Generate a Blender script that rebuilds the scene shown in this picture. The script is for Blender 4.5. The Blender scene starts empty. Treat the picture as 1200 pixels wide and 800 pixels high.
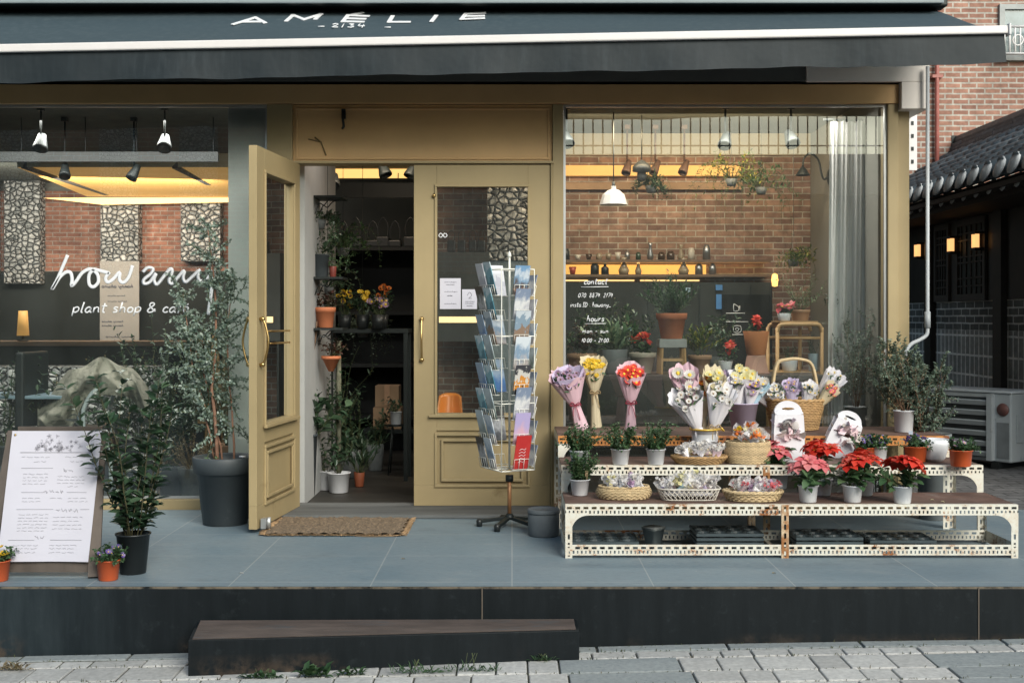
import bpy, math, random
from mathutils import Vector, Matrix
V = Vector
PI = math.pi
rnd = random.Random(11)
scene = bpy.context.scene
COL = scene.collection
F, CAMY, CAMZ, HOR = 1432.0, -7.5, 1.17, 373.0   # lens in photo pixels, camera depth and height, horizon row

def WX(px, y): return (px - 600) * (y - CAMY) / F
def WZ(py, y): return CAMZ + (HOR - py) * (y - CAMY) / F
def W(px, py, y): return V((WX(px, y), y, WZ(py, y)))
def ground_at(px, py, z):
    D = (CAMZ - z) * F / (py - HOR)
    return V(((px - 600) * D / F, D + CAMY, z))

# ------------------------------------------------------------------ materials
def newmat(name):
    m = bpy.data.materials.new(name); m.use_nodes = True
    nt = m.node_tree; b = nt.nodes['Principled BSDF']
    return m, nt, b
def N(nt, t, **k):
    n = nt.nodes.new(t)
    for a, v in k.items():
        if a.startswith('i_'):
            n.inputs[a[2:].replace('_', ' ')].default_value = v
        else: setattr(n, a, v)
    return n
def c4(c): return (c[0], c[1], c[2], 1)
def sc(c, k): return tuple(min(1, x * k) for x in c)
def mixc(nt, fac, a, b, mode='MIX'):
    n = nt.nodes.new('ShaderNodeMix'); n.data_type = 'RGBA'; n.blend_type = mode
    for sock, v in ((n.inputs[0], fac), (n.inputs[6], a), (n.inputs[7], b)):
        if hasattr(v, 'links') or isinstance(v, bpy.types.NodeSocket): nt.links.new(v, sock)
        elif isinstance(v, (int, float)): sock.default_value = v
        else: sock.default_value = c4(v)
    return n.outputs[2]
def mapr(nt, val, a, b, c=0.0, d=1.0):
    n = nt.nodes.new('ShaderNodeMapRange'); n.clamp = True
    nt.links.new(val, n.inputs[0])
    n.inputs[1].default_value = a; n.inputs[2].default_value = b
    n.inputs[3].default_value = c; n.inputs[4].default_value = d
    return n.outputs[0]
def ocoord(nt, scale=(1, 1, 1)):
    tc = nt.nodes.new('ShaderNodeTexCoord'); mp = nt.nodes.new('ShaderNodeMapping')
    nt.links.new(tc.outputs['Object'], mp.inputs[0]); mp.inputs['Scale'].default_value = scale
    return mp.outputs[0]
def noise(nt, vec, scale, detail=4, rough=.6):
    n = nt.nodes.new('ShaderNodeTexNoise'); nt.links.new(vec, n.inputs['Vector'])
    n.inputs['Scale'].default_value = scale; n.inputs['Detail'].default_value = detail; n.inputs['Roughness'].default_value = rough
    return n.outputs[0]
def bump(nt, b, h, strength=.3, dist=.01):
    n = nt.nodes.new('ShaderNodeBump'); n.inputs['Strength'].default_value = strength; n.inputs['Distance'].default_value = dist
    nt.links.new(h, n.inputs['Height']); nt.links.new(n.outputs[0], b.inputs['Normal'])
def island(nt): return nt.nodes.new('ShaderNodeNewGeometry').outputs['Random Per Island']

def M(name, col, rough=.6, metal=0, var=.18, scale=6, bmp=0, bscale=60, isl=0, stretch=(1, 1, 1), dirt=None, dirtlo=.55, spec=.5, coat=0):
    m, nt, b = newmat(name)
    vec = ocoord(nt, stretch)
    n1 = noise(nt, vec, scale)
    col_out = mixc(nt, mapr(nt, n1, .3, .7), sc(col, 1 - var), sc(col, 1 + var))
    if isl:
        v = mapr(nt, island(nt), 0, 1, 1 - isl, 1 + isl)
        hv = nt.nodes.new('ShaderNodeHueSaturation'); nt.links.new(v, hv.inputs['Value']); nt.links.new(col_out, hv.inputs['Color'])
        col_out = hv.outputs[0]
    if dirt:
        n2 = noise(nt, vec, scale * .7 + 1.3, 8, .7)
        col_out = mixc(nt, mapr(nt, n2, dirtlo, dirtlo + .12), col_out, dirt)
    nt.links.new(col_out, b.inputs['Base Color'])
    b.inputs['Roughness'].default_value = rough; b.inputs['Metallic'].default_value = metal
    b.inputs['Specular IOR Level'].default_value = spec
    if coat: b.inputs['Coat Weight'].default_value = coat; b.inputs['Coat Roughness'].default_value = .15
    if bmp: bump(nt, b, noise(nt, vec, bscale, 5), bmp, .006)
    return m

def leafmat(name, cols, rough=.45, trans=.25, spec=.4):
    m, nt, b = newmat(name)
    r = nt.nodes.new('ShaderNodeValToRGB'); nt.links.new(island(nt), r.inputs[0])
    e = r.color_ramp.elements
    while len(e) < len(cols): e.new(.5)
    for i, c in enumerate(cols):
        e[i].position = i / (len(cols) - 1); e[i].color = c4(c)
    n1 = noise(nt, ocoord(nt), 9, 2)
    co = mixc(nt, mapr(nt, n1, .35, .65, .4, 0), r.outputs[0], sc(cols[0], .45))
    nt.links.new(co, b.inputs['Base Color'])
    b.inputs['Roughness'].default_value = rough; b.inputs['Specular IOR Level'].default_value = spec
    t = nt.nodes.new('ShaderNodeBsdfTranslucent'); nt.links.new(r.outputs[0], t.inputs[0])
    mx = nt.nodes.new('ShaderNodeMixShader'); mx.inputs[0].default_value = trans
    nt.links.new(b.outputs[0], mx.inputs[1]); nt.links.new(t.outputs[0], mx.inputs[2])
    nt.links.new(mx.outputs[0], nt.nodes['Material Output'].inputs[0])
    return m

def brickmat(name, c1, c2, mortar, bw, bh, axis='xz', msize=.006, bstr=.6, dark=None, rough=.9, offset=.5, var=.35):
    m, nt, b = newmat(name)
    tc = nt.nodes.new('ShaderNodeTexCoord'); sp = nt.nodes.new('ShaderNodeSeparateXYZ'); cb = nt.nodes.new('ShaderNodeCombineXYZ')
    nt.links.new(tc.outputs['Object'], sp.inputs[0])
    nt.links.new(sp.outputs['XYZ'.index(axis[0].upper())], cb.inputs[0]); nt.links.new(sp.outputs['XYZ'.index(axis[1].upper())], cb.inputs[1])
    wob = nt.nodes.new('ShaderNodeTexNoise'); nt.links.new(cb.outputs[0], wob.inputs['Vector']); wob.inputs['Scale'].default_value = 7
    va = nt.nodes.new('ShaderNodeVectorMath'); va.operation = 'MULTIPLY_ADD'
    nt.links.new(wob.outputs['Color'], va.inputs[0]); va.inputs[1].default_value = (.008, .008, 0); nt.links.new(cb.outputs[0], va.inputs[2])
    br = nt.nodes.new('ShaderNodeTexBrick'); nt.links.new(va.outputs[0], br.inputs['Vector'])
    br.inputs['Scale'].default_value = 1; br.inputs['Brick Width'].default_value = bw; br.inputs['Row Height'].default_value = bh
    br.inputs['Mortar Size'].default_value = msize; br.inputs['Mortar Smooth'].default_value = .25; br.offset = offset
    br.inputs['Color1'].default_value = c4(c1); br.inputs['Color2'].default_value = c4(c2); br.inputs['Mortar'].default_value = c4(mortar)
    n2 = noise(nt, cb.outputs[0], 14, 5)
    n3 = noise(nt, cb.outputs[0], 1.1, 3)
    k = nt.nodes.new('ShaderNodeMath'); k.operation = 'MULTIPLY'
    nt.links.new(mapr(nt, n2, .3, .7, 1 - var, 1 + var), k.inputs[0]); nt.links.new(mapr(nt, n3, .35, .65, .75, 1.2), k.inputs[1])
    hv = nt.nodes.new('ShaderNodeHueSaturation'); nt.links.new(k.outputs[0], hv.inputs['Value']); nt.links.new(br.outputs[0], hv.inputs['Color'])
    nt.links.new(hv.outputs[0], b.inputs['Base Color']); b.inputs['Roughness'].default_value = rough
    ad = nt.nodes.new('ShaderNodeMath'); ad.operation = 'MULTIPLY_ADD'
    nt.links.new(br.outputs['Fac'], ad.inputs[0]); ad.inputs[1].default_value = -1; nt.links.new(n2, ad.inputs[2])
    bump(nt, b, ad.outputs[0], bstr, .008)
    return m

def glassmat(name, refl=.2, tint=(.9, .95, .93), rough=0.0, haze=.032):
    m, nt, b = newmat(name); nt.nodes.remove(b)
    t = N(nt, 'ShaderNodeBsdfTransparent'); t.inputs[0].default_value = c4(tint)
    g = N(nt, 'ShaderNodeBsdfGlossy'); g.inputs['Roughness'].default_value = rough; g.inputs[0].default_value = (.97, 1, 1, 1)
    fr = N(nt, 'ShaderNodeFresnel'); fr.inputs[0].default_value = 1.5
    ad = N(nt, 'ShaderNodeMath', operation='ADD'); ad.inputs[1].default_value = refl; ad.use_clamp = True
    nt.links.new(fr.outputs[0], ad.inputs[0])
    mx = N(nt, 'ShaderNodeMixShader'); nt.links.new(ad.outputs[0], mx.inputs[0])
    nt.links.new(t.outputs[0], mx.inputs[1]); nt.links.new(g.outputs[0], mx.inputs[2])
    # pale haze of street reflections, mixed in as an uneven diffuse veil
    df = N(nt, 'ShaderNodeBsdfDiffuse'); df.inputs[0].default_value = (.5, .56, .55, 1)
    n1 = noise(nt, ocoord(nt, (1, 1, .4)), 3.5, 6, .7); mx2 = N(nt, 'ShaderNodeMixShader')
    nt.links.new(mapr(nt, n1, .35, .75, haze * .5, haze * 1.6), mx2.inputs[0]); nt.links.new(mx.outputs[0], mx2.inputs[1]); nt.links.new(df.outputs[0], mx2.inputs[2])
    nt.links.new(mx2.outputs[0], nt.nodes['Material Output'].inputs[0])
    return m
def emit(name, col, s):
    m, nt, b = newmat(name)
    b.inputs['Base Color'].default_value = c4(col); b.inputs['Emission Color'].default_value = c4(col); b.inputs['Emission Strength'].default_value = s
    return m
def cello(name, tint=(.95, .95, .97), a=.35, white=(.8, .8, .82)):
    m, nt, b = newmat(name)
    b.inputs['Base Color'].default_value = c4(white); b.inputs['Roughness'].default_value = .25
    t = N(nt, 'ShaderNodeBsdfTransparent'); mx = N(nt, 'ShaderNodeMixShader'); mx.inputs[0].default_value = a
    nt.links.new(t.outputs[0], mx.inputs[1]); nt.links.new(b.outputs[0], mx.inputs[2])
    nt.links.new(mx.outputs[0], nt.nodes['Material Output'].inputs[0])
    return m

# ------------------------------------------------------------------ mesh builder
class MB:
    def __init__(s): s.v = []; s.f = []; s.m = []; s.s = []
    def add(s, vs, fs, m=0, sm=False):
        o = len(s.v); s.v += [tuple(p) for p in vs]
        for f in fs: s.f.append(tuple(i + o for i in f)); s.m.append(m); s.s.append(sm)
        return s
    def box(s, x0, x1, y0, y1, z0, z1, m=0):
        return s.add([(x0, y0, z0), (x1, y0, z0), (x1, y1, z0), (x0, y1, z0), (x0, y0, z1), (x1, y0, z1), (x1, y1, z1), (x0, y1, z1)],
                     [(0, 3, 2, 1), (4, 5, 6, 7), (0, 1, 5, 4), (1, 2, 6, 5), (2, 3, 7, 6), (3, 0, 4, 7)], m)
    def bar(s, a, b, w, h, m=0, up=V((0, 0, 1))):
        a = V(a); b = V(b); d = (b - a).normalized(); x = d.cross(up)
        if x.length < 1e-4: x = d.cross(V((0, 1, 0)))
        x.normalize(); u = x.cross(d)
        vs = [p + x * i * w / 2 + u * j * h / 2 for p in (a, b) for i, j in ((-1, -1), (1, -1), (1, 1), (-1, 1))]
        return s.add(vs, [(0, 3, 2, 1)[::-1], (4, 5, 6, 7)[::-1], (0, 1, 5, 4)[::-1], (1, 2, 6, 5)[::-1], (2, 3, 7, 6)[::-1], (3, 0, 4, 7)[::-1]], m)
    def quad(s, a, b, c, d, m=0): return s.add([a, b, c, d], [(0, 1, 2, 3)], m)
    def tube(s, pts, r, n=6, m=0, closed=False):
        pts = [V(p) for p in pts]; k = len(pts)
        if k < 2: return s
        rs = r if isinstance(r, (list, tuple)) else [r] * k
        vs = []; prev = None
        for i, p in enumerate(pts):
            if closed: d = pts[(i + 1) % k] - pts[i - 1]
            else: d = pts[min(i + 1, k - 1)] - pts[max(i - 1, 0)]
            if d.length < 1e-7: d = V((0, 0, 1))
            d.normalize()
            if prev is None:
                x = d.cross(V((0, 0, 1)))
                if x.length < .05: x = d.cross(V((0, 1, 0)))
            else:
                x = prev - d * prev.dot(d)
                if x.length < 1e-4: x = d.cross(V((.3, 1, .2)))
            x.normalize(); prev = x; u = d.cross(x)
            for j in range(n):
                a = 2 * PI * j / n; vs.append(p + x * math.cos(a) * rs[i] + u * math.sin(a) * rs[i])
        fs = []
        for i in range(k if closed else k - 1):
            for j in range(n):
                i2 = (i + 1) % k
                fs.append((i * n + j, i * n + (j + 1) % n, i2 * n + (j + 1) % n, i2 * n + j))
        if not closed: fs.append(tuple(range(n))[::-1]); fs.append(tuple((k - 1) * n + j for j in range(n)))
        return s.add(vs, fs, m, True)
    def lathe(s, prof, n=24, c=(0, 0, 0), m=0, sx=1, sy=1, sm=True):
        vs = []; 
        for r, z in prof:
            for j in range(n):
                a = 2 * PI * j / n; vs.append((c[0] + r * sx * math.cos(a), c[1] + r * sy * math.sin(a), c[2] + z))
        fs = []
        for i in range(len(prof) - 1):
            for j in range(n): fs.append((i * n + j, i * n + (j + 1) % n, (i + 1) * n + (j + 1) % n, (i + 1) * n + j))
        if prof[0][0] > 1e-5: fs.append(tuple(range(n))[::-1])
        if prof[-1][0] > 1e-5: fs.append(tuple((len(prof) - 1) * n + j for j in range(n)))
        return s.add(vs, fs, m, sm)
    def leaf(s, p, d, nrm, L, w, m=0, fold=.25, curl=.2, tip=.55):
        d = d.normalized(); x = d.cross(nrm)
        if x.length < 1e-4: x = d.cross(V((.2, .3, 1)))
        x.normalize(); u = x.cross(d)
        a = p; b = p + d * L * .5 + u * L * curl * .3; c = p + d * L - u * L * curl * .5
        l1 = p + d * L * .3 + x * w * .45 + u * w * fold; l2 = p + d * L * .68 + x * w * tip * .72 + u * w * fold * .8
        r1 = p + d * L * .3 - x * w * .45 + u * w * fold; r2 = p + d * L * .68 - x * w * tip * .72 + u * w * fold * .8
        return s.add([a, l1, l2, c, r2, r1, b], [(0, 1, 2, 6), (6, 2, 3), (0, 6, 4, 5), (6, 3, 4)], m, True)
    def ball(s, c, r, n=8, k=5, m=0, sz=1):
        return s.lathe([(r * math.sin(PI * i / k), -r * sz * math.cos(PI * i / k)) for i in range(k + 1)], n, c, m)
    def xf(s, mt): s.v = [tuple(mt @ V(p)) for p in s.v]; return s
    def build(s, name, mats, parent=None, bevel=0, loc=None):
        me = bpy.data.meshes.new(name); me.from_pydata(s.v, [], s.f)
        if not isinstance(mats, (list, tuple)): mats = [mats]
        for m in mats: me.materials.append(m)
        me.polygons.foreach_set('material_index', s.m); me.polygons.foreach_set('use_smooth', s.s)
        me.validate(clean_customdata=False); me.update()
        o = bpy.data.objects.new(name, me); COL.objects.link(o)
        if parent: o.parent = parent
        if loc: o.location = loc
        if bevel:
            b = o.modifiers.new('bevel', 'BEVEL'); b.width = bevel; b.segments = 2; b.limit_method = 'ANGLE'
        return o

def thing(name, label, cat, loc=(0, 0, 0), rz=0, group=None, scale=1):
    o = bpy.data.objects.new(name, None); COL.objects.link(o); o.empty_display_size = .05
    o.location = loc; o.rotation_euler = (0, 0, rz); o.scale = (scale,) * 3
    o['label'] = label; o['category'] = cat
    if group: o['group'] = group
    return o
def tag(o, label, cat, group=None, kind=None):
    o['label'] = label; o['category'] = cat
    if group: o['group'] = group
    if kind: o['kind'] = kind
    return o
def struct(o): o['kind'] = 'structure'; return o

# handwriting: every glyph is a few pen strokes on a unit em
G = {
 'p': (.55, [[(.12, .5), (.05, -.35)], [(.12, .4), (.3, .52), (.45, .4), (.4, .12), (.22, .0), (.1, .1)]]),
 'l': (.3, [[(.2, 1), (.12, .4), (.1, .05), (.2, 0)]]),
 'a': (.55, [[(.42, .42), (.28, .52), (.1, .35), (.08, .1), (.22, 0), (.38, .2), (.44, .48), (.4, .1), (.5, 0)]]),
 'n': (.55, [[(.12, .5), (.08, 0)], [(.1, .3), (.25, .5), (.4, .42), (.4, .15), (.46, 0)]]),
 't': (.45, [[(.25, .9), (.18, .3), (.2, .05), (.32, 0)], [(.05, .6), (.42, .64)]]),
 's': (.45, [[(.4, .45), (.22, .52), (.12, .38), (.32, .22), (.32, .05), (.08, .02)]]),
 'h': (.55, [[(.18, 1), (.08, 0)], [(.1, .3), (.26, .5), (.4, .4), (.4, .1), (.46, 0)]]),
 'o': (.5, [[(.26, .5), (.1, .38), (.08, .12), (.22, 0), (.38, .1), (.42, .36), (.26, .5)]]),
 '&': (.7, [[(.6, .1), (.4, .3), (.15, .65), (.2, .9), (.4, .9), (.42, .7), (.15, .4), (.05, .15), (.2, 0), (.42, .1), (.55, .35)]]),
 'c': (.45, [[(.4, .42), (.26, .52), (.1, .35), (.08, .12), (.22, 0), (.4, .08)]]),
 'f': (.4, [[(.4, .95), (.28, 1), (.2, .8), (.12, -.1)], [(.04, .55), (.34, .58)]]),
 'e': (.5, [[(.1, .28), (.36, .32), (.36, .46), (.22, .52), (.08, .32), (.12, .05), (.3, 0), (.42, .1)]]),
 'r': (.42, [[(.12, .5), (.08, 0)], [(.1, .28), (.22, .46), (.38, .48)]]),
 'u': (.55, [[(.12, .5), (.08, .15), (.2, 0), (.36, .15), (.44, .5), (.4, .1), (.48, 0)]]),
 'm': (.75, [[(.1, .5), (.07, 0)], [(.09, .3), (.22, .5), (.32, .4), (.3, 0)], [(.32, .3), (.48, .5), (.58, .4), (.58, 0)]]),
 'i': (.25, [[(.14, .5), (.1, .05), (.18, 0)], [(.18, .72), (.19, .76)]]),
 'y': (.5, [[(.1, .5), (.1, .2), (.26, .1), (.4, .3)], [(.44, .5), (.34, .0), (.1, -.35)]]),
 'w': (.7, [[(.08, .5), (.08, .12), (.2, 0), (.34, .3), (.36, .05), (.5, .02), (.62, .5)]]),
 'g': (.5, [[(.4, .42), (.25, .5), (.1, .3), (.2, .05), (.38, .25), (.42, .48), (.34, -.2), (.1, -.32)]]),
 'I': (.4, [[(.24, .9), (.16, 0)], [(.08, .9), (.42, .92)], [(0, 0), (.32, .02)]]),
 'D': (.6, [[(.2, .9), (.1, 0), (.4, .1), (.56, .5), (.4, .85), (.12, .9)]]),
 '0': (.5, [[(.3, .9), (.12, .6), (.1, .2), (.24, 0), (.4, .25), (.44, .7), (.3, .9)]]),
 '1': (.3, [[(.24, .9), (.12, 0)]]),
 '2': (.5, [[(.14, .7), (.3, .9), (.42, .7), (.1, .04), (.42, .04)]]),
 '3': (.5, [[(.14, .85), (.4, .85), (.22, .5), (.4, .3), (.26, .02), (.06, .08)]]),
 '4': (.5, [[(.2, .9), (.08, .4), (.44, .44)], [(.38, .8), (.28, 0)]]),
 '7': (.5, [[(.1, .88), (.45, .9), (.2, 0)]]),
 '8': (.5, [[(.38, .8), (.22, .9), (.14, .7), (.36, .35), (.3, .04), (.12, .06), (.12, .3), (.38, .7)]]),
 '9': (.5, [[(.4, .65), (.2, .5), (.14, .75), (.34, .9), (.42, .7), (.3, 0)]]),
 '.': (.22, [[(.08, .02), (.1, .05)]]), ':': (.25, [[(.1, .1), (.11, .14)], [(.14, .5), (.15, .54)]]),
 '-': (.5, [[(.08, .35), (.42, .37)]]), '_': (.5, [[(.0, 0), (.45, 0)]]), ' ': (.35, []),
 'é': (.5, [[(.1, .28), (.36, .32), (.36, .46), (.22, .52), (.08, .32), (.12, .05), (.3, 0), (.42, .1)], [(.22, .68), (.34, .85)]]),
 'b': (.5, [[(.16, 1), (.08, .05), (.3, 0), (.42, .25), (.3, .5), (.12, .35)]]),
 'd': (.5, [[(.4, .42), (.2, .5), (.08, .2), (.22, 0), (.38, .2), (.5, 1), (.4, .1), (.5, 0)]]),
 'k': (.5, [[(.16, 1), (.08, 0)], [(.42, .5), (.12, .25), (.42, 0)]]),
}
def smooth(pts, k=4):
    if len(pts) < 3: return pts
    P = [pts[0]] + list(pts) + [pts[-1]]; out = []
    for i in range(1, len(P) - 2):
        for j in range(k):
            t = j / k; a, b, c, d = P[i - 1], P[i], P[i + 1], P[i + 2]
            out.append(tuple(.5 * (2 * b[q] + (c[q] - a[q]) * t + (2 * a[q] - 5 * b[q] + 4 * c[q] - d[q]) * t * t + (3 * b[q] - a[q] - 3 * c[q] + d[q]) * t ** 3) for q in range(len(b))))
    out.append(P[-1]); return out
def pen(mb, strokes, to3, r, k=4, flat=None, m=0):
    for st in strokes:
        mb.tube([to3(*p) for p in smooth(st, k)], r, 5, m)
def write(mb, text, x, z, h, r, to3, slant=.12, fit=None, k=3, m=0):
    wid = sum(G.get(ch, G['o'])[0] for ch in text) * h
    kx = fit / wid if fit else 1
    for ch in text:
        adv, st = G.get(ch, G['o'])
        pen(mb, [[(x + (a + slant * b) * h * kx, z + b * h) for a, b in s_] for s_ in st], to3, r, k, m=m)
        x += adv * h * kx
# ================================================================== MATERIALS
GOLD = M('ochre_paint', (.355, .276, .15), .5, var=.07, scale=2.5, bmp=.06, bscale=30, dirt=(.24, .18, .09), dirtlo=.6, spec=.3)
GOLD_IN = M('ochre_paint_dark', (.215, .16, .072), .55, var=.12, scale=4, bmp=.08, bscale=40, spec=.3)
GOLD_BOUNCE = M('ochre_paint_bounce', (.60, .385, .185), .5, var=.08, scale=2.5, bmp=.06, bscale=30, spec=.3)  # warm bounce light under the awning, painted into the ochre
SILVER = M('aluminium', (.55, .56, .56), .35, .7, .05)
def awnmat(name, col, streak):
    m, nt, b = newmat(name)
    v = ocoord(nt, (1, 1, .12)); n1 = noise(nt, v, 26, 3); n2 = noise(nt, ocoord(nt), 1.6, 3)
    k = N(nt, 'ShaderNodeMath', operation='MULTIPLY'); nt.links.new(mapr(nt, n1, .45, .8), k.inputs[0]); nt.links.new(mapr(nt, n2, .35, .65, .2, 1), k.inputs[1])
    co = mixc(nt, k.outputs[0], col, streak)
    nt.links.new(co, b.inputs['Base Color']); b.inputs['Roughness'].default_value = .62; b.inputs['Specular IOR Level'].default_value = .35
    bump(nt, b, noise(nt, ocoord(nt), 4, 3), .25, .03); return m
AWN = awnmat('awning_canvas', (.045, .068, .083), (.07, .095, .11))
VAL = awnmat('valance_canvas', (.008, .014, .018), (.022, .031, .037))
WHITE_P = M('white_paint', (.72, .71, .72), .45, var=.05)
DARK = M('dark_metal', (.012, .017, .017), .5, .2)
BLACK_PL = M('black_plastic', (.014, .017, .018), .42, var=.2, spec=.5)
BRASS = M('brass', (.55, .38, .16), .3, 1, .12)
PLASTER = M('plaster', (.86, .86, .84), .85, var=.06)
GREYWALL = M('interior_plaster', (.23, .225, .2), .9, var=.1, scale=2)
DARKWALL = M('interior_dark', (.018, .022, .02), .8, var=.3, scale=2)
CEIL = M('interior_ceiling', (.12, .13, .115), .8)
WOOD = M('pine_wood', (.52, .32, .15), .55, var=.2, scale=5, stretch=(1, 1, .12))
WOODX = M('aged_wood', (.17, .12, .085), .75, var=.35, scale=9, stretch=(.15, 1, 1), bmp=.3, bscale=30)
DWOOD = M('dark_floorboard', (.03, .028, .024), .55, var=.35, scale=9, stretch=(.15, 1, 1), bmp=.2)
TERRA = M('terracotta', (.52, .17, .075), .75, var=.1, scale=12, bmp=.08)
TAN = M('tan_clay', (.42, .25, .15), .8, var=.12, scale=10)
PINKCLAY = M('pink_clay', (.47, .27, .21), .8, var=.1)
CREAM = M('cream_pot', (.5, .44, .36), .6, var=.08)
GREYPOT = M('grey_pot', (.16, .175, .18), .6, var=.12)
DKPOT = M('charcoal_pot', (.055, .066, .073), .55, var=.15, scale=5, bmp=.08, bscale=20, dirt=(.13, .14, .14), dirtlo=.62)
WPOT = M('white_plastic', (.66, .67, .7), .4, var=.04)
ORPOT = M('orange_plastic', (.62, .115, .035), .4, var=.06)
SOIL = M('potting_soil', (.03, .02, .013), .95, var=.5, scale=60, bmp=.6, bscale=120)
CONC = M('grey_concrete', (.11, .125, .135), .8, var=.15, scale=8, bmp=.2, dirt=(.18, .19, .2), dirtlo=.62)
VINYL = M('white_vinyl', (.74, .75, .78), .5, var=0)
INK = M('grey_ink', (.16, .16, .19), .8, var=.1)
PAPER = M('white_paper', (.54, .53, .60), .7, var=.02)
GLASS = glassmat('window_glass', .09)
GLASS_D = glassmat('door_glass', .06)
LED = emit('warm_strip', (1, .62, .24), 1.8)
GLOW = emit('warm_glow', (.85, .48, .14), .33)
# leaves
L_DARK = leafmat('dark_leaves', [(.025, .055, .03), (.045, .09, .048), (.09, .15, .085)], .3, .15, .6)
L_MID = leafmat('mid_green_leaves', [(.04, .095, .04), (.075, .15, .065), (.13, .21, .10)], .45)
L_EUC = leafmat('blue_green_leaves', [(.12, .18, .14), (.26, .34, .28), (.45, .52, .46)], .6, .2)
L_GREY = leafmat('grey_green_leaves', [(.08, .12, .085), (.16, .22, .16), (.27, .33, .26)], .6, .2)
L_VAR = leafmat('variegated_leaves', [(.05, .11, .05), (.13, .22, .11), (.42, .48, .3)], .5)
L_YEL = leafmat('yellow_green_leaves', [(.04, .09, .025), (.1, .15, .03), (.42, .36, .05)], .5)
L_DRY = leafmat('dry_flowers', [(.2, .15, .08), (.38, .3, .17), (.55, .47, .32)], .8)
P_RED = leafmat('red_bracts', [(.6, .03, .02), (.82, .06, .035), (.9, .14, .08)], .5)
P_PINK = leafmat('pink_bracts', [(.68, .10, .13), (.8, .2, .22), (.82, .32, .32)], .5)
P_PURP = leafmat('purple_petals', [(.1, .06, .25), (.22, .14, .45), (.42, .34, .62)], .6)
P_YEL = leafmat('yellow_petals', [(.7, .42, .02), (.8, .55, .03), (.85, .65, .1)], .6)
P_ORG = leafmat('orange_petals', [(.6, .12, .02), (.75, .2, .03), (.8, .3, .05)], .6)
P_WHT = leafmat('cream_petals', [(.65, .6, .55), (.75, .72, .68), (.8, .78, .78)], .7)
P_MAU = leafmat('mauve_petals', [(.35, .2, .33), (.5, .35, .5), (.62, .5, .62)], .7)
P_LYEL = leafmat('pale_yellow_petals', [(.75, .68, .3), (.8, .75, .45), (.82, .8, .6)], .7)
BARK = M('bark', (.17, .1, .06), .85, var=.35, scale=20, bmp=.4)
GSTEM = M('green_stem', (.07, .09, .035), .7, var=.3)
# white enamel with rust
def rustmat():
    m, nt, b = newmat('rusty_white_enamel')
    v = ocoord(nt); n1 = noise(nt, v, 5.5, 9, .72); n2 = noise(nt, v, 40, 5, .7)
    ad = N(nt, 'ShaderNodeMath', operation='MULTIPLY_ADD'); nt.links.new(n2, ad.inputs[0]); ad.inputs[1].default_value = .35; nt.links.new(n1, ad.inputs[2])
    f = mapr(nt, ad.outputs[0], .765, .82)
    ru = mixc(nt, mapr(nt, n2, .35, .65), (.1, .035, .012), (.36, .13, .035))
    stain = mixc(nt, mapr(nt, ad.outputs[0], .66, .82, 0, .5), (.68, .66, .58), (.5, .3, .14))
    nt.links.new(mixc(nt, f, stain, ru), b.inputs['Base Color']); b.inputs['Roughness'].default_value = .5
    bump(nt, b, f, .4, .003); return m
RUST = rustmat()
def orangerust():
    m = M('orange_rust', (.5, .2, .05), .7, var=.35, scale=14, dirt=(.16, .05, .02), dirtlo=.52); return m
ORUST = orangerust()
RUSTDECK = M('rusted_deck', (.12, .068, .052), .75, var=.35, scale=5, bmp=.35, bscale=50, dirt=(.2, .15, .13), dirtlo=.56)

# ================================================================== GROUND
def slate_top():
    m, nt, b = newmat('slate_slabs')
    tc = nt.nodes.new('ShaderNodeTexCoord'); mp = nt.nodes.new('ShaderNodeMapping'); nt.links.new(tc.outputs['Object'], mp.inputs[0])
    mp.inputs['Rotation'].default_value = (0, 0, 0.0); mp.inputs['Location'].default_value = (.62, .27, 0)
    br = nt.nodes.new('ShaderNodeTexBrick'); nt.links.new(mp.outputs[0], br.inputs['Vector']); br.offset = 0
    br.inputs['Scale'].default_value = 1; br.inputs['Brick Width'].default_value = .62; br.inputs['Row Height'].default_value = .6
    br.inputs['Mortar Size'].default_value = .0032; br.inputs['Mortar Smooth'].default_value = .3
    br.inputs['Color1'].default_value = (.15, .212, .255, 1); br.inputs['Color2'].default_value = (.17, .235, .278, 1); br.inputs['Mortar'].default_value = (.2, .23, .25, 1)
    v = ocoord(nt); n1 = noise(nt, v, 2.2, 8, .65); n2 = noise(nt, ocoord(nt, (1, 3, 1)), 22, 6, .7)
    k = mixc(nt, mapr(nt, n1, .35, .68, 0, .6), br.outputs[0], (.22, .255, .27))
    k = mixc(nt, mapr(nt, n2, .48, .72, 0, .6), k, (.105, .14, .16))
    n4 = noise(nt, ocoord(nt, (1, 2.2, 1)), 1.3, 9, .75); n5 = noise(nt, ocoord(nt, (1, .25, 1)), 60, 3, .8)
    k = mixc(nt, mapr(nt, n4, .56, .66, 0, .45), k, (.28, .31, .32)); k = mixc(nt, mapr(nt, n4, .42, .34, 0, .5), k, (.10, .13, .15)); k = mixc(nt, mapr(nt, n5, .62, .75, 0, .35), k, (.30, .33, .34))
    vsp = N(nt, 'ShaderNodeTexVoronoi'); nt.links.new(ocoord(nt), vsp.inputs['Vector']); vsp.inputs['Scale'].default_value = 9; k = mixc(nt, mapr(nt, vsp.outputs[0], .045, .03, 0, .6), k, (.42, .43, .42)); k = mixc(nt, mapr(nt, br.outputs['Fac'], 0, 1, 0, .75), k, (.34, .37, .38))
    nt.links.new(k, b.inputs['Base Color']); nt.links.new(mapr(nt, n1, .3, .7, .42, .7), b.inputs['Roughness'])
    bump(nt, b, n2, .25, .004); return m
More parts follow.
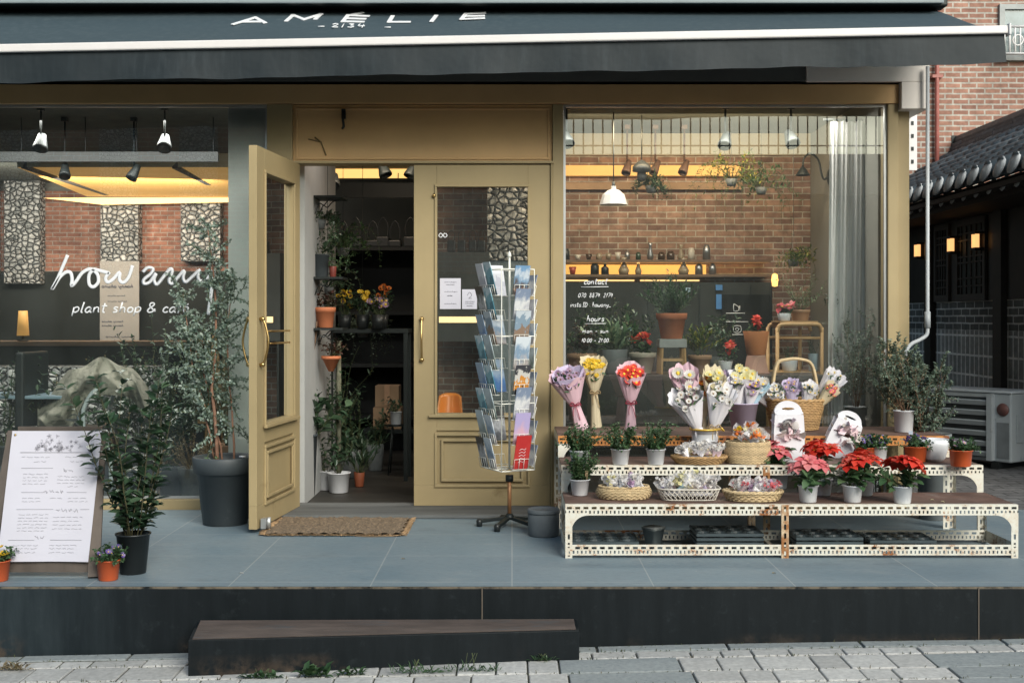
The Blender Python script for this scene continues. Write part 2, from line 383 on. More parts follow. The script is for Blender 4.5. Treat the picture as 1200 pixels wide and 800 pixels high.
def slate_front():
    m, nt, b = newmat('dark_steel_face')
    n1 = noise(nt, ocoord(nt, (3, 3, .35)), 4, 8, .7); n2 = noise(nt, ocoord(nt), 14, 8, .7); n3 = noise(nt, ocoord(nt), 1.1, 4)
    k = mixc(nt, mapr(nt, n1, .4, .72), (.003, .006, .008), (.008, .012, .015))
    k = mixc(nt, mapr(nt, n2, .58, .76, 0, .4), k, (.035, .045, .05))
    tc = nt.nodes.new('ShaderNodeTexCoord'); sp = nt.nodes.new('ShaderNodeSeparateXYZ'); nt.links.new(tc.outputs['Object'], sp.inputs[0])
    lft = mapr(nt, sp.outputs[0], -1.55, -2.4, 0, .75)
    k = mixc(nt, lft, k, mixc(nt, mapr(nt, n1, .35, .7), (.016, .026, .033), (.042, .06, .07)))
    low = mapr(nt, sp.outputs[2], -.30, -.2, 1, 0)
    f = N(nt, 'ShaderNodeMath', operation='MULTIPLY'); nt.links.new(low, f.inputs[0]); nt.links.new(mapr(nt, n3, .5, .62), f.inputs[1])
    f2 = N(nt, 'ShaderNodeMath', operation='MULTIPLY'); nt.links.new(f.outputs[0], f2.inputs[0]); nt.links.new(mapr(nt, n2, .42, .6), f2.inputs[1]); f = f2
    k = mixc(nt, f.outputs[0], k, (.10, .07, .048))
    # thin worn lip along the upper edge
    e = mapr(nt, sp.outputs[2], -.014, -.006)
    g = N(nt, 'ShaderNodeMath', operation='MULTIPLY'); nt.links.new(e, g.inputs[0]); nt.links.new(mapr(nt, n2, .35, .55), g.inputs[1])
    k = mixc(nt, g.outputs[0], k, (.2, .17, .13))
    nt.links.new(k, b.inputs['Base Color']); b.inputs['Roughness'].default_value = .6; b.inputs['Specular IOR Level'].default_value = .25; bump(nt, b, n2, .25, .004); return m
SLT, SLF = slate_top(), slate_front()
ASPH = M('street_surface', (.07, .07, .07), .9, var=.2, scale=3, bmp=.3, bscale=80)
JOINT = M('joint_dirt', (.10, .095, .08), .95, var=.5, scale=30, bmp=.6, dirt=(.05, .075, .03), dirtlo=.52)
GRAN = M('granite_paver', (.46, .455, .44), .85, var=.18, scale=45, bmp=.35, bscale=160, isl=.16, dirt=(.3, .3, .29), dirtlo=.6)
GRANB = M('blue_granite', (.27, .295, .30), .8, var=.15, scale=50, bmp=.25, bscale=150, isl=.05, dirt=(.15, .18, .2), dirtlo=.58)

def gz(x): return -.265 + .0175 * max(-4, min(4, x))
b = MB(); xs = [-300, -60, -12, -4, -2, 0, 2, 4, 12, 60, 300]; ys = [-300, -60, -20, -5, -2.1, 12, 60, 300]
for x in xs:
    for y in ys: b.v.append((x, y, gz(x) - .035))
for i in range(len(xs) - 1):
    for j in range(len(ys) - 1):
        a = i * len(ys) + j; b.f.append((a, a + len(ys), a + len(ys) + 1, a + 1)); b.m.append(0); b.s.append(False)
struct(b.build('ground', ASPH))
# pavers: small granite setts in slanting rows, larger smooth slabs here and there, border stones by the wall
b = MB()
b.quad((-5, -5.6, gz(-4) - .012), (5, -5.6, gz(4) - .012), (5, -2.1, gz(4) - .012), (-5, -2.1, gz(-4) - .012))
struct(b.build('pavement_bed', JOINT))
pv = MB(); pb = MB()
def slab(mb, cs, h=.0):
    cx = sum(p[0] for p in cs) / 4; cy = sum(p[1] for p in cs) / 4
    t = [(cx + (p[0] - cx) * .992, cy + (p[1] - cy) * .988) for p in cs]
    dz = rnd.uniform(-.002, .002); sl = rnd.uniform(-.01, .01)
    top = [(p[0], p[1], gz(p[0]) + dz + sl * (p[0] - cx)) for p in t]
    bot = [(p[0], p[1], gz(p[0]) - .03) for p in cs]
    mb.add(bot + top, [(4, 5, 6, 7), (0, 1, 5, 4), (1, 2, 6, 5), (2, 3, 7, 6), (3, 0, 4, 7)])
x = -4.4
while x < 4.4:                                               # border stones
    w_ = rnd.uniform(.45, .7); slab(pb, [(x, -2.245 + 0, 0), (x + w_ - .008, -2.245, 0), (x + w_ - .008, -2.165, 0), (x, -2.165, 0)]); x += w_
skew = 0.0
rows = [-2.255, -2.36, -2.56, -2.72, -2.93, -3.1, -3.32, -3.5, -3.72, -3.95, -4.2, -4.5]
for r in range(len(rows) - 1):
    y1, y0 = rows[r] - .007, rows[r + 1] + .003
    x = -4.6 + rnd.random() * .2
    while x < 4.6:
        w_ = rnd.choice((.13, .16, .19, .23))
        big = (0.10 < x < .35 or 1.6 < x < 2.0) and r >= 1
        mb = pv
        if big and r >= 1: w_ = .5; mb = pb; 
        sk = lambda xx, yy: xx + skew * (yy + 2.2)
        g = .006
        slab(mb, [(sk(x, y0), y0, 0), (sk(x + w_ - g, y0), y0, 0), (sk(x + w_ - g, y1), y1, 0), (sk(x, y1), y1, 0)])
        x += w_
struct(pv.build('pavement_setts', GRAN, bevel=.005)); struct(pb.build('pavement_slabs', GRANB, bevel=.003))
# platform
b = MB()
b.quad((-5.6, -2.16, 0), (4.2, -2.16, 0), (4.2, -.02, 0), (-5.6, -.02, 0), 0)
b.quad((-5.6, -2.157, -.0025), (-5.6, -2.157, -.42), (4.2, -2.157, -.42), (4.2, -2.157, -.0025), 1)
b.box(-5.6, 4.2, -2.154, -.02, -.42, -.003, 1)
for px in (565, 1147): x = WX(px, -2.16); b.box(x - .0025, x + .0025, -2.161, -2.157, -.3, -.004, 2)
struct(b.build('platform', [SLT, SLF, M('seam', (.12, .1, .08), .9)]))
# slim loose step in front
s = thing('entrance_step', 'long low dark step with a worn brown top, standing on the pavers before the platform', 'step')
A0, B0 = V((-1.32, -2.52, 0)), V((.283, -2.36, 0)); bk = V((0, .30, 0))
def stepbody(mb, z0, z1, inset=0, m=0):
    cs = [A0 + V((inset, inset, 0)), B0 + V((-inset, inset, 0)), V((.283 - inset, -2.175, 0)), V((-1.365 + inset, -2.2, 0))]
    mb.add([(p.x, p.y, z0(p.x)) for p in cs] + [(p.x, p.y, z1(p.x)) for p in cs], [(0, 3, 2, 1), (4, 5, 6, 7), (0, 1, 5, 4), (1, 2, 6, 5), (2, 3, 7, 6), (3, 0, 4, 7)], m)
stz = lambda x: -.141
b = MB(); stepbody(b, lambda x: gz(x) - .03, stz); b.build('step_body', SLF, s, bevel=.003)
b = MB(); stepbody(b, lambda x: stz(x) + .0005, lambda x: stz(x) + .003, .014)
b.build('tread', M('worn_brown_tread', (.095, .072, .062), .8, var=.3, scale=14, stretch=(.3, 1, 1), bmp=.5, bscale=70, dirt=(.075, .08, .085), dirtlo=.56), s)
# alley
b = MB(); b.quad((2.42, -.016, -.004), (12, -.016, -.004), (12, 11, -.004), (2.42, 11, -.004))
struct(b.build('alley_paving', brickmat('alley_setts', (.11, .11, .115), (.16, .16, .165), (.05, .05, .05), .22, .12, 'xy', .008, .5)))

# ================================================================== SHOP BUILDING
shop = thing('shop_building', 'flower shop with ochre wooden front, big windows and open double door under the awning', 'shop', (0, 0, 0))
XL = -6.6
b = MB()
b.box(XL - .1, 2.45, -.03, .14, 2.62, 3.6, 0)                # wall behind the awning
b.box(XL - .1, 2.62, .0, .3, 3.6, 8.2, 0)
b.box(2.37, 2.62, .3, 6.2, 2.62, 8.2, 0); b.box(XL - .1, XL + .1, .3, 6.2, 0, 8.2, 0); b.box(XL - .1, 2.62, 6.0, 6.2, -.2, 8.2, 0); b.box(XL, 2.6, .3, 6.2, 8.1, 8.2, 0)
b.build('upper_wall', M('dark_render', (.10, .105, .1), .85, var=.1), shop)
b = MB(); b.box(WX(945, -.05), 2.54, -.06, -.032, 2.61, 2.95); b.box(2.372, 2.54, -.06, .9, 2.445, 2.61); b.box(2.455, 2.54, -.031, .9, 2.61, 2.95)
b.build('side_cladding', M('white_cladding', (.75, .70, .66), .6, var=.06, scale=3), shop, bevel=.004)
b = MB()
for a_ in ((-1.503, -1.346, -.012, .14, .0, WZ(122, 0) - .003), (.249, .314, -.012, .14, 0, WZ(122, 0) - .003), (2.305, 2.367, -.012, .14, 0, WZ(122, 0) - .003), (2.369, 2.452, .04, .2, 0, 2.6), (XL - .1, XL, -.012, .14, 0, 2.48)):
    b = MB(); b.box(*a_); b.build('post', GOLD, shop, bevel=.003)
b = MB()
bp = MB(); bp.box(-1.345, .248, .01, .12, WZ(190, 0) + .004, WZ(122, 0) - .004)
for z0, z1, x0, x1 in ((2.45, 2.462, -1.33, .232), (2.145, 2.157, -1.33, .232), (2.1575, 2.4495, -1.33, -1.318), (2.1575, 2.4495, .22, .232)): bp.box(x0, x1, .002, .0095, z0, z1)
bp.build('transom_panel', GOLD_BOUNCE, shop, bevel=.002)
bf = MB(); bf.box(XL - .1, 2.367, -.02, .14, WZ(122, 0) , 2.602); bf.build('fascia', GOLD_BOUNCE, shop, bevel=.003)
b.box(-1.36, .26, -.022, -.0125, 2.118, 2.134); b.box(-1.345, .248, -.0, .12, 2.118, 2.126)
b.box(.238, .2485, -.02, .12, .0, 2.117)
b.build('door_casing', GOLD, shop, bevel=.003)
b = MB()
b.box(XL, -1.505, -.016, .13, -.004, .062); b.box(.315, 2.304, -.016, .13, -.004, .062); b.build('window_sill', GOLD, shop, bevel=.003)
b = MB(); b.box(-1.60, .31, -.36, .0, .002, .021); b.box(-1.345, .237, .0, .14, .002, .021)
b.build('threshold', M('weathered_plank', (.115, .12, .12), .8, var=.35, scale=10, stretch=(.12, 1, 1), bmp=.4, bscale=40), shop, bevel=.003)
b = MB(); x = WX(403, 0); b.tube([(x, -.03, 2.43), (x, -.04, 2.38), (x + .005, -.045, 2.34), (x - .005, -.03, 2.33)], .008, 6); b.box(x - .012, x + .012, -.023, .001, 2.39, 2.45); b.build('wall_hook', DARK, shop)
b = MB(); b.tube([(-1.21, .005, 2.28), (-1.17, 0, 2.25), (-1.14, .0, 2.17)], .004, 5); b.tube([(-1.17, .0, 2.25), (-1.25, .003, 2.27)], .003, 5); b.build('loose_wire', GOLD_IN, shop)
# interior shell
b = MB()
b.box(XL, 2.36, .14, 6, -.05, .0)
b.build('floor', DWOOD, shop)
b = MB(); b.box(XL, 2.36, .15, 6, 2.60, 2.7); b.build('ceiling', CEIL, shop)
b = MB()
b.box(XL + .1, XL + .13, .3, 6, 0, 2.6, 0); b.box(XL + .13, 2.3, 5.4, 5.45, 0, 2.6, 0)
b.box(2.31, 2.36, .21, 2.0, 0, 2.598, 0)
b.build('inner_wall', GREYWALL, shop)
b = MB(); b.box(-1.36, -1.30, .16, .50, 0.003, 2.597); b.box(-1.36, -1.30, .50, 1.5, 0.003, 2.597); b.build('white_partition', M('partition_plaster', (.36, .37, .37), .85, var=.06), shop); b = MB(); b.box(-1.752, -1.504, .045, .085, .065, 2.47); b.build('white_panel', PLASTER, shop)
BRK = brickmat('interior_brick', (.38, .235, .17), (.20, .12, .095), (.46, .43, .37), .15, .0475, 'xz', .0045, .6)
b = MB(); b.box(-.64, 2.308, 1.95, 2.05, 0, 2.598); b.build('brick_wall', BRK, shop)
b = MB(); b.box(-.64, 2.306, 1.93, 1.949, WZ(182, 1.93), 2.597); b.build('reflected_pale_panel', M('cream_reflection', (.5, .47, .38), .8, var=.06), shop)  # reflection of the pale wall opposite, painted as a cream panel
# window > pane, trim, lettering
def window(x0, x1, z0, z1):
    f = MB(); t = .014
    for a in ((x0, x1, z1 - t, z1), (x0, x1, z0, z0 + t), (x0, x0 + t, z0 + t, z1 - t), (x1 - t, x1, z0 + t, z1 - t)): f.box(a[0], a[1], .012, .035, a[2], a[3])
    o = f.build('window', SILVER, shop)
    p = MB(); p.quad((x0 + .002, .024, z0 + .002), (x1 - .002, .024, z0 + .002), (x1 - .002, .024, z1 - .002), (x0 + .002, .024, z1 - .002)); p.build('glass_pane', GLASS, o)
    return o
wl = window(XL, -1.505, .064, WZ(122, 0) - .002); wr = window(.316, 2.303, .064, WZ(122, 0) - .002)
wl['label'] = 'large left shop window with white handwritten lettering'; wr['label'] = 'right shop window with small white opening hours lettering'
YG = .022
z5 = lambda X, Y: (WX(50 + X / 5.4545, YG), YG, WZ(290 + Y / 5.4545, YG))
b = MB()
S = [[(160, 48), (125, 130), (95, 200), (62, 262), (72, 250), (110, 190), (150, 158), (178, 162), (188, 200), (185, 245), (215, 215), (250, 165), (292, 140), (325, 142)],
     [(325, 142), (297, 175), (298, 235), (325, 252), (355, 222), (352, 175), (325, 142), (365, 148), (425, 165)],
     [(428, 158), (402, 195), (415, 222), (448, 205), (492, 160), (490, 205), (515, 225), (550, 190), (575, 115)],
     [(640, 158), (672, 130), (705, 138), (690, 170), (648, 205), (648, 232), (685, 222), (725, 165), (712, 205), (730, 238), (775, 185), (815, 138), (828, 155), (808, 215), (828, 232), (862, 195), (905, 150), (898, 195), (915, 222), (960, 185), (1005, 145), (992, 185), (1010, 215), (1055, 195), (1098, 138)],
     [(1100, 140), (1088, 210), (1072, 330), (1058, 430)]]
pen(b, S, z5, .0115, 4)
b.v = [(x, YG + (y - YG) * .1 - .0015, z) for x, y, z in b.v]; b.build('shop_name', VINYL, wl); b = MB()
zt = lambda px, py: (WX(px, YG), YG, WZ(py, YG))
def textpx(mb, s_, x0, ybase, h, x1, r): write(mb, s_, x0, -ybase, h, r, lambda a, c: (WX(a, YG), YG, WZ(-c, YG)), fit=x1 - x0)
textpx(b, 'plant shop & café', 84, 366, 12, 222, .0048)
b.v = [(x, YG + (y - YG) * .1 - .0015, z) for x, y, z in b.v]; b.build('tagline', VINYL, wl)
def flush(b, nm, par): b.v = [(x, YG + (y - YG) * .1 - .0015, z) for x, y, z in b.v]; b.build(nm, VINYL, par)
for s_, x0, yb, h, x1, r in (('contact', 684, 333, 7, 712, .0028), ('070. 8874. 2174', 677, 348.5, 5.5, 718, .0019), ('insta.ID : howany_', 668, 359.5, 5.5, 716, .0019), ('hours', 687, 376.5, 7, 708, .0026), ('mon - sun', 682, 390, 5, 713, .002), ('10:00 - 21:00', 681, 401, 5, 713, .002)):
    b = MB(); textpx(b, s_, x0, yb, h, x1, r); flush(b, 'text_line', wr)
for x0, x1, y in ((681, 713, 336.3), (685, 710, 379.3)): b = MB(); b.tube([zt(x0, y), zt(x1, y - .3)], .0022, 5); flush(b, 'underline', wr)

# doors
def door(loc, ang, wd, label, h=2.09):
    t = .045; W0 = .14
    b = MB(); z0, z1, z2, z3 = .0, .565, 1.955, h
    b.box(0, wd, 0, t, z0, .125); b.box(0, W0, 0, t, .125, z3); b.box(wd - W0, wd, 0, t, .125, z3); b.box(W0, wd - W0, 0, t, z2, z3); b.box(W0, wd - W0, 0, t, .46, z1)
    b.box(W0, wd - W0, .012, t - .012, .125, .46)
    o = b.build('door', GOLD, shop, bevel=.002); o.location = loc; o.rotation_euler = (0, 0, ang); o['label'] = label
    m = MB()
    for side in (0, 1):
        ya, yb = ((-.012, -.0005) if side == 0 else (t + .0005, t + .012))
        a, c = W0 - .012, wd - W0 + .012
        for w_, q in ((.018, 0),):
            for (p0, p1, r0, r1) in ((z1 - .0, z2 + .0, a, c), (.13, .43, a, c), (.165, .395, a + .04, c - .04)):
                m.box(r0, r1, ya, yb, p1 - .001, p1 + .016); m.box(r0, r1, ya, yb, p0 - .016, p0 + .001); m.box(r0, r0 + .014, ya, yb, p0 + .0015, p1 - .0015); m.box(r1 - .014, r1, ya, yb, p0 + .0015, p1 - .0015)
        m.box(a - .035, c + .035, (-.03 if side == 0 else t + .0125), (-.0125 if side == 0 else t + .03), z1 - .022, z1 - .004)
    m.build('moulding', GOLD, o, bevel=.002)
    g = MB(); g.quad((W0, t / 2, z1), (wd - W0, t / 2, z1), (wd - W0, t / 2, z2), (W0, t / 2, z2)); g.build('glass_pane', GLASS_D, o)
    return o, t
dc, t = door((WX(485, 0), .0, .022), 0, .84, 'closed right door leaf with two paper notices on its glass')
def handle(par, x, side, t, z=1.02, L=.25):
    b = MB(); s_ = -1 if side == 0 else 1; y0 = 0 if side == 0 else t
    b.tube(smooth([(x, y0 + s_ * .02, z - L / 2 - .0), (x, y0 + s_ * .035, z - L / 3), (x, y0 + s_ * .05, z), (x, y0 + s_ * .035, z + L / 3), (x, y0 + s_ * .02, z + L / 2)], 4), .0065, 8)
    for zz in (z - L / 2, z + L / 2): b.ball((x, y0 + s_ * .018, zz), .014, 10, 6); b.tube([(x, y0, zz), (x, y0 + s_ * .02, zz)], .008, 8)
    b.build('handle', BRASS, par)
handle(dc, .05, 0, t); handle(dc, .05, 1, t)
b = MB(); b.ball((.125, -.015, 1.9), .012, 8, 5); b.build('latch', BRASS, dc)
ang = math.atan2(-.835, -.09)
do, t = door((-1.343 , -.015, .022), ang, .84, 'open left door leaf swung outwards with brass bow handles')
handle(do, .79, 0, t); handle(do, .79, 1, t)
b = MB(); b.box(.76, .81, t + .0125, t + .04, .0, .055); b.tube([(.785, t + .05, .0), (.785, t + .05, .06)], .012, 8); b.build('floor_bolt', SILVER, do)
b = MB()
for z in (1.005, 1.075): b.tube([(.15, .022 + .002, z), (.69, .024, z)], .006, 6)
b.build('push_bar', BRASS, do)
for x0, x1, y0, y1, kind in ((515.5, 540, 326, 362, 0), (541.5, 559, 339, 362, 1)):
    b = MB(); y = .0205 - .0; X0, X1, Z0, Z1 = WX(x0, .02), WX(x1, .02), WZ(y1, .02), WZ(y0, .02)
    b.quad((X0, y, Z0), (X1, y, Z0), (X1, y, Z1), (X0, y, Z1), 0)
    H = Z1 - Z0; w_ = X1 - X0
    to = lambda a, c, y=y: (a, y - .001, c)
    for k, (f, t0, t1) in enumerate(((.86, .2, .8), (.78, .3, .7), (.55, .2, .85), (.42, .35, .6), (.16, .2, .8)) if kind == 0 else ((.36, .2, .85), (.26, .2, .8), (.14, .3, .7))):
        write(b, 'nmnhanumn'[:6], X0 + w_ * t0, Z0 + H * f, .007, .0009, to, fit=w_ * (t1 - t0), k=2, m=1)
    if kind: pen(b, [[(X0 + w_ * .35, Z0 + H * .7), (X0 + w_ * .5, Z0 + H * .85), (X0 + w_ * .65, Z0 + H * .7), (X0 + w_ * .45, Z0 + H * .55), (X0 + w_ * .65, Z0 + H * .55)]], to, .0014, m=1)
    o = b.build('paper_notice', [PAPER, INK]); tag(o, 'taller white paper notice taped inside the door glass' if kind == 0 else 'smaller square white notice taped beside a taller one on the door glass', 'notice')

# awning
YB, YT = -.77, -.05
def aw(x, t, off=0):                                        # t 0 at the front bar, 1 at the cassette
    y = YB + (YT - YB) * t; z = 2.70 + .0187 * x * (1 - t) + .35 * t - .035 * math.sin(PI * t) * .4
    return V((x, y, z + off))
aw_o = MB(); nx = 60; X0, X1 = -5.6, 2.716
for i in range(nx + 1):
    for j in range(9):
        t = j / 8; xx = X0 + (X1 - (.14 * t) - X0) * i / nx
        aw_o.v.append(tuple(aw(xx, t, .004 * math.sin(xx * 3.1 + j) )))
for i in range(nx):
    for j in range(8): a = i * 9 + j; aw_o.f.append((a, a + 9, a + 10, a + 1)); aw_o.m.append(0); aw_o.s.append(True)
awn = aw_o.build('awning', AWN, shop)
b = MB()
nv = 160
for i in range(nv + 1):
    xx = X0 + (X1 - .012 - X0) * i / nv; p = aw(xx, 0)
    bot = 2.515 + .0185 * xx + .004 * math.sin(xx * 5) + .002 * math.sin(xx * 17)
    for j in range(5):
        q = j / 4; b.v.append((xx, p.y - .02 + .012 * q * math.sin(xx * 4.3) + .008 * q * math.sin(xx * 11) - .01 * q, (p.z - .02) * (1 - q) + bot * q))
for i in range(nv):
    for j in range(4): a = i * 5 + j; b.f.append((a, a + 1, a + 6, a + 5)); b.m.append(0); b.s.append(True)
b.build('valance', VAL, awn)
b = MB(); b.bar(aw(X0, 0) + V((0, -.025, .0)), aw(X1, 0) + V((0, -.025, 0)), .042, .046); b.build('front_bar', M('white_aluminium', (.66, .63, .62), .4, var=.03), awn, bevel=.008)
b = MB(); b.bar(aw(X1 + .001, 0) + V((0, -.025, 0)), aw(X1 + .014, 0) + V((0, -.025, 0)), .06, .066); b.build('end_cap', WHITE_P, awn, bevel=.006)
b = MB(); b.box(X0, 2.62, -.16, -.031, 3.045, 3.2); b.box(X0, 2.565, -.224, -.161, WZ(6, -.2), 3.2); b.build('cassette', DARK, awn, bevel=.01)
b = MB(); b.box(X0, 2.57, -.24, -.225, WZ(4, -.24), WZ(4, -.24) + .12); b.build('cassette_cover', M('pale_blue_cover', (.22, .26, .28), .5, var=.08), awn, bevel=.01)
for xx in (-3.2, -1.0, .9, 2.2):                              # folding arms under the cloth
    b = MB(); m_ = V((xx - .4, -.40, 2.70)); b.tube([(xx, -.04, 2.72), m_], .018, 8); b.tube([m_, (xx + .1, -.74, 2.665 + .0187 * xx)], .018, 8); b.ball(m_, .03, 8, 5)
    b.build('folding_arm', GOLD_IN, awn)
b = MB()
def awpt(px, py):                                           # photo point on the cloth
    lo, hi = -.2, 1.2
    for _ in range(40):
        t = (lo + hi) / 2; p = aw(0, t); X = (px - 600) * (p.y - CAMY) / F; p = aw(X, t); yy = HOR - (p.z - CAMZ) * F / (p.y - CAMY)
        if yy > py: lo = t
        else: hi = t
    return p + V((0, -.004, .012))
def awxt(px, py):
    lo, hi = -.2, 1.2
    for _ in range(40):
        t = (lo + hi) / 2; p = aw(0, t); X = (px - 600) * (p.y - CAMY) / F; p = aw(X, t)
        if HOR - (p.z - CAMZ) * F / (p.y - CAMY) > py: lo = t
        else: hi = t
    return V((X, t * .8))
LET = [  # letter strokes in photo pixels, measured off the sign
 [[(274, 28), (299, 20.3), (310, 26.2)], [(286, 25.2), (306, 25)]],
 [[(336, 24), (343.5, 17.5), (356, 22.5), (376, 16.3), (370, 21.8)]],
 [[(402, 24.8), (408, 17.5)], [(408, 17.6), (431, 18.6)], [(405, 21.2), (427, 21.8)], [(402, 24.8), (425, 25.2)], [(414, 16.6), (424, 14.6)]],
 [[(460, 18.8), (456, 25.4), (479, 25.4)]],
 [[(511, 18.2), (506, 24.6)]],
 [[(546, 15.8), (541, 22)], [(546, 15.8), (567, 14.8)], [(544, 18.6), (566, 18.2)], [(541, 22), (566, 21)]],
]
for lt in LET:
    b = MB()
    for st in lt:
        for a, c in zip(st, st[1:]):
            A_, C_ = awxt(a[0], a[1] + 2), awxt(c[0], c[1] + 2); dd = (C_ - A_).normalized(); pp = V((-dd.y, dd.x)) * .0125
            A_ = A_ - dd * .012; C_ = C_ + dd * .012
            q4 = [A_ - pp, C_ - pp, C_ + pp, A_ + pp]
            top = [aw(q.x, q.y / .8) + V((0, -.003, .009)) for q in q4]; bot = [p_ - V((0, -.001, .004)) for p_ in top]
            b.add(top + bot, [(0, 1, 2, 3), (7, 6, 5, 4), (0, 4, 5, 1), (1, 5, 6, 2), (2, 6, 7, 3), (3, 7, 4, 0)])
    b.build('letter', VINYL, awn)
for s_, x0 in (('-', 371), ('2', 387), ('1', 398), ('3', 406), ('4', 418), ('-', 449)):
    b = MB()
    for st in G[s_][1]: b.tube([awpt(x0 + q[0] * 22, 34.6 - q[1] * 4.6 + .03 * (x0 - 371) * .4 + (1 if s_ == '-' else 0)) for q in smooth(st, 3)], .0038, 4)
    b.build('letter', VINYL, awn)

# ================================================================== LEFT-BEHIND: brick block, hanok
nb = thing('brick_building', 'red brick building with a railed window rising behind the tiled roof', 'building', (8, 9.0, 0))
NBR = brickmat('neighbour_brick', (.36, .195, .145), (.25, .13, .10), (.42, .39, .35), .215, .0725, 'xz', .012, .35, var=.25)
b = MB(); b.box(-7, 14, 0, 8, -.3, 13.5); b.build('wall', NBR, nb)
D9 = lambda px, py: (WX(px, 9) - 8, WZ(py, 9))
x0, z1 = D9(1170, 12); x1, z0 = D9(1262, 72)
b = MB(); b.box(x0, x1, -.06, -.002, z0, z0 + .07); b.box(x0, x0 + .07, -.05, -.002, z0 + .07, z1); b.box(x1 - .07, x1, -.05, -.002, z0 + .07, z1); b.box(x0, x1, -.05, -.002, z1, z1 + .07)
wn = b.build('window', M('window_stone', (.35, .37, .37), .7), nb)
b = MB(); b.quad((x0 + .07, -.012, z0 + .07), (x1 - .07, -.012, z0 + .07), (x1 - .07, -.012, z1), (x0 + .07, -.012, z1)); b.build('glass_pane', M('dull_glass', (.14, .2, .22), .2, spec=.8), wn)
b = MB()
zr = z0 + .42
for k in range(16): x = x0 + k * (x1 - x0) / 15; b.tube([(x, -.2, z0 + .05), (x, -.2, zr)], .012, 5)
for k in range(5):
    cx = x0 + .18 + k * .22; b.tube([(cx + .07 * math.cos(a * PI / 6), -.2, z0 + .24 + .07 * math.sin(a * PI / 6)) for a in range(12)], .01, 5, closed=True)
b.tube([(x0, -.2, zr), (x1, -.2, zr)], .018, 6); b.tube([(x0, -.2, z0 + .06), (x1, -.2, z0 + .06)], .018, 6); b.bar((x0, -.2, z0 + .05), (x0, 0, z0 + .05), .03, .03); b.bar((x0, -.2, zr), (x0, 0, zr), .03, .03)
b.build('railing', WHITE_P, wn)
b = MB(); x, _ = D9(1096, 0); b.tube([(x, -.07, .5), (x, -.07, 8)], .03, 8)
for z in (3.2, 4.4, 5.6): b.box(x - .07, x + .07, -.1, -.001, z, z + .04)
b.build('drain_pipe', M('red_pipe', (.36, .12, .10), .5), nb)
b = MB(); q0 = D9(1115, 170); q1 = D9(1133, 159); b.box(q0[0], q1[0], -.01, -.002, q0[1], q1[1]); b.build('vent', DARK, nb)

hk = thing('tiled_roof_house', 'old low house with dark clay tile roof and brick-patterned wall along the alley', 'house', (4.05, 2.0, 0))
TILE = M('clay_roof_tile', (.062, .085, .105), .6, var=.3, scale=7, isl=.3, bmp=.2, bscale=25, dirt=(.16, .19, .21), dirtlo=.55)
TEND = M('tile_end_plaster', (.46, .48, .5), .8, var=.25, scale=12)
ez, rz_, rx = 2.36, 3.36, 2.0
def roof(xl, s):                                             # sagging slope, s 0 eave .. 1 ridge
    return V((xl + rx * s, 0, ez + (rz_ - ez) * (s * .75 + .25 * s * s)))
b = MB(); e = MB()
ye0, ye1 = -2.6, 7.8
for k in range(int((ye1 - ye0) / .29)):
    y = ye0 + k * .29; lift = .16 * max(0, (-y - .0) / 2.6) ** 2 if y < 0 else 0
    for q in range(7):
        p, p2 = roof(0, q / 7), roof(0, (q + 1) / 7 + .01); o_ = V((0, y + rnd.uniform(-.008, .008), lift + .05 + .012 * (1)))
        b.tube([p + o_ + V((0, 0, .0)), p2 + o_ - V((0, 0, .018))], [.088, .075], 8)
        c1, c2 = p + V((0, y + .145, lift)), p2 + V((0, y + .145, lift - .012))
        b.bar(c1, c2, .24, .02)
    e = MB(); e.lathe([(0, -.012), (.06, -.012), (.092, -.004), (.095, .012), (.05, .02), (0, .03)], 14)
    e.xf(Matrix.Translation(roof(0, 0) + V((-.022, y, lift + .058))) @ Matrix.Rotation(-PI / 2 + .35, 4, 'Y')); e.build('tile_end', TEND, hk)
b.build('roof', TILE, hk)
b = MB()
for k in range(3):
    w_ = .16 - .02 * k
    for q in range(18):
        y = ye0 + .3 + q * .56
        b.box(rx - w_, rx + w_, y, y + .545, rz_ + .02 + k * .05, rz_ + .06 + k * .05)
b.tube([(rx, ye0 + .3, rz_ + .2), (rx, ye1, rz_ + .2)], .09, 8)
hp = [V((rx, 1.4, rz_ + .25)), V((rx * .72, .75, rz_ - .1)), V((rx * .42, .25, ez + .75)), V((rx * .2, -.1, ez + .45))]
for k in range(4): b.tube([V(p) + V((0, 0, k * .055 - .0)) for p in smooth(hp, 4)], .07 - .006 * k, 8)
b.build('ridge', TILE, hk)
b = MB(); b.lathe([(0, 0), (.1, .02), (.13, .12), (.08, .25), (.1, .34), (.05, .42), (0, .43)], 10, (0, 0, 0)); b.xf(Matrix.Translation((rx * .72 - .1, .62, rz_ - .28)))
b.build('ridge_end', TEND, hk)
b = MB(); b.box(.1, rx * 2 - .1, ye0 + .1, ye1, 2.2, 2.3); b.box(-.02, .02, ye0, ye1, ez - .1, ez - .06)
for k in range(36): y = ye0 + .05 + k * .29; b.tube([(.04, y, 2.27), (.55, y, 2.45)], .045, 7)
b.build('rafters', M('dark_timber', (.02, .016, .012), .7), hk)
for k in range(36):
    y = ye0 + .05 + k * .29; b = MB(); b.lathe([(0, 0), (.046, 0), (.046, .01), (0, .01)], 8)
    b.xf(Matrix.Translation((.03, y, 2.27)) @ Matrix.Rotation(-PI / 2 + .3, 4, 'Y')); b.build('rafter_end', TEND, hk)
WXH = .62
DT = M('dark_stained_timber', (.022, .018, .014), .6, var=.3)
b = MB(); b.box(WXH, WXH + .3, ye0 + .2, ye1, 1.35, 2.2); b.build('upper_wall', DT, hk)
TW = brickmat('tile_pattern_wall', (.24, .26, .26), (.32, .34, .34), (.8, .82, .82), .12, .2, 'yz', .012, .5, var=.2, offset=0)
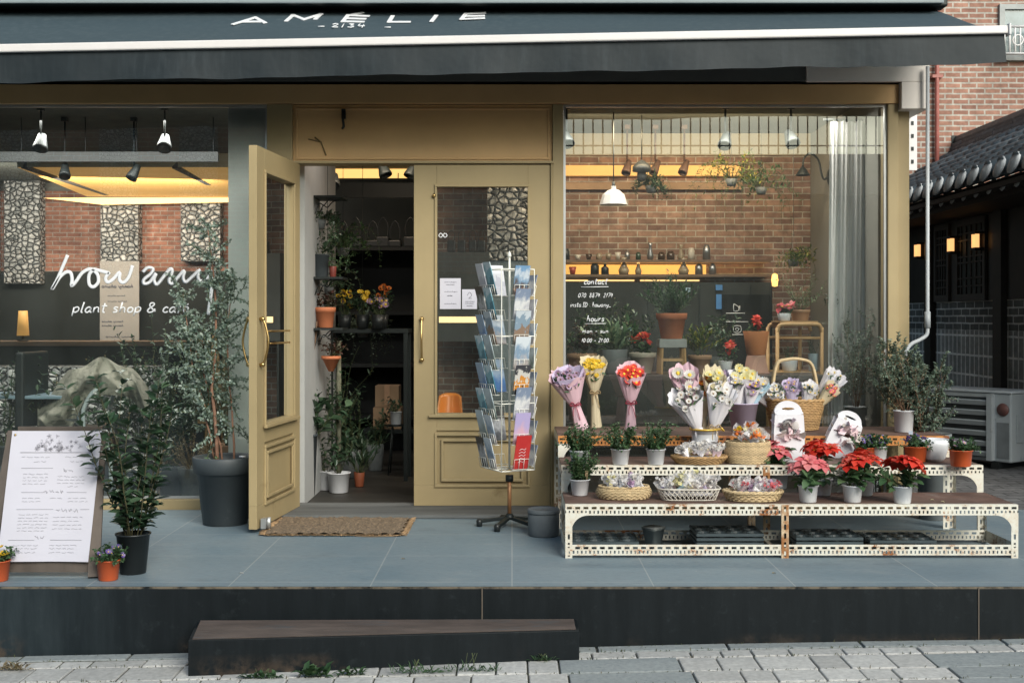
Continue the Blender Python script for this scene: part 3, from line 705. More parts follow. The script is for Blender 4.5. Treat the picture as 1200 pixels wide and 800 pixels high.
TW2 = brickmat('dark_brick_band', (.10, .11, .11), (.14, .15, .15), (.6, .62, .62), .24, .075, 'yz', .009, .4, var=.2)
b = MB(); b.box(WXH + .012, WXH + .3, ye0 + .2, ye1, -.1, 1.05); b.build('lower_wall', TW, hk)
b = MB(); b.box(WXH + .013, WXH + .3, ye0 + .2, ye1, 1.0505, 1.3495); b.build('brick_band', TW2, hk)
for y in (-1.2, 1.0, 2.15, 4.1, 6.2): b = MB(); b.box(WXH - .05, WXH + .01, y - .1, y + .1, -.05, 2.2); b.build('timber_post', DT, hk)
for y0, y1 in ((.25, .9), (2.5, 3.3), (3.5, 3.95)):
    b = MB()
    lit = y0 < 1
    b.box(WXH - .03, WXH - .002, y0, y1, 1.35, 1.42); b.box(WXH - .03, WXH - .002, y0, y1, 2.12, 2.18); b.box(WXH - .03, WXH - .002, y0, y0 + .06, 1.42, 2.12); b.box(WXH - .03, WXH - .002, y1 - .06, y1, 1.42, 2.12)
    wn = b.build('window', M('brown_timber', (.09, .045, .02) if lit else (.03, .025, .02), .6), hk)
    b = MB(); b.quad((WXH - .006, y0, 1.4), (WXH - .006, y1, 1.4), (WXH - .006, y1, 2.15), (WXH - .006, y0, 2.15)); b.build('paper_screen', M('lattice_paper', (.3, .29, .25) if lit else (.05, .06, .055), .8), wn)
    b = MB()
    for k in range(1, 6): y = y0 + k * (y1 - y0) / 6; b.box(WXH - .02, WXH - .01, y - .009, y + .009, 1.42, 2.12)
    for z in (1.5, 1.58, 1.74, 1.8, 1.97, 2.04): b.box(WXH - .024, WXH - .0205, y0 + .06, y1 - .06, z - .008, z + .008)
    b.build('lattice', DT, wn)
LGT = emit('lantern_light', (1, .5, .18), 1.3)
for px, yw, lab in ((1143, 2.35, 'nearest and brightest'), (1114, 3.4, 'middle'), (1075, 4.85, 'farthest')):
    x, z = 4.05 + WXH - .09, 1.93
    y = (px - 600); D = x * F / y; y = D + CAMY
    l = thing('wall_lantern', lab + ' lit amber lantern on the dark wall of the tiled house', 'lantern', (x, y, z), 0, 'lit lanterns under the tiled eaves')
    b = MB(); b.tube([(0, -.045, -.06), (0, -.045, .07)], .022, 8); b.tube([(0, .045, -.06), (0, .045, .07)], .022, 8); b.build('lamp_tube', LGT, l)
    b = MB(); b.box(-.03, .08, -.07, .07, -.085, -.062); b.box(-.03, .08, -.07, .07, .072, .095); b.box(.03, .085, -.02, .02, -.06, .07); b.build('bracket', DT, l)
# roofs and alley wall beyond, so a step aside still sees a street
b = thing('grey_side_wall', 'plain dark rendered wall closing the far end of the alley', 'wall', (3.3, 8.2, 0)); m = MB(); m.box(-.9, 1.4, 0, .2, 0, 3); m.build('wall_body', M('side_render', (.05, .055, .055), .9), b)
m = MB(); m.box(-.92, 1.42, -.03, .23, 3.0, 3.06); m.build('coping', TILE, b)

# white slotted strip and grey downpipe on the corner
b = MB(); x = WX(1068, .3)
b.box(x - .03, x + .03, .28, .3, WZ(200, .3), WZ(133, .3), 0)
for k in range(4): z = WZ(145 + k * 15, .3); b.box(x - .008, x + .008, .276, .2795, z - .012, z + .012, 1)
tag(b.build('bracket_strip', [WHITE_P, DARK]), 'short white slotted metal strip fixed at the shop corner below the cladding', 'bracket')
dp = thing('downpipe', 'thin grey pipe hanging down the shop corner and bending to the left at its foot', 'pipe', (WX(1087, -.1), -.1, 0))
b = MB(); P = [V((0, 0, WZ(78, -.1))), V((0, 0, 1.25)), V((0, 0, WZ(383, -.1)))]; ox = WX(1087, -.1)
cur = [(WX(px, -.1) - ox, 0, WZ(py, -.1)) for px, py in ((1087, 383), (1086, 392), (1078, 398), (1068, 403), (1062, 412), (1061, 430), (1061, 560))]
b.tube(P[:2] + smooth(cur, 5), .0115, 10)
b.build('pipe', M('grey_pvc', (.42, .44, .46), .45, var=.08), dp)
b = MB(); b.tube([(0, 0, WZ(365, -.1)), (0, 0, WZ(384, -.1))], .018, 10); b.build('coupling', M('grey_pvc_dark', (.33, .35, .37), .45), dp)
# ================================================================== INSIDE, LEFT ROOM
def gabionmat():
    m, nt, b = newmat('gabion_stone')
    v = ocoord(nt, (1, 1, 1.25))
    n0 = N(nt, 'ShaderNodeTexNoise'); nt.links.new(v, n0.inputs['Vector']); n0.inputs['Scale'].default_value = 9
    va = N(nt, 'ShaderNodeVectorMath', operation='MULTIPLY_ADD'); nt.links.new(n0.outputs['Color'], va.inputs[0]); va.inputs[1].default_value = (.03, .03, .03); nt.links.new(v, va.inputs[2])
    vo = N(nt, 'ShaderNodeTexVoronoi', feature='DISTANCE_TO_EDGE'); nt.links.new(va.outputs[0], vo.inputs['Vector']); vo.inputs['Scale'].default_value = 17
    vc = N(nt, 'ShaderNodeTexVoronoi', feature='F1'); nt.links.new(va.outputs[0], vc.inputs['Vector']); vc.inputs['Scale'].default_value = 17
    sp = N(nt, 'ShaderNodeSeparateColor'); nt.links.new(vc.outputs['Color'], sp.inputs[0])
    st = mixc(nt, sp.outputs[0], (.38, .39, .38), (.78, .77, .74))
    k = mixc(nt, mapr(nt, vo.outputs[0], .02, .14), (.015, .016, .016), st)
    nt.links.new(k, b.inputs['Base Color']); b.inputs['Roughness'].default_value = .9
    bump(nt, b, mapr(nt, vo.outputs[0], 0, .25), .9, .03); return m
GAB = gabionmat(); WIREG = M('grey_wire', (.16, .16, .16), .5, .3)
YB2 = 5.28
BRK2 = brickmat('reflected_brick', (.36, .165, .11), (.23, .10, .07), (.34, .3, .26), .15, .045, 'xz', .005, .6)
b = MB(); b.box(-6.4, -1.9, YB2, 5.39, WZ(318, YB2), 2.5); b.build('reflected_brick_band', BRK2, shop)  # reflected brick of the building opposite, added as a solid band
b = MB(); b.box(-6.4, -1.9, YB2 - .02, 5.39, .0, WZ(318, YB2) - .002); b.box(-1.9, 2.3, 5.3, 5.395, 0, 2.599); b.build('dark_lower_wall', DARKWALL, shop)
for x0, x1, y0, y1, k in ((-30, -6, 150, 332, 0), (5, 47, 150, 332, 1), (118, 162, 235, 306, 2), (212, 258, 235, 306, 3)):  # reflections of the pillars opposite, added here as solid stone
    b = MB(); yy = YB2 - .14; X0, X1, Z0, Z1 = WX(x0, yy), WX(x1, yy), WZ(y1, yy), min(2.59, WZ(y0, yy))
    b.box(X0, X1, yy, YB2 - .001, Z0, Z1, 0)
    g = b.build('gabion_body', GAB); 
    t_ = thing('gabion_pillar', ('reflected stone filled wire pillar, built solid at the far left edge of the left window', 'tall reflected stone filled wire pillar, built solid second from the left edge', 'reflected stone filled wire pillar, built solid above the printed banner', 'reflected stone filled wire pillar, built solid beside the slim tree')[k], 'pillar', ((X0 + X1) / 2, yy, 0), 0)
    g.parent = t_; g.location = (-(X0 + X1) / 2, -yy, 0)
    m = MB(); n_ = int((X1 - X0) / .07) + 1
    for q in range(n_ + 1): xx = X0 + q * (X1 - X0) / n_ - (X0 + X1) / 2; m.bar((xx, -.008, Z0), (xx, -.008, Z1), .0022, .0022)
    n_ = int((Z1 - Z0) / .07) + 1
    for q in range(n_ + 1): zz = Z0 + q * (Z1 - Z0) / n_; m.bar((X0 - (X0 + X1) / 2, -.013, zz), (X1 - (X0 + X1) / 2, -.013, zz), .0022, .0022)
    m.build('wire_mesh', WIREG, t_)
# banner: a street reflection, added here as solid cloth with mirrored print
yy = YB2 - .17; X0, X1, Z0, Z1 = WX(117, yy), WX(163, yy), WZ(425, yy), WZ(306, yy)
bn = thing('banner', 'narrow pale printed banner reflected below a stone pillar, built solid behind the left window', 'banner', (X0, yy, Z0))
b = MB(); b.box(0, X1 - X0, 0, .008, 0, Z1 - Z0); b.build('cloth', M('banner_cloth', (.42, .39, .36), .8, var=.05), bn)
b = MB(); H = Z1 - Z0; w_ = X1 - X0
for f, a, c, h, r in ((.74, .15, .95, .035, .005), (.655, .35, .8, .015, .002), (.6, .3, .8, .015, .002), (.40, .4, .95, .02, .003), (.36, .4, .95, .02, .003), (.25, .1, .85, .02, .003), (.21, .15, .85, .018, .003), (.08, .1, .9, .018, .003)):
    write(b, 'honny ahunoh'[:11], w_ * a, H * f, h, r, lambda p, q: (w_ - p, -.002, q), fit=w_ * (c - a), k=2)
b.build('print', INK, bn)
# warm cove: amber panel, dark beams, track with spotlights
def wbox(mb, x0, x1, y0, y1, y, d, m=0): mb.box(WX(x0, y), WX(x1, y), y, y + d, WZ(y1, y), WZ(y0, y), m)
cv = thing('ceiling_cove', 'amber lit ceiling recess with dark crossing beams behind the left window', 'ceiling light', (-4, 3.5, 2.0))
b = MB()
pts = [(65, 203), (270, 203), (270, 228), (200, 226), (118, 240), (65, 222)]
def polyat(mb, px, y, m=0):
    mb.add([W(a, c, y) - V((-4, 3.5, 2.0)) for a, c in px], [tuple(range(len(px)))[::-1]], m)
b.add([W(20, 196, 3.2) - V((-4, 3.5, 2)), W(272, 196, 3.2) - V((-4, 3.5, 2)), W(272, 236, 5.2) - V((-4, 3.5, 2)), W(115, 236, 5.2) - V((-4, 3.5, 2))], [(0, 1, 2, 3)])
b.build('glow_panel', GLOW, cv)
b = MB()
for p, q in (((28, 192), (130, 226)), ((205, 192), (268, 224))): b.bar(W(p[0], p[1], 3.1) - V((-4, 3.5, 2)), W(q[0], q[1], 4.9) - V((-4, 3.5, 2)), .05, .08)
b.bar(W(100, 228, 4.9) - V((-4, 3.5, 2)), W(272, 227, 4.9) - V((-4, 3.5, 2)), .03, .06)
b.build('beam', M('grey_beam', (.09, .09, .085), .7, var=.2), cv)
b = MB()
b.add([W(50, 232, 4.95) - V((-4, 3.5, 2)), W(272, 231, 4.95) - V((-4, 3.5, 2)), W(272, 237, 4.95) - V((-4, 3.5, 2)), W(120, 240, 4.95) - V((-4, 3.5, 2))], [(0, 1, 2, 3)]); b.build('light_strip', LED, cv)
b = MB(); b.add([W(20, 196, 3.1) - V((-4, 3.5, 2)), W(272, 196, 3.1) - V((-4, 3.5, 2)), W(272, 150, 3.1) - V((-4, 3.5, 2)), W(20, 150, 3.1) - V((-4, 3.5, 2))], [(0, 1, 2, 3)]); b.build('soffit', M('pale_soffit', (.5, .46, .34), .8, var=.2, scale=4), cv)
tr = thing('light_track', 'grey ceiling track running across the top of the left window', 'light track', W(0, 183, 1.2)); o_ = W(0, 183, 1.2)
b = MB(); b.bar(W(-60, 184, 1.2) - o_, W(256, 184, 1.2) - o_, .03, .07); 
for px in (25, 100, 160, 250): p = W(px, 184, 1.2) - o_; b.tube([p, (p.x, p.y, 2.6 - o_.z)], .004, 5)
b.build('rail', M('grey_track', (.045, .05, .05), .5), tr)
def spot(px, py, y, label, mat, aim=(0, -.4, -1), r=.05, drop=None, group='track spotlights'):
    p = W(px, py, y); t = thing('spotlight', label, 'spotlight', p, 0, group)
    top = (drop if drop is not None else 2.6) - p.z
    b = MB(); b.lathe([(0, .07), (r * .55, .065), (r * .7, .03), (r, -.03), (r, -.05), (r * .86, -.045), (r * .5, -.01), (0, 0)], 14)
    b.xf(V(aim).to_track_quat('-Z', 'Y').to_matrix().to_4x4()); b.build('lamp_shade', mat, t)
    b = MB(); b.tube([(0, 0, .05), (0, 0, top)], .007, 6); b.box(-.02, .02, -.02, .02, top - .03, top - .001); b.build('stem', mat, t)
SG = M('grey_lamp', (.06, .065, .065), .4, .3)
spot(48, 168, .75, 'pale spotlight hanging above the left end of the ceiling track', SG)
spot(193, 168, .75, 'pale spotlight above the right part of the left window, largest there', SG, (.1, -.7, -1))
spot(76, 201, 1.2, 'small dark spotlight below the grey track at left', DARK, (.2, -.6, -1), .04)
spot(157, 203, 1.2, 'small dark spotlight below the grey track at right', DARK, (-.4, -.4, -1), .04)
# dark counter and shelving at back left
ct = thing('counter', 'dark cafe counter in the depth of the left room', 'counter', (-4.2, 3.6, 0))
b = MB(); b.box(-1.6, 1.5, 0, .6, 0, .92); b.build('counter_body', DARKWALL, ct); b = MB(); b.box(-1.63, 1.53, -.03, .63, .921, .96); b.build('countertop', WOODX, ct)
b = thing('counter_lamp', 'small amber standing lamp glowing on the dark cafe counter', 'lamp', (W(27, 385, 3.8).x, 3.8, .961)); m = MB(); m.lathe([(0, .28), (.04, .28), (.055, .05), (.0, .05)], 12); m.build('lamp_shade', GLOW, b); m = MB(); m.lathe([(0, 0), (.05, 0), (.05, .012), (.01, .02), (.01, .06), (0, .06)], 12); m.build('base', DARK, b)
# glass table, chair under a mottled blanket
tb = thing('side_table', 'low table with a pale blue top edge at the left end of the left window', 'table', (WX(20, .55), .62, 0))
b = MB(); zt_ = WZ(463, .5); b.box(-.6, .36, -.2, .25, zt_ - .02, zt_); b.build('tabletop', M('pale_blue_top', (.3, .42, .5), .3), tb, bevel=.004)
for x_, y_ in ((-.5, -.15), (.3, -.15), (.3, .2), (-.5, .2)): b = MB(); b.tube([(x_, y_, .001), (x_, y_, zt_ - .02)], .014, 8); b.build('leg', M('pale_blue_leg', (.3, .4, .46), .4), tb)
ch = thing('armchair', 'white tube framed chair behind the menu board and the glass', 'chair', (WX(110, .62), .62, 0))
b = MB(); zc = WZ(452, .6)
b.tube(smooth([(-.16, -.2, .003), (-.16, -.2, zc - .2), (-.1, -.2, zc - .02), (.04, -.2, zc), (.06, -.2, zc - .05)], 4), .013, 8)
fr = M('white_tube', (.55, .62, .64), .35)
b = MB(); b.tube(smooth([(.02, -.2, .003), (.0, -.2, .5), (.01, -.2, zc - .12), (.07, -.18, zc - .02), (.16, -.1, zc)], 4), .014, 8); b.build('leg', fr, ch)
b = MB(); b.tube(smooth([(.05, .2, .003), (.04, .2, .5), (.05, .2, zc - .12), (.1, .15, zc - .02), (.16, -.1, zc)], 4), .014, 8); b.build('leg', fr, ch)
for yy in (-.2, .2): b = MB(); b.tube([(-.38, yy, .003), (-.36, yy, .42)], .013, 8); b.build('leg', fr, ch)
b = MB(); b.box(-.42, .05, -.22, .22, .40, .45); b.build('seat', DARK, ch, bevel=.015); b = MB(); b.box(-.44, -.38, -.22, .22, .46, .95); b.build('backrest', DARK, ch, bevel=.015)
# blanket draped: heightfield
def camo():
    m, nt, b = newmat('mottled_blanket'); n1 = noise(nt, ocoord(nt), 7, 2); n2 = noise(nt, ocoord(nt, (1, 1.3, 1)), 11, 2)
    k = mixc(nt, mapr(nt, n1, .48, .52), (.30, .29, .235), (.36, .345, .285)); k = mixc(nt, mapr(nt, n2, .55, .58), k, (.21, .21, .165))
    nt.links.new(k, b.inputs['Base Color']); b.inputs['Roughness'].default_value = .95; bump(nt, b, noise(nt, ocoord(nt), 22, 5), .8, .02); return m
b = MB(); nu, nv_ = 90, 30; ob = V((WX(105, .45), .45, 0))
for i in range(nu + 1):
    for j in range(nv_ + 1):
        u, v_ = i / nu, j / nv_
        px = 44 + 130 * u; top = 3 * math.sin(u * 19) + (478 - 150 * u if u < .28 else 436 - 15 * math.sin(PI * (u - .28) / .62) + (30 * (u - .85) * 5 * .5 if u > .85 else 0))
        bot = (503 - 4 * math.cos(u * 30) if u < .3 else 503 - 280 * (u - .3) if u < .42 else top + 40 + 5 * math.sin(u * 14))
        py = top + (bot - top) * v_
        y = .42 + .05 * math.sin(u * 9 + 5 * v_ + math.sin(u * 23)) + .035 * abs(math.sin(u * 13 - v_ * 6 + 2 * math.sin(u * 7))) - .1 * math.sin(PI * v_) * .6 + .12 * (1 - v_) ** 3
        b.v.append(tuple(W(px, py, y) - ob))
for i in range(nu):
    for j in range(nv_): a = i * (nv_ + 1) + j; b.f.append((a, a + nv_ + 1, a + nv_ + 2, a + 1)); b.m.append(0); b.s.append(True)
o = b.build('blanket', camo(), loc=ob); tag(o, 'mottled olive blanket draped in folds over the chair behind the left window', 'blanket')

# ================================================================== THE STREET OPPOSITE (seen as reflection)
op = thing('opposite_building', 'low brick building across the street with a railed terrace and stone pillars', 'building', (0, -12.4, 0))
OB = brickmat('opposite_brick', (.4, .17, .1), (.3, .12, .08), (.4, .36, .3), .22, .075, 'xz', .01, .4)
b = MB(); b.box(-12, .8, -5, 0, 1.9, 4.6); b.build('brick_wall', OB, op)
b = MB(); b.box(-12, .8, -5, -.3, -.3, 1.9); b.box(.8, 12, -5, -.3, -.3, 3.2); b.build('shopfront', DARKWALL, op)
b = MB(); b.box(.8, 12, -5, 0, 3.2, 3.85); b.build('parapet', M('pale_concrete', (.55, .5, .42), .9), op)
for xx in (-10.6, -9.2, -8, -6.4, -5.1, -3.4, -1.8, -.05): b = MB(); b.box(xx - .3, xx + .3, .001, .12, 1.8, 4.3); b.build('gabion_pillar', GAB, op)
b = MB()
for k in range(70): x = .85 + k * .16; b.tube([(x, -.1, 3.85), (x, -.1, 4.5)], .012, 4)
b.tube([(.8, -.1, 4.5), (12, -.1, 4.5)], .02, 5); b.tube([(.8, -.1, 4.0), (12, -.1, 4.0)], .014, 5); b.build('railing', DARK, op)
# ================================================================== PLANT AND POT KIT
def rdir(r, up=0):
    while True:
        v = V((r.uniform(-1, 1), r.uniform(-1, 1), r.uniform(-1, 1)))
        if .1 < v.length < 1: v.normalize(); v.z += up; return v.normalized()
def pot(root, rt, rb, h, mat, rim='lip', n=26, soil=.84, label=None, sx=1):
    prof = [(0, .0), (rb * .9, 0), (rb, .004)]
    if rim == 'band': prof += [(rb + (rt - rb) * .72 - .0, h * .76), (rt * 1.02, h * .765), (rt * 1.05, h * .985), (rt * 1.03, h), (rt * .93, h), (rt * .9, h * soil)]
    elif rim == 'lip': prof += [(rt * .97, h * .955), (rt * 1.045, h * .96), (rt * 1.05, h * .995), (rt * 1.0, h), (rt * .95, h * .99), (rt * .92, h * soil)]
    else: prof += [(rt, h * .99), (rt * .99, h), (rt * .95, h), (rt * .92, h * soil)]
    b = MB(); b.lathe(prof[:-1] + [prof[-1]], n, m=0)
    b.f.pop(); b.m.pop(); b.s.pop()
    o = b.build('pot', mat, root)
    if label: o['label'] = label
    b = MB(); b.lathe([(rt * .925, h * soil * .99), (rt * .5, h * (soil + .03)), (0, h * (soil + .035))], 16); b.f = b.f[:-1] if len(b.f) > 32 else b.f; b.m = b.m[:len(b.f)]; b.s = b.s[:len(b.f)]
    b.build('soil', SOIL, root)
    return h * (soil + .02)
def foliage(root, z0, L, mat, seed, stems=10, H=.2, tilt=.7, lpn=3, nodes=7, ll=.03, lw=.014, stemmat=None, sr=.0018, branch=0, droop=0, c=(0, 0), up=.35, parts=('foliage', 'stem'), rbase=.01, wob=.25, leafup=.4, start=.2, squash=1, fold=.25):
    r = random.Random(seed); lf = MB(); st = MB()
    def grow(p, d, length, rad, depth, nn):
        pts = [p.copy()]; step = length / nn
        for i in range(nn):
            d = (d + rdir(r) * wob + V((0, 0, up * .2 - droop * (i / nn)))).normalized()
            d.y *= squash; d.normalize()
            p = p + d * step; pts.append(p.copy())
            f = (i + 1) / nn
            if f > start:
                for k in range(lpn):
                    o = rdir(r); o = (o - d * o.dot(d)).normalized()
                    ld = (o + d * leafup + V((0, 0, .15))).normalized()
                    s_ = r.uniform(.65, 1.15) * (1.0 - .25 * f)
                    lf.leaf(p + d * step * r.uniform(-.5, .5), ld, (V((0, 0, 1)) + rdir(r) * .5).normalized(), ll * s_, lw * s_, fold=fold, curl=r.uniform(-.1, .4))
            if depth and i > 0 and r.random() < .8:
                o = rdir(r, .2); grow(p, (o + d * .7).normalized(), length * (1 - f * .6) * r.uniform(.25, .5), rad * .55, depth - 1, max(3, nn * 2 // 3))
        st.tube(pts, [rad * (1 - .7 * i / nn) for i in range(nn + 1)], 5)
    for s_ in range(stems):
        a = r.uniform(0, 2 * PI); t = tilt * math.sqrt(r.random())
        d = V((math.sin(t) * math.cos(a), math.sin(t) * math.sin(a), math.cos(t)))
        grow(V((c[0] + rbase * math.cos(a), c[1] + rbase * math.sin(a), z0)), d, H * r.uniform(.7, 1.05), sr, branch, nodes)
    lf.build(parts[0], mat, root)
    if parts[1]: st.build(parts[1], stemmat or GSTEM, root)
    return r
def blooms(root, r, pts, mat, cmat, R=.018, petals=5, name='flower', cr=.004, face=None, cup=.35, w=.8, split=False):
    b = MB()
    for p in pts:
        if split: b = MB()
        n_ = (V(face) if face else (V((0, -.6, .7)))) + rdir(r) * .45; n_.normalize()
        x = n_.cross(V((.1, .2, 1))).normalized(); y = n_.cross(x)
        a0 = r.random() * 6; s_ = R * r.uniform(.8, 1.15)
        for k in range(petals):
            a = a0 + 2 * PI * k / petals; d = (x * math.cos(a) + y * math.sin(a) + n_ * cup).normalized()
            b.leaf(V(p), d, n_, s_, s_ * w * 5 / max(5, petals) * 1.05, 0, fold=.1, curl=-.25, tip=.95)
        b.ball(V(p) + n_ * .002, cr * 1.0, 6, 4, 1)
        if split: b.build(name, [mat, cmat], root)
    return None if split else b.build(name, [mat, cmat], root)
YC = M('yellow_centre', (.75, .5, .06), .8); BRC = M('brown_centre', (.12, .05, .02), .8)
def tagstick(root, p, col=(.75, .75, .78), h=.05, w=.022, lean=.1):
    b = MB(); p = V(p); b.bar(p, p + V((lean * .03, 0, h)), .003, .001); b.box(p.x - w / 2, p.x + w / 2, p.y - .001, p.y + .0005, p.z + h, p.z + h + w * .9)
    b.build('plant_tag', M('plant_tag', col, .5, var=.02), root)

# ================================================================== OUTDOOR THINGS ON THE PLATFORM, LEFT
# menu board
g = ground_at(58, 668, 0)
mbd = thing('menu_board', 'wooden sandwich board with a white printed menu sheet, drawn flowers at the top', 'menu board', (g.x, g.y, 0))
D0 = g.y - CAMY
def loc3(px, py, y): p = W(px, py, y); return p - V((g.x, g.y, 0))
y0, y1 = -1.98, -1.72
def brd(px, py): # point on leaning face; board leans back with height
    t = (668 - py) / (668 - 498); y = y0 + (y1 - y0) * t; return loc3(px, py, y)
b = MB()
FR = M('board_wood', (.105, .085, .072), .75, var=.3, scale=7, stretch=(1, 1, .2), bmp=.2)
b.bar(brd(-14, 672), brd(16, 505), .045, .025); b.build('leg', FR, mbd)
b = MB(); b.bar(brd(110, 676), brd(118, 506), .05, .025); b.build('leg', FR, mbd)
b = MB(); b.bar(brd(-2, 662) + V((0, .004, 0)), brd(108, 662) + V((0, .004, 0)), .02, .06); b.build('cross_rail', FR, mbd); b = MB(); b.bar(brd(20, 505) + V((0, .02, 0)), brd(118, 505) + V((0, .02, 0)), .02, .04); b.build('cross_rail', FR, mbd)
b = MB(); b.add([brd(12, 508) + V((0, .02, 0)), brd(118, 508) + V((0, .02, 0)), brd(112, 655) + V((0, .02, 0)), brd(-6, 655) + V((0, .02, 0))], [(0, 1, 2, 3)]); b.build('panel', BLACK_PL, mbd)
for s_ in (8, 128):
    b = MB(); q = brd(s_, 508); b.bar(q + V((0, .03, 0)), V((q.x, q.y + .32, .0)), .03, .02); b.build('leg', FR, mbd)
b = MB(); pc = [(17.5, 504), (122, 504), (107, 656), (0, 656)]
def sheet(u, v_):
    a = pc[0][0] + (pc[1][0] - pc[0][0]) * u; c = pc[3][0] + (pc[2][0] - pc[3][0]) * u
    return brd(a + (c - a) * v_, 504 + 152 * v_) + V((0, -.03 - .012 * (v_ ** 3) * abs(u - .3) - .004 * math.sin(u * 7) * v_, 0))
for i in range(13):
    for j in range(13): b.v.append(tuple(sheet(i / 12, j / 12)))
for i in range(12):
    for j in range(12): a = i * 13 + j; b.f.append((a, a + 1, a + 14, a + 13)); b.m.append(0); b.s.append(True)
o = b.build('menu_sheet', PAPER, mbd)
b = MB(); s3 = lambda u, v_: tuple(sheet(u, v_) + V((0, -.002, 0)))
rr = random.Random(3)
def line(u0, u1, v_, r=.0005): b.tube([s3(u0, v_), s3((u0 + u1) / 2, v_), s3(u1, v_)], r, 4)
line(.12, .9, .165, .001)
def scrib(u0, u1, v_, h=.008, r=.00055):
    u = u0
    while u < u1 - .02:
        wl_ = rr.uniform(.03, .07); k = 5
        b.tube([s3(min(u1, u + wl_ * q / k), v_ + h * (rr.random() - .5)) for q in range(k + 1)], r, 4); u += wl_ + .018
for u0, u1, v_ in ((.14, .45, .2), (.62, .85, .2), (.28, .45, .235), (.68, .82, .235)): scrib(u0, u1, v_)
for v_, L_ in ((.285, (.15, .5)), (.285, (.85, .95)), (.47, (.18, .42)), (.47, (.68, .9)), (.60, (.15, .55)), (.60, (.85, .95)), (.835, (.1, .38)), (.835, (.55, .9))): line(L_[0], L_[1], v_, .0006)
for u0, u1, v_, h in ((.62, .76, .3, .03), (.42, .65, .465, .026), (.58, .82, .61, .035), (.38, .5, .815, .03)): scrib(u0, u1, v_, h, .0009)
for v_ in (.33, .355, .38, .405): scrib(.18, .45, v_)
for v_ in (.35, .375, .40): scrib(.56, .86, v_)
scrib(.68, .8, .425)
for v_ in (.515, .54): scrib(.2, .42, v_); scrib(.7, .92, v_)
scrib(.5, .65, .515)
for v_ in (.64, .665, .69, .715, .74, .765): scrib(.18, .5, v_)
for v_ in (.66, .69, .72, .75): scrib(.56, .88, v_)
for v_ in (.875, .9, .93): scrib(.16, .44, v_); scrib(.55, .85, v_)
for k in range(30):                                           # drawn flowers
    u, v_ = .5 + rr.gauss(0, .15), .15 - abs(rr.gauss(0, .045)); v_ = max(.04, v_); R_ = rr.uniform(.02, .04); n_ = rr.choice((3, 5, 6)); ph = rr.random() * 6
    if not .2 < u < .84: continue
    b.tube([s3(u + R_ * (.5 + .5 * math.cos(n_ * a)) * math.cos(a + ph), v_ + .7 * R_ * (.5 + .5 * math.cos(n_ * a)) * math.sin(a + ph)) for a in [q * PI / 12 for q in range(24)]], .0005, 3, closed=True)
b.build('print', INK, o)
for u in (.04, .95): b = MB(); b.ball(V(s3(u, .03)), .006, 8, 4); b.build('pin', BRASS, o)

def potted(name, label, cat, px, py, z, rt, rb, h, pmat, rim='lip', group=None, plab=None, **kw):
    p = ground_at(px, py, z); root = thing(name, label, cat, p, rnd.random() * 6, group)
    zs = pot(root, rt, rb, h, pmat, rim); return root, zs
# black potted laurel
root, zs = potted('potted_shrub', 'tall dark glossy-leaved shrub in a black plastic pot beside the menu board', 'potted plant', 156, 671, 0, .077, .058, .185, BLACK_PL)
foliage(root, zs, 0, L_DARK, 5, stems=13, H=.74, tilt=.34, lpn=4, nodes=10, ll=.084, lw=.044, up=.5, wob=.12, leafup=.25, start=.05, rbase=.03, sr=.004, stemmat=M('laurel_stem', (.06, .055, .025), .7))
def pansy(px, py, z, col, label, pmat, seed, rt=.047, rb=.037, h=.075, ptag=True, group='pansies in orange pots', nfl=12, tagc=None, spread=.055):
    root, zs = potted('potted_pansy', label, 'potted flowers', px, py, z, rt, rb, h, pmat, group=group)
    r = foliage(root, zs, 0, L_MID, seed, stems=22, H=.075, tilt=1.15, lpn=4, nodes=4, ll=.026, lw=.018, up=.2, wob=.3, start=.0, rbase=.02)
    pts = [(r.uniform(-1, 1) * spread, r.uniform(-1, .6) * spread, zs + r.uniform(.025, .065)) for _ in range(nfl)]
    if col is not None: blooms(root, r, pts, col, YC, .016, 5, cr=.003)
    if tagc: tagstick(root, (.03, -.03, zs + .02), tagc)
    return root
pansy(127, 679, 0, P_PURP, 'orange pot of purple pansies standing in front of the menu board', ORPOT, 21, group=None, rt=.052, rb=.042, h=.092, nfl=14)
pansy(-2, 680, 0, P_YEL, 'orange pot with yellow flowers cut by the left edge of the view', ORPOT, 22, group=None, rt=.052, rb=.042, h=.092)
# charcoal tree pot with slender blue-green tree
root, zs = potted('potted_tree', 'slender blue green tree in a big charcoal pot next to the open door', 'potted tree', 264, 613, 0, .175, .125, .385, DKPOT, 'band')
R3 = random.Random(8)
b = MB(); tips = []
for k, (dx, hh, lean) in enumerate(((-.04, 1.34, .01), (.05, 1.05, .0), (-.02, .98, -.26), (-.06, .72, -.12))):
    p = V((dx, .02 * k - .02, zs)); pts = [p]; d = V((0, 0, 1))
    for i in range(9): p = p + V((lean * hh / 9 + R3.uniform(-.02, .02), R3.uniform(-.02, .02), hh / 9)); pts.append(p.copy())
    b.tube(pts, [.012 * (1 - .08 * q) if k == 0 else .007 * (1 - .08 * q) for q in range(10)], 7); tips.append(pts)
root.rotation_euler = (0, 0, 0)
b.build('trunk', M('reddish_bark', (.24, .13, .085), .8, var=.3, scale=16), root)
lf = MB(); st = MB()
def spray(p, d, L, n, lm):
    pts = [p]
    for i in range(n):
        d = (d + rdir(R3) * .3 + V((0, 0, .05))).normalized(); p = p + d * L / n; pts.append(p)
        for k in range(5):
            o = rdir(R3); lf.leaf(p + rdir(R3) * .008, (o + d * .5).normalized(), rdir(R3, .6), R3.uniform(.014, .028), R3.uniform(.010, .018), curl=.2)
    st.tube(pts, .0024, 4)
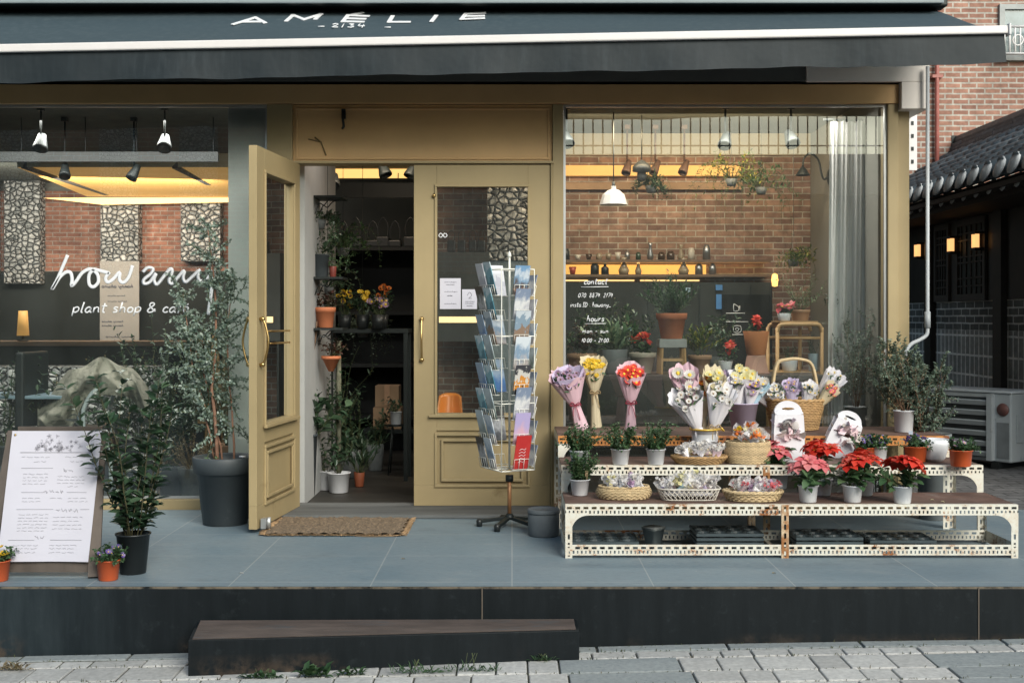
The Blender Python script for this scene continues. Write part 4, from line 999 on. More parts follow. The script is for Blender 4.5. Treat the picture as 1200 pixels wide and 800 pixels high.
for k, pts in enumerate(tips):
    for i in range(3 if k == 0 else 2, 10):
        for q in range(7 if k < 3 else 5):
            base = pts[min(9, i)] + rdir(R3) * .02
            spray(base, (rdir(R3, .25) + V((-.2, -.05, 0))).normalized(), R3.uniform(.10, .30) * (1 - .05 * i) , 6, 0)
lf.build('foliage', L_EUC, root); st.build('twig', GSTEM, root)
b = MB(); b.lathe([(0, 0), (.02, 0), (.02, .006), (0, .006)], 10, (.12, -.1, zs + .06)); b.bar((.12, -.1, zs), (.12, -.1, zs + .06), .004, .002); b.xf(Matrix.Identity(4)); b.build('plant_tag', WPOT, root)
foliage(root, zs, 0, L_MID, 31, stems=8, H=.06, tilt=1.2, lpn=3, nodes=3, ll=.02, lw=.014, c=(-.06, -.08), parts=('undergrowth', None))

# doormat
p0 = ground_at(312, 628, 0); p1 = ground_at(468, 628, 0)
m_ = thing('doormat', 'worn brown coir mat with frayed ends before the doorway', 'doormat', ((p0.x + p1.x) / 2, -.66, 0), -.01)
b = MB(); hw = .365; hd = .27; nx_, ny_ = 60, 24
for i in range(nx_ + 1):
    for j in range(ny_ + 1):
        x = -hw + 2 * hw * i / nx_; y = -hd + 2 * hd * j / ny_
        b.v.append((x + .008 * math.sin(j * 1.3) * (abs(i - nx_ / 2) > nx_ * .47), y, .012 + .003 * math.sin(x * 95) * math.sin(y * 90) + .007 * rnd.random()))
for i in range(nx_):
    for j in range(ny_): a = i * (ny_ + 1) + j; b.f.append((a, a + ny_ + 1, a + ny_ + 2, a + 1)); b.m.append(0); b.s.append(False)
COIR = M('coir', (.20, .145, .095), .95, var=.45, scale=90, isl=.3, bmp=1, bscale=220, dirt=(.10, .08, .06), dirtlo=.5)
b.build('mat_body', COIR, m_)
b = MB()
for k in range(1500):
    side = rnd.choice((-1, 1, 0)); 
    if side: p = V((side * hw, rnd.uniform(-hd, hd), .008)); d = V((side, rnd.uniform(-.6, .6), rnd.uniform(-.1, .3)))
    else: p = V((rnd.uniform(-hw, hw), -hd, .008)); d = V((rnd.uniform(-.6, .6), -1, rnd.uniform(-.1, .3)))
    L_ = rnd.uniform(.008, .04) * (1 if side else .5); b.tube([p - d * .01, p + d * L_], .0016, 3)
b.tube(smooth([(.1, -.27, .005), (.2, -.30, .004), (.33, -.29, .006), (.38, -.25, .005)], 4), .002, 4); b.build('fringe', M('coir_fringe', (.34, .22, .12), .95, var=.3, isl=.3), m_)

# grey lidded concrete drum
p = ground_at(637, 627, 0)
s_ = thing('lidded_pot', 'round grey concrete pot with a flat lid beside the postcard rack', 'pot', p)
b = MB(); b.lathe([(0, 0), (.078, 0), (.083, .008), (.085, .115), (.082, .12), (0, .12)], 32); b.build('pot', CONC, s_)
b = MB(); b.lathe([(0, .121), (.086, .121), (.088, .126), (.087, .14), (.083, .145), (.076, .146), (.074, .142), (0, .142)], 32); b.build('lid', CONC, s_)

# ================================================================== POSTCARD SPINNER
pc_ = ground_at(597, 617, 0)
rk = thing('postcard_rack', 'white wire revolving rack full of postcards on a brown pole before the closed door', 'postcard rack', pc_)
rx0, ry0 = pc_.x, pc_.y
def rz_of(py): return WZ(py, ry0)
b = MB(); b.tube([(0, 0, .05), (0, 0, rz_of(556))], .0115, 12); b.build('pole', M('rusty_brown_pole', (.26, .125, .055), .5, .3, .3, scale=14), rk)
b = MB(); b.lathe([(.0, 0), (.022, 0), (.022, .035), (0, .035)], 12, (0, 0, rz_of(556) - .036)); b.lathe([(.026, 0), (.03, .012), (.018, .03), (0, .032)], 12, (0, 0, .045)); b.build('collar', DARK, rk)
for k in range(5):
    a = -PI / 2 + .85 + k * 2 * PI / 5
    b = MB(); b.bar((.015 * math.cos(a), .015 * math.sin(a), .052), (.17 * math.cos(a), .17 * math.sin(a), .028), .026, .018)
    lg = b.build('leg', DARK, rk, bevel=.003); b = MB(); b.lathe([(0, 0), (.016, .0), (.018, .03), (.012, .042), (0, .042)], 10, (.17 * math.cos(a), .17 * math.sin(a), .0)); b.build('foot', BLACK_PL, lg)
WIRE = M('white_wire', (.78, .77, .70), .4, var=.06, dirt=(.5, .45, .33), dirtlo=.64)
zb, zt2 = rz_of(549), rz_of(316); yaw = math.radians(28); hs = .103
cor = [V((hs * sx_, hs * sy_, 0)) for sx_, sy_ in ((-1, -1), (1, -1), (1, 1), (-1, 1))]
RM = Matrix.Rotation(yaw, 3, 'Z'); cor = [RM @ c_ for c_ in cor]
b = MB()
for z in (zb, (zb * 2 + zt2) / 3, (zb + 2 * zt2) / 3, zt2): b.tube([c_ + V((0, 0, z)) for c_ in cor], .0028, 5, closed=True)
for c_ in cor: b.tube([c_ + V((0, 0, zb)), c_ + V((0, 0, zt2))], .0028, 5)
for z in (zb, zt2):
    for k in range(4):
        b.tube([cor[k] + V((0, 0, z)), V((0, 0, z))], .0022, 5); b.tube([(cor[k] + cor[(k + 1) % 4]) / 2 + V((0, 0, z)), V((0, 0, z))], .0022, 5)
b.tube([(0, 0, zb), (0, 0, rz_of(300))], .006, 8); b.lathe([(.006, 0), (.012, .01), (.009, .025), (0, .04)], 10, (0, 0, rz_of(300) - .01))
b.build('wire_frame', WIRE, rk)
def cardmat(i, cols, sc_=18, st=(1, 1, 1)):
    m, nt, bb = newmat('postcard_print_%s' % 'abcdefghijklmnopqrst'[i])
    tc = nt.nodes.new('ShaderNodeTexCoord'); mp = nt.nodes.new('ShaderNodeMapping'); nt.links.new(tc.outputs['Generated'], mp.inputs[0]); mp.inputs['Scale'].default_value = st; mp.inputs['Location'].default_value = (i * 1.7, i * .9, 0)
    n1 = noise(nt, mp.outputs[0], sc_ / 6, 4, .6)
    sp = N(nt, 'ShaderNodeSeparateXYZ'); nt.links.new(tc.outputs['Generated'], sp.inputs[0])
    ad = N(nt, 'ShaderNodeMath', operation='MULTIPLY_ADD'); nt.links.new(n1, ad.inputs[0]); ad.inputs[1].default_value = 1.1; nt.links.new(sp.outputs[2], ad.inputs[2])
    r = N(nt, 'ShaderNodeValToRGB'); r.color_ramp.interpolation = 'CONSTANT' if i % 3 == 0 else 'LINEAR'
    mr = mapr(nt, ad.outputs[0], .45, 1.65); nt.links.new(mr, r.inputs[0]); e = r.color_ramp.elements
    while len(e) < len(cols): e.new(.5)
    for k, c_ in enumerate(cols): e[k].position = k / len(cols); e[k].color = c4(c_)
    nt.links.new(r.outputs[0], bb.inputs['Base Color']); bb.inputs['Roughness'].default_value = .3; return m
CARDS = [
 ('white handwritten', [(.6, .6, .66), (.5, .5, .57), (.66, .66, .7), (.6, .6, .65)]),
 ('blue sky and orange roof', [(.04, .035, .035), (.35, .19, .13), (.1, .08, .08), (.2, .32, .46), (.55, .6, .66), (.16, .3, .48)]),
 ('deep blue', [(.03, .10, .28), (.05, .17, .42), (.3, .4, .52)]),
 ('teal sea', [(.02, .06, .09), (.05, .2, .27), (.2, .42, .5), (.55, .65, .7)]),
 ('black and white', [(.02, .02, .025), (.1, .1, .11), (.5, .5, .52), (.03, .03, .03)]),
 ('pale town view', [(.3, .26, .25), (.45, .42, .42), (.2, .3, .42), (.6, .65, .7)]),
 ('brown rooftop', [(.12, .08, .06), (.25, .17, .12), (.22, .3, .38), (.5, .55, .6)]),
 ('red lettered', [(.42, .03, .03), (.5, .05, .045), (.45, .035, .035)]),
 ('pink and lilac', [(.55, .25, .3), (.6, .4, .5), (.42, .36, .6)]),
 ('orange figure', [(.03, .03, .03), (.6, .25, .04), (.55, .53, .5), (.05, .05, .06)]),
 ('white flecked', [(.62, .62, .64), (.35, .36, .42), (.66, .66, .66), (.2, .25, .35)]),
 ('grey green landscape', [(.04, .07, .06), (.15, .2, .18), (.35, .42, .45), (.5, .58, .62)]),
]
CM = [cardmat(i, c_[1]) for i, c_ in enumerate(CARDS)]
LAMI = M('clear_acrylic', (.4, .45, .47), .2, var=.05)
ords = ['top', 'second', 'third', 'fourth', 'fifth', 'sixth', 'seventh', 'eighth']
frontcards = [1, 10, 6, 5, 9, 10, 8, 7]; leftcards = [0, 4, 2, 3, 2, 3, 11, 4]; rightcards = [10, 0, 5, 11, 10, 0, 10, 10]; backcards = [0, 3, 5, 6, 2, 9, 4, 8]; midleft = [3, 3, 6, 11, 3, 11, 5, 5]
pitch = (zt2 - zb - .02) / 8
faces = [('front', 0, frontcards), ('right', 1, rightcards), ('back', 2, backcards), ('left', 3, leftcards)]
for fname, k, lst in faces:
    a, c_ = cor[k], cor[(k + 1) % 4]; mid = (a + c_) / 2; ex = (c_ - a).normalized(); nrm = V((ex.y, -ex.x, 0))
    for i in range(8):
        z = zt2 - .01 - (i + 1) * pitch
        cols_ = (0,) if fname in ('front', 'right') else (-1, 1) if fname == 'left' else (0,)
        for cc in cols_:
            pk = MB()
            hw_ = .05 if cols_ == (0,) else .045
            off = mid + ex * (cc * .05) + nrm * .010
            tl = nrm * .038 + V((0, 0, .15)); tl2 = tl.normalized()
            P = lambda u, t, o=.0: off + ex * u + V((0, 0, z)) + tl2 * t + nrm * o
            # wire pocket: bottom lip, two uprights, front hoop
            pk.tube([P(-hw_, .0), P(-hw_, .0, .022), P(hw_, .0, .022), P(hw_, .0)], .0019, 4)
            pk.tube([P(-hw_ * .9, .002, .022), P(-hw_ * .9, .06, .02), P(hw_ * .9, .06, .02), P(hw_ * .9, .002, .022)], .0019, 4)
            pk.tube([P(-hw_ * .3, .0, .022), P(-hw_ * .3, .06, .02)], .0016, 4); pk.tube([P(hw_ * .3, .0, .022), P(hw_ * .3, .06, .02)], .0016, 4)
            pk.build('wire_pocket', WIRE, rk)
            ci = lst[i] if cc < 1 else midleft[i]
            if fname == 'back' and i % 2: continue
            cw = hw_ * .93; chh = rnd.uniform(.165, .195) if fname != 'right' else .12
            cb = MB(); tt = rnd.uniform(-.004, .004)
            for q, (u0, v0) in enumerate(((-cw, 0), (cw, 0), (cw, chh), (-cw, chh))): cb.v.append(tuple(P(u0 + tt * (v0 > 0), v0 + .003, .013)))
            for q, (u0, v0) in enumerate(((-cw, 0), (cw, 0), (cw, chh), (-cw, chh))): cb.v.append(tuple(P(u0 + tt * (v0 > 0), v0 + .003, .009)))
            cb.f = [(0, 1, 2, 3), (7, 6, 5, 4), (0, 4, 5, 1), (1, 5, 6, 2), (2, 6, 7, 3), (3, 7, 4, 0)]; cb.m = [0] * 6; cb.s = [False] * 6
            if ci == 7 and fname == 'front':
                for q in range(5): pen(cb, [[(-.02, .04 + .018 * q), (-.005, .048 + .018 * q), (.01, .042 + .018 * q), (.02, .05 + .018 * q)]], lambda u, v_: tuple(P(u, v_, .0145)), .0012, m=1)
            side_ = {'front': 'front face', 'right': 'right side', 'back': 'rear face', 'left': 'left side'}[fname]
            extra = '' if cols_ == (0,) else (' outer column' if cc < 0 else ' inner column')
            o = cb.build('postcard', [CM[ci], VINYL], loc=pc_)
            tag(o, f'{CARDS[ci][0]} postcard, {ords[i]} row, {side_} of the rack{extra}', 'postcard', 'postcards in the wire rack')
# ================================================================== THREE-TIER METAL STAND
RUST2 = M('heavy_rust', (.55, .42, .28), .7, var=.25, scale=14, dirt=(.3, .12, .035), dirtlo=.44)
TI = {'low': (-1.53, -1.10, .261), 'mid': (-1.09, -.665, .40), 'top': (-.70, -.07, .515)}
XR = 2.473; XLF = .2585
st_ = thing('display_stand', 'three tiered stand of rusty white slotted angle iron with brown decks', 'display stand', (0, 0, 0))
def slotted(mb, x0, x1, z0, z1, y, vertical=False):
    """strip with a row of long slots over a row of short ticks; real holes"""
    L = x1 - x0; n = max(1, round(L / .040)); mw = L / n; h = z1 - z0
    rows = [0, .16, .44, .58, .80, 1.0]       # tick row, dash row
    for i in range(n):
        c = [0, .11, .2, .42, .58, .8, .89, 1.0]
        for r in range(5):
            for k in range(7):
                mid = (c[k] + c[k + 1]) / 2
                hole = (r == 3 and .2 < mid < .8) or (r == 1 and (mid < .11 or mid > .89 or .42 < mid < .58))
                if hole: continue
                u0, u1, v0, v1 = x0 + (i + c[k]) * mw, x0 + (i + c[k + 1]) * mw, z0 + rows[r] * h, z0 + rows[r + 1] * h
                mb.quad((u0, y, v0), (u1, y, v0), (u1, y, v1), (u0, y, v1))
def slotted_v(mb, x0, x1, z0, z1, y, side=False):
    L = z1 - z0; n = max(1, round(L / .046)); mw = L / n
    for i in range(n):
        for r in range(3):
            for k, (a, c) in enumerate(((0, .35), (.35, .65), (.65, 1))):
                if r == 1 and k == 1: continue
                u0, u1 = x0 + (x1 - x0) * a, x0 + (x1 - x0) * c; v0, v1 = z0 + (i + (0, .2, .8)[r]) * mw, z0 + (i + (.2, .8, 1)[r]) * mw
                if side: mb.quad((y, u0, v0), (y, u1, v0), (y, u1, v1), (y, u0, v1))
                else: mb.quad((u0, y, v0), (u1, y, v0), (u1, y, v1), (u0, y, v1))
RH = .052
def tier(key, xl, xr, mids, rail_lo, mat_front):
    y0, y1, z = TI[key]
    b = MB(); b.box(xl + .003, xr - .003, y0 + .003, y1, z - .007, z - .001); b.build('deck', RUSTDECK, st_)
    b = MB(); slotted(b, xl, xr, z - RH, z, y0); b.quad((xl, y0, z), (xr, y0, z), (xr, y0 + .03, z + .0004), (xl, y0 + .03, z + .0004)); b.build('top_rail', mat_front, st_)
    b = MB(); slotted(b, xl, xr, z - RH, z - .008, y1 + .001); b.build('rear_rail', RUST, st_)
    for xs_, s_ in ((xl, 1), (xr, -1)):
        b = MB()
        for q in range(2):
            yy0, yy1 = y0, y1; b.quad((xs_, y0, z - RH), (xs_, y1, z - RH), (xs_, y1, z), (xs_, y0, z)); break
        b.build('side_rail', RUST, st_)
    if rail_lo:
        b = MB(); slotted(b, xl, xr, .014, .014 + RH, y0); b.quad((xl, y0, .0145), (xr, y0, .0145), (xr, y0 + .03, .0145), (xl, y0 + .03, .0145)); b.build('bottom_rail', RUST, st_)
        b = MB(); slotted(b, xl, xr, .014, .014 + RH, y1 - .02); b.build('bottom_rail', RUST, st_)
        for xs_ in (xl, xr):
            b = MB(); b.quad((xs_, y0, .014), (xs_, y1, .014), (xs_, y1, .066), (xs_, y0, .066)); b.build('side_rail', RUST, st_)
        for xs_ in mids + [xr - .001]:
            b = MB(); b.quad((xs_ - .02, y0 + .003, .0148), (xs_ + .0, y0 + .003, .0148), (xs_, y1, .0148), (xs_ - .02, y1, .0148)); b.build('side_rail', RUST, st_)
    for xs_, s_ in [(xl, 1), (xr, -1)]:
        for yy in (y0, y1):
            b = MB(); a, c = (xs_, xs_ + .034 * s_) if s_ > 0 else (xs_ + .034 * s_, xs_)
            slotted_v(b, a, c, 0, z - RH if yy == y0 else z - .008, yy - .0012); slotted_v(b, yy, yy + .034 * (1 if yy == y0 else -1), 0, z - .008, xs_ + .0008 * s_, True); b.build('leg', RUST, st_)
        # curved gusset
        b = MB(); g_ = .085 if key != 'low' else .08; zz = z - RH; n_ = 8
        pts = [(xs_ + s_ * (.034 if 0 else 0), y0 - .0026, zz)]
        arc = [(xs_ + s_ * (.030 + g_ * (1 - math.cos(a_))), y0 - .0026, zz - g_ * (1 - math.sin(a_)) ) for a_ in [q * PI / 2 / n_ for q in range(n_ + 1)]]
        for q in range(n_):
            p, p2 = arc[q], arc[q + 1]; b.quad(p, p2, (p2[0], p2[1], zz + .012), (p[0], p[1], zz + .012))
        b.quad((xs_, y0 - .0026, zz - g_), (arc[0][0], y0 - .0026, zz - g_), (arc[0][0], y0 - .0026, zz + .012), (xs_, y0 - .0026, zz + .012)); b.build('gusset', RUST, st_)
    for mx in mids:
        b = MB(); slotted_v(b, mx - .018, mx + .018, .0, z, y0 - .0024); slotted_v(b, mx - .018, mx + .018, .0, z - .008, y1 - .001); o = b.build('leg', RUST2, st_); o['label'] = 'rust brown middle leg'
tier('low', .2605, XR, [1.334], True, RUST)
tier('mid', .2585, XR - .001, [1.335], False, RUST)
tier('top', .2565, XR - .04, [1.336], False, ORUST)

def tray(x, y, nx_, ny_, layers, label):
    t = thing('seedling_tray', label, 'plant tray', (x, y, .016), 0, 'black seedling trays under the stand')
    P_ = .083
    for l_ in range(layers):
        z = .04 + l_ * .022; b = MB(); W_, D_ = nx_ * P_, ny_ * P_
        # plate with round holes: ring of quads per cell
        for i in range(nx_):
            for j in range(ny_):
                cx, cy = (i + .5) * P_, (j + .5) * P_; n_ = 16; h_ = P_ / 2; R_ = .034
                inn = []; out = []
                for q in range(n_):
                    a = 2 * PI * q / n_ + PI / 16; c_, s__ = math.cos(a), math.sin(a); k = h_ / max(abs(c_), abs(s__)); inn.append((cx + R_ * c_, cy + R_ * s__, z)); out.append((cx + k * c_, cy + k * s__, z))
                o = len(b.v); low = [(cx + (p[0] - cx) * .8, cy + (p[1] - cy) * .8, z - .035) for p in inn]
                b.add(inn + out + low, [(q, (q + 1) % n_, n_ + (q + 1) % n_, n_ + q) for q in range(n_)] + [(q, 2 * n_ + q, 2 * n_ + (q + 1) % n_, (q + 1) % n_) for q in range(n_)])
        for a in ((0, 0, W_, .0), (0, D_, W_, 0), (0, 0, 0, D_), (W_, 0, 0, D_)):
            b.bar((a[0], a[1], z - .007), (a[0] + a[2], a[1] + a[3], z - .007), .004, .014)
        b.build('tray_layer' if layers > 1 else 'tray_body', M('tray_plastic', (.06, .08, .09), .35, var=.1) if l_ == 0 else bpy.data.materials['tray_plastic'], t)
tray(.30, -1.40, 4, 3, 1, 'black seedling tray at the left end under the lowest shelf')
tray(.92, -1.42, 4, 3, 3, 'stack of black seedling trays left of the rusty middle leg under the shelf')
tray(1.42, -1.40, 4, 3, 2, 'black seedling tray stack right of the rusty middle leg under the shelf')
tray(1.80, -1.36, 4, 3, 1, 'black seedling tray in the dark near the right end under the shelf')
b = thing('clear_tub', 'small dusty clear plastic tub between the trays under the shelf', 'tub', (.72, -1.28, .016)); m = MB()
m.lathe([(.04, 0), (.055, .08), (.06, .082), (.06, .088), (.053, .088)], 4); m.build('tub_body', M('dusty_clear', (.16, .18, .18), .3), b)
m = MB(); m.lathe([(0, .089), (.062, .089), (.062, .096), (0, .096)], 4); m.build('lid', M('dusty_lid', (.3, .32, .32), .4), b)

# ---- white pots of small-leaved plants
def whitepot(px, py, z, label, seed, grp='small white pots with fine green plants', plant=L_MID, tagged=False, rt=.051, rb=.04, h=.083, **kw):
    root, zs = potted('potted_plant', label, 'potted plant', px, py, z, rt, rb, h, WPOT, group=grp)
    a = dict(stems=34, H=.15, tilt=.85, lpn=4, nodes=7, ll=.025, lw=.015, up=.3, wob=.25, start=.1, rbase=.02); a.update(kw)
    foliage(root, zs, 0, plant, seed, **a)
    if tagged: tagstick(root, (0, -.04, zs + .01), (.35, .25, .15), .02, .03)
    return root
MZ, LZ, TZ = .4006, .2616, .5156
whitepot(679, 546, MZ, 'white pot of fine green plant at the left end of the middle shelf', 41)
whitepot(727, 544, MZ, 'white pot of fine green plant, second from the left on the middle shelf', 42)
whitepot(768.5, 544, MZ, 'white pot of fine green plant left of the cotton bouquet pot', 43)
whitepot(679.5, 580, LZ, 'white pot with upright fine green plant and brown tag on the lowest shelf', 44, tagged=True, H=.15, tilt=.5)
# ---- baskets
WICK = M('wicker', (.38, .235, .105), .7, var=.2, scale=30, isl=.2, bmp=.3); WICKP = M('pale_wicker', (.5, .38, .22), .7, var=.2, scale=30, isl=.2, bmp=.3); WICKW = M('white_rattan', (.6, .56, .5), .7, var=.1, scale=20)
def weave(root, prof_r, h, rows, n, mat, rim=.006, sx=1, sy=1, thick=.004, amp=.0035, name='basket_body'):
    b = MB(); seg = n * 2
    for i in range(rows):
        f = i / (rows - 1); R_ = prof_r(f); z = .005 + f * (h - .01)
        b.tube([((R_ + amp * (1 if (q + i) % 2 else -1)) * sx * math.cos(2 * PI * q / seg), (R_ + amp * (1 if (q + i) % 2 else -1)) * sy * math.sin(2 * PI * q / seg), z) for q in range(seg)], max(thick, h / rows * .52), 5, closed=True)
    for q in range(seg):
        a = 2 * PI * q / seg; b.tube([(prof_r(f / 4) * sx * math.cos(a), prof_r(f / 4) * sy * math.sin(a), .004 + f / 4 * (h - .006)) for f in range(5)], .002, 4)
    b.lathe([(0, .002), (prof_r(0), .002), (prof_r(0), .004), (0, .004)], 24, sx=sx, sy=sy)
    b.lathe([(prof_r(f / 5) * .96, .004 + f / 5 * h * .93) for f in range(6)], 24, sx=sx, sy=sy); b.f.pop(); b.m.pop(); b.s.pop()
    b.build(name, mat, root)
    b = MB(); b.lathe([(0, h * .86), (prof_r(1) * .93, h * .84)], 20, sx=sx, sy=sy); b.f.pop(); b.m.pop(); b.s.pop(); b.build('liner', wraps[0], root)
    b = MB(); R_ = prof_r(1)
    for ph in (0, PI): b.tube([((R_ + rim * .6 * math.cos(q * 1.1 + ph)) * sx * math.cos(2 * PI * q / 80), (R_ + rim * .6 * math.cos(q * 1.1 + ph)) * sy * math.sin(2 * PI * q / 80), h + rim * .6 * math.sin(q * 1.1 + ph)) for q in range(80)], rim * .8, 5, closed=True)
    b.build('rim', mat, root)
CEL = cello('cellophane', a=.5, white=(.72, .71, .75)); CELW = cello('milky_wrap', a=.42, white=(.85, .84, .86))
for m_ in (CELW,): m_.node_tree.nodes['Principled BSDF'].inputs['Roughness'].default_value = .5
wraps = [M('wrap_white', (.8, .78, .8), .6, var=.05), M('wrap_pink', (.78, .6, .64), .6, var=.06), M('wrap_lilac', (.64, .56, .76), .6, var=.06), M('wrap_cream', (.8, .72, .5), .6, var=.06), M('wrap_blue', (.5, .68, .76), .6, var=.05)]
def packet(p, s_, wrap, fl, seed, label, group):
    """a single head of dried flower in a cone of clear wrap"""
    r = random.Random(seed); b = MB()
    d = (V((r.uniform(-.9, .9), r.uniform(-.9, .1), r.uniform(.35, 1)))).normalized()
    n_ = 9; rings = []; rot = d.to_track_quat('Z', 'Y').to_matrix()
    for j, (f, R_) in enumerate(((0, .25), (.35, .42), (.75, .85), (1, 1.1))):
        for q in range(n_): a = 2 * PI * q / n_; k = R_ * s_ * .42 * (1 + (.3 * r.uniform(-1, 1) if j > 1 else .1)); b.v.append(tuple(rot @ V((k * math.cos(a), k * math.sin(a) * .7, (f - .3) * s_ + (r.uniform(-.14, .14) * s_ if j == 3 else 0)))))
    for j in range(3):
        for q in range(n_): b.f.append((j * n_ + q, j * n_ + (q + 1) % n_, (j + 1) * n_ + (q + 1) % n_, (j + 1) * n_ + q)); b.m.append(1 if j == 2 else 0); b.s.append(False)
    for q in range(14):
        c_ = rot @ V((r.uniform(-.24, .24) * s_, r.uniform(-.18, .18) * s_, r.uniform(.3, .72) * s_))
        b.leaf(c_, rdir(r, .3), rdir(r), s_ * .3, s_ * .26, 2)
    o = b.build('wrapped_flower', [wrap, CELW, fl], loc=p); tag(o, label, 'wrapped flower', group)
def fill(c, z, rx_, ry_, n_, desc, seed, pal, s_=.07):
    r = random.Random(seed)
    for k in range(n_):
        a = r.uniform(0, 2 * PI); q = math.sqrt(r.random()); p = V((c.x + rx_ * q * math.cos(a), c.y + ry_ * q * math.sin(a), z + .012 + (1 - q) * .02))
        wi, fm = r.choice(pal)
        packet(p, s_ * r.uniform(.75, 1.15), wraps[wi], fm, seed * 50 + k, f'small wrapped dried flower lying among others in {desc}', f'wrapped flowers in {desc}')
def rb(px0, px1, py, z): p = ground_at((px0 + px1) / 2, py, z); return p, (px1 - px0) / 2 * (p.y - CAMY) / F
p, R_ = rb(702, 763, 586, LZ); p.y += .07; R_ *= 1.03
bk_ = thing('wicker_basket', 'shallow oval seagrass basket of wrapped flowers left on the lowest shelf', 'basket', p); weave(bk_, lambda f: R_ * (.92 + .1 * math.sin(PI * min(1, f * .95))), .062, 8, 26, WICKP, .005, 1, .62)
fill(p, p.z + .055, R_ * .75, R_ * .4, 18, 'the oval seagrass basket', 3, [(0, P_WHT), (1, P_WHT), (2, P_MAU), (3, P_LYEL), (0, P_WHT), (0, P_WHT)])
p, R_ = rb(790, 853, 545, MZ); p.y += .07; R_ *= 1.03
bk_ = thing('wicker_tray', 'flat brown rattan tray of wrapped flowers before the cotton bouquet pot', 'basket', p); weave(bk_, lambda f: R_ * (.8 + .2 * f), .04, 6, 26, WICK, .006, 1, .62)
fill(p, p.z + .04, R_ * .78, R_ * .42, 18, 'the flat brown rattan tray', 5, [(0, P_WHT), (1, P_WHT), (0, P_WHT), (3, P_WHT)])
p, R_ = rb(853, 906, 544, MZ); p.y += .08; R_ *= 1.0
bk_ = thing('wicker_basket', 'deep round straw basket of yellow and white wrapped flowers on the middle shelf', 'basket', p); weave(bk_, lambda f: R_ * (.97 + .05 * math.sin(PI * f)), .112, 17, 30, WICKP, .004, 1, .75, amp=.002)
fill(p, p.z + .115, R_ * .7, R_ * .45, 16, 'the deep round straw basket', 6, [(3, P_LYEL), (0, P_WHT), (3, P_YEL), (0, P_ORG)], .085)
p, R_ = rb(853, 920, 589, LZ); p.y += .09; R_ *= 1.03
bk_ = thing('wicker_tray', 'low round pale wicker tray of wrapped flowers at the middle of the lowest shelf', 'basket', p); weave(bk_, lambda f: R_ * (.86 + .14 * f), .046, 5, 24, WICKP, .008, 1, .62, amp=.004)
fill(p, p.z + .045, R_ * .78, R_ * .42, 20, 'the low round pale wicker tray', 8, [(0, P_WHT), (1, P_PINK), (0, P_WHT), (0, P_MAU)])
p, R_ = rb(772, 846, 587, LZ); p.y += .08
bk_ = thing('lattice_basket', 'white openwork oblong basket of wrapped flowers on the lowest shelf', 'basket', p)
b = MB(); h_ = .058; R1, R2 = R_ * .86, R_ * 1.0
def sq(a, R_, z):                                            # rounded oblong outline
    c_, s__ = math.cos(a), math.sin(a); k = (abs(c_) ** 4 + abs(s__) ** 4) ** -.25; return V((R_ * k * c_, R_ * .6 * k * s__, z))
n_ = 44
for q in range(n_):
    for dd in (2, -2): b.tube([sq(2 * PI * (q + dd * f / 3) / n_, R1 + (R2 - R1) * f / 3, .003 + f / 3 * h_) for f in range(4)], .0023, 4)
b.tube([sq(2 * PI * q / 60, R1, .004) for q in range(60)], .003, 5, closed=True); b.build('basket_body', WICKW, bk_)
b = MB(); b.tube([sq(2 * PI * q / 60, R2, h_) for q in range(60)], .0045, 5, closed=True); b.build('rim', WICKW, bk_)
b = MB(); b.add([sq(2 * PI * q / 24, R1 * .9, .002 + .025) for q in range(24)], [tuple(range(24))]); b.build('liner', wraps[0], bk_)
fill(p, p.z + .05, R_ * .8, R_ * .42, 24, 'the white openwork basket', 9, [(0, P_WHT), (1, P_WHT), (0, P_WHT), (3, P_LYEL), (2, P_WHT), (4, P_WHT)], .08)
# big wicker basket with hoop handle
p, R_ = rb(897, 966, 505, TZ); p = V((WX(931, -.28), -.28, TZ)); R_ = 33.5 * (p.y - CAMY) / F
bk_ = thing('wicker_basket', 'big brown wicker basket with a tall hoop handle on the top shelf', 'basket', p); hB = WZ(468, p.y) - TZ
weave(bk_, lambda f: R_ * (.8 + .22 * f), hB, 18, 32, WICK, .009, 1, .8, thick=.005, amp=.003)
b = MB(); zt3 = WZ(421, p.y) - TZ
for s_ in (-.012, 0, .012):
    b.tube(smooth([(-R_ * .8, s_, hB - .05), (-R_ * .78, s_, hB + .06), (-R_ * .62, s_, zt3 * .93), (-R_ * .22, s_, zt3 + .0), (R_ * .2, s_, zt3), (R_ * .6, s_, zt3 * .92), (R_ * .80, s_, hB + .05), (R_ * .82, s_, hB - .05)], 6), .0095, 7)
b.build('handle', WICKP, bk_)

# ---- bouquets
def frame(d):
    x = V((1, 0, 0)); x = (x - d * x.dot(d)).normalized(); y = d.cross(x)
    return Matrix((x, y, d)).transposed()
def cone(b, c, d, L, R0, R1, n_=14, m=0, jag=.12, r=None, flat=.75, back=0):
    rot = frame(d); o = len(b.v); rows = 6; ph = r.uniform(0, 6)
    jg = [r.uniform(-1, 1) for _ in range(n_)]; jg.append(jg[0])
    for j in range(rows + 1):
        f = j / rows; Rr = R0 + (R1 - R0) * f ** .85
        for q in range(n_ + 1):
            a = 2 * PI * q / n_; k = Rr * (1 + .07 * math.sin(a * 5 + ph) * f + .05 * math.sin(a * 13 + ph) * f + .045 * jg[q] * f); zz = f * L * (1 + f * f * (jag * jg[q] + back * .26 * math.sin(a)))
            b.v.append(tuple(c + rot @ V((k * math.cos(a), k * math.sin(a) * flat, zz))))
    for j in range(rows):
        for q in range(n_): i0 = o + j * (n_ + 1) + q; b.f.append((i0, i0 + 1, i0 + n_ + 2, i0 + n_ + 1)); b.m.append(m); b.s.append(False)
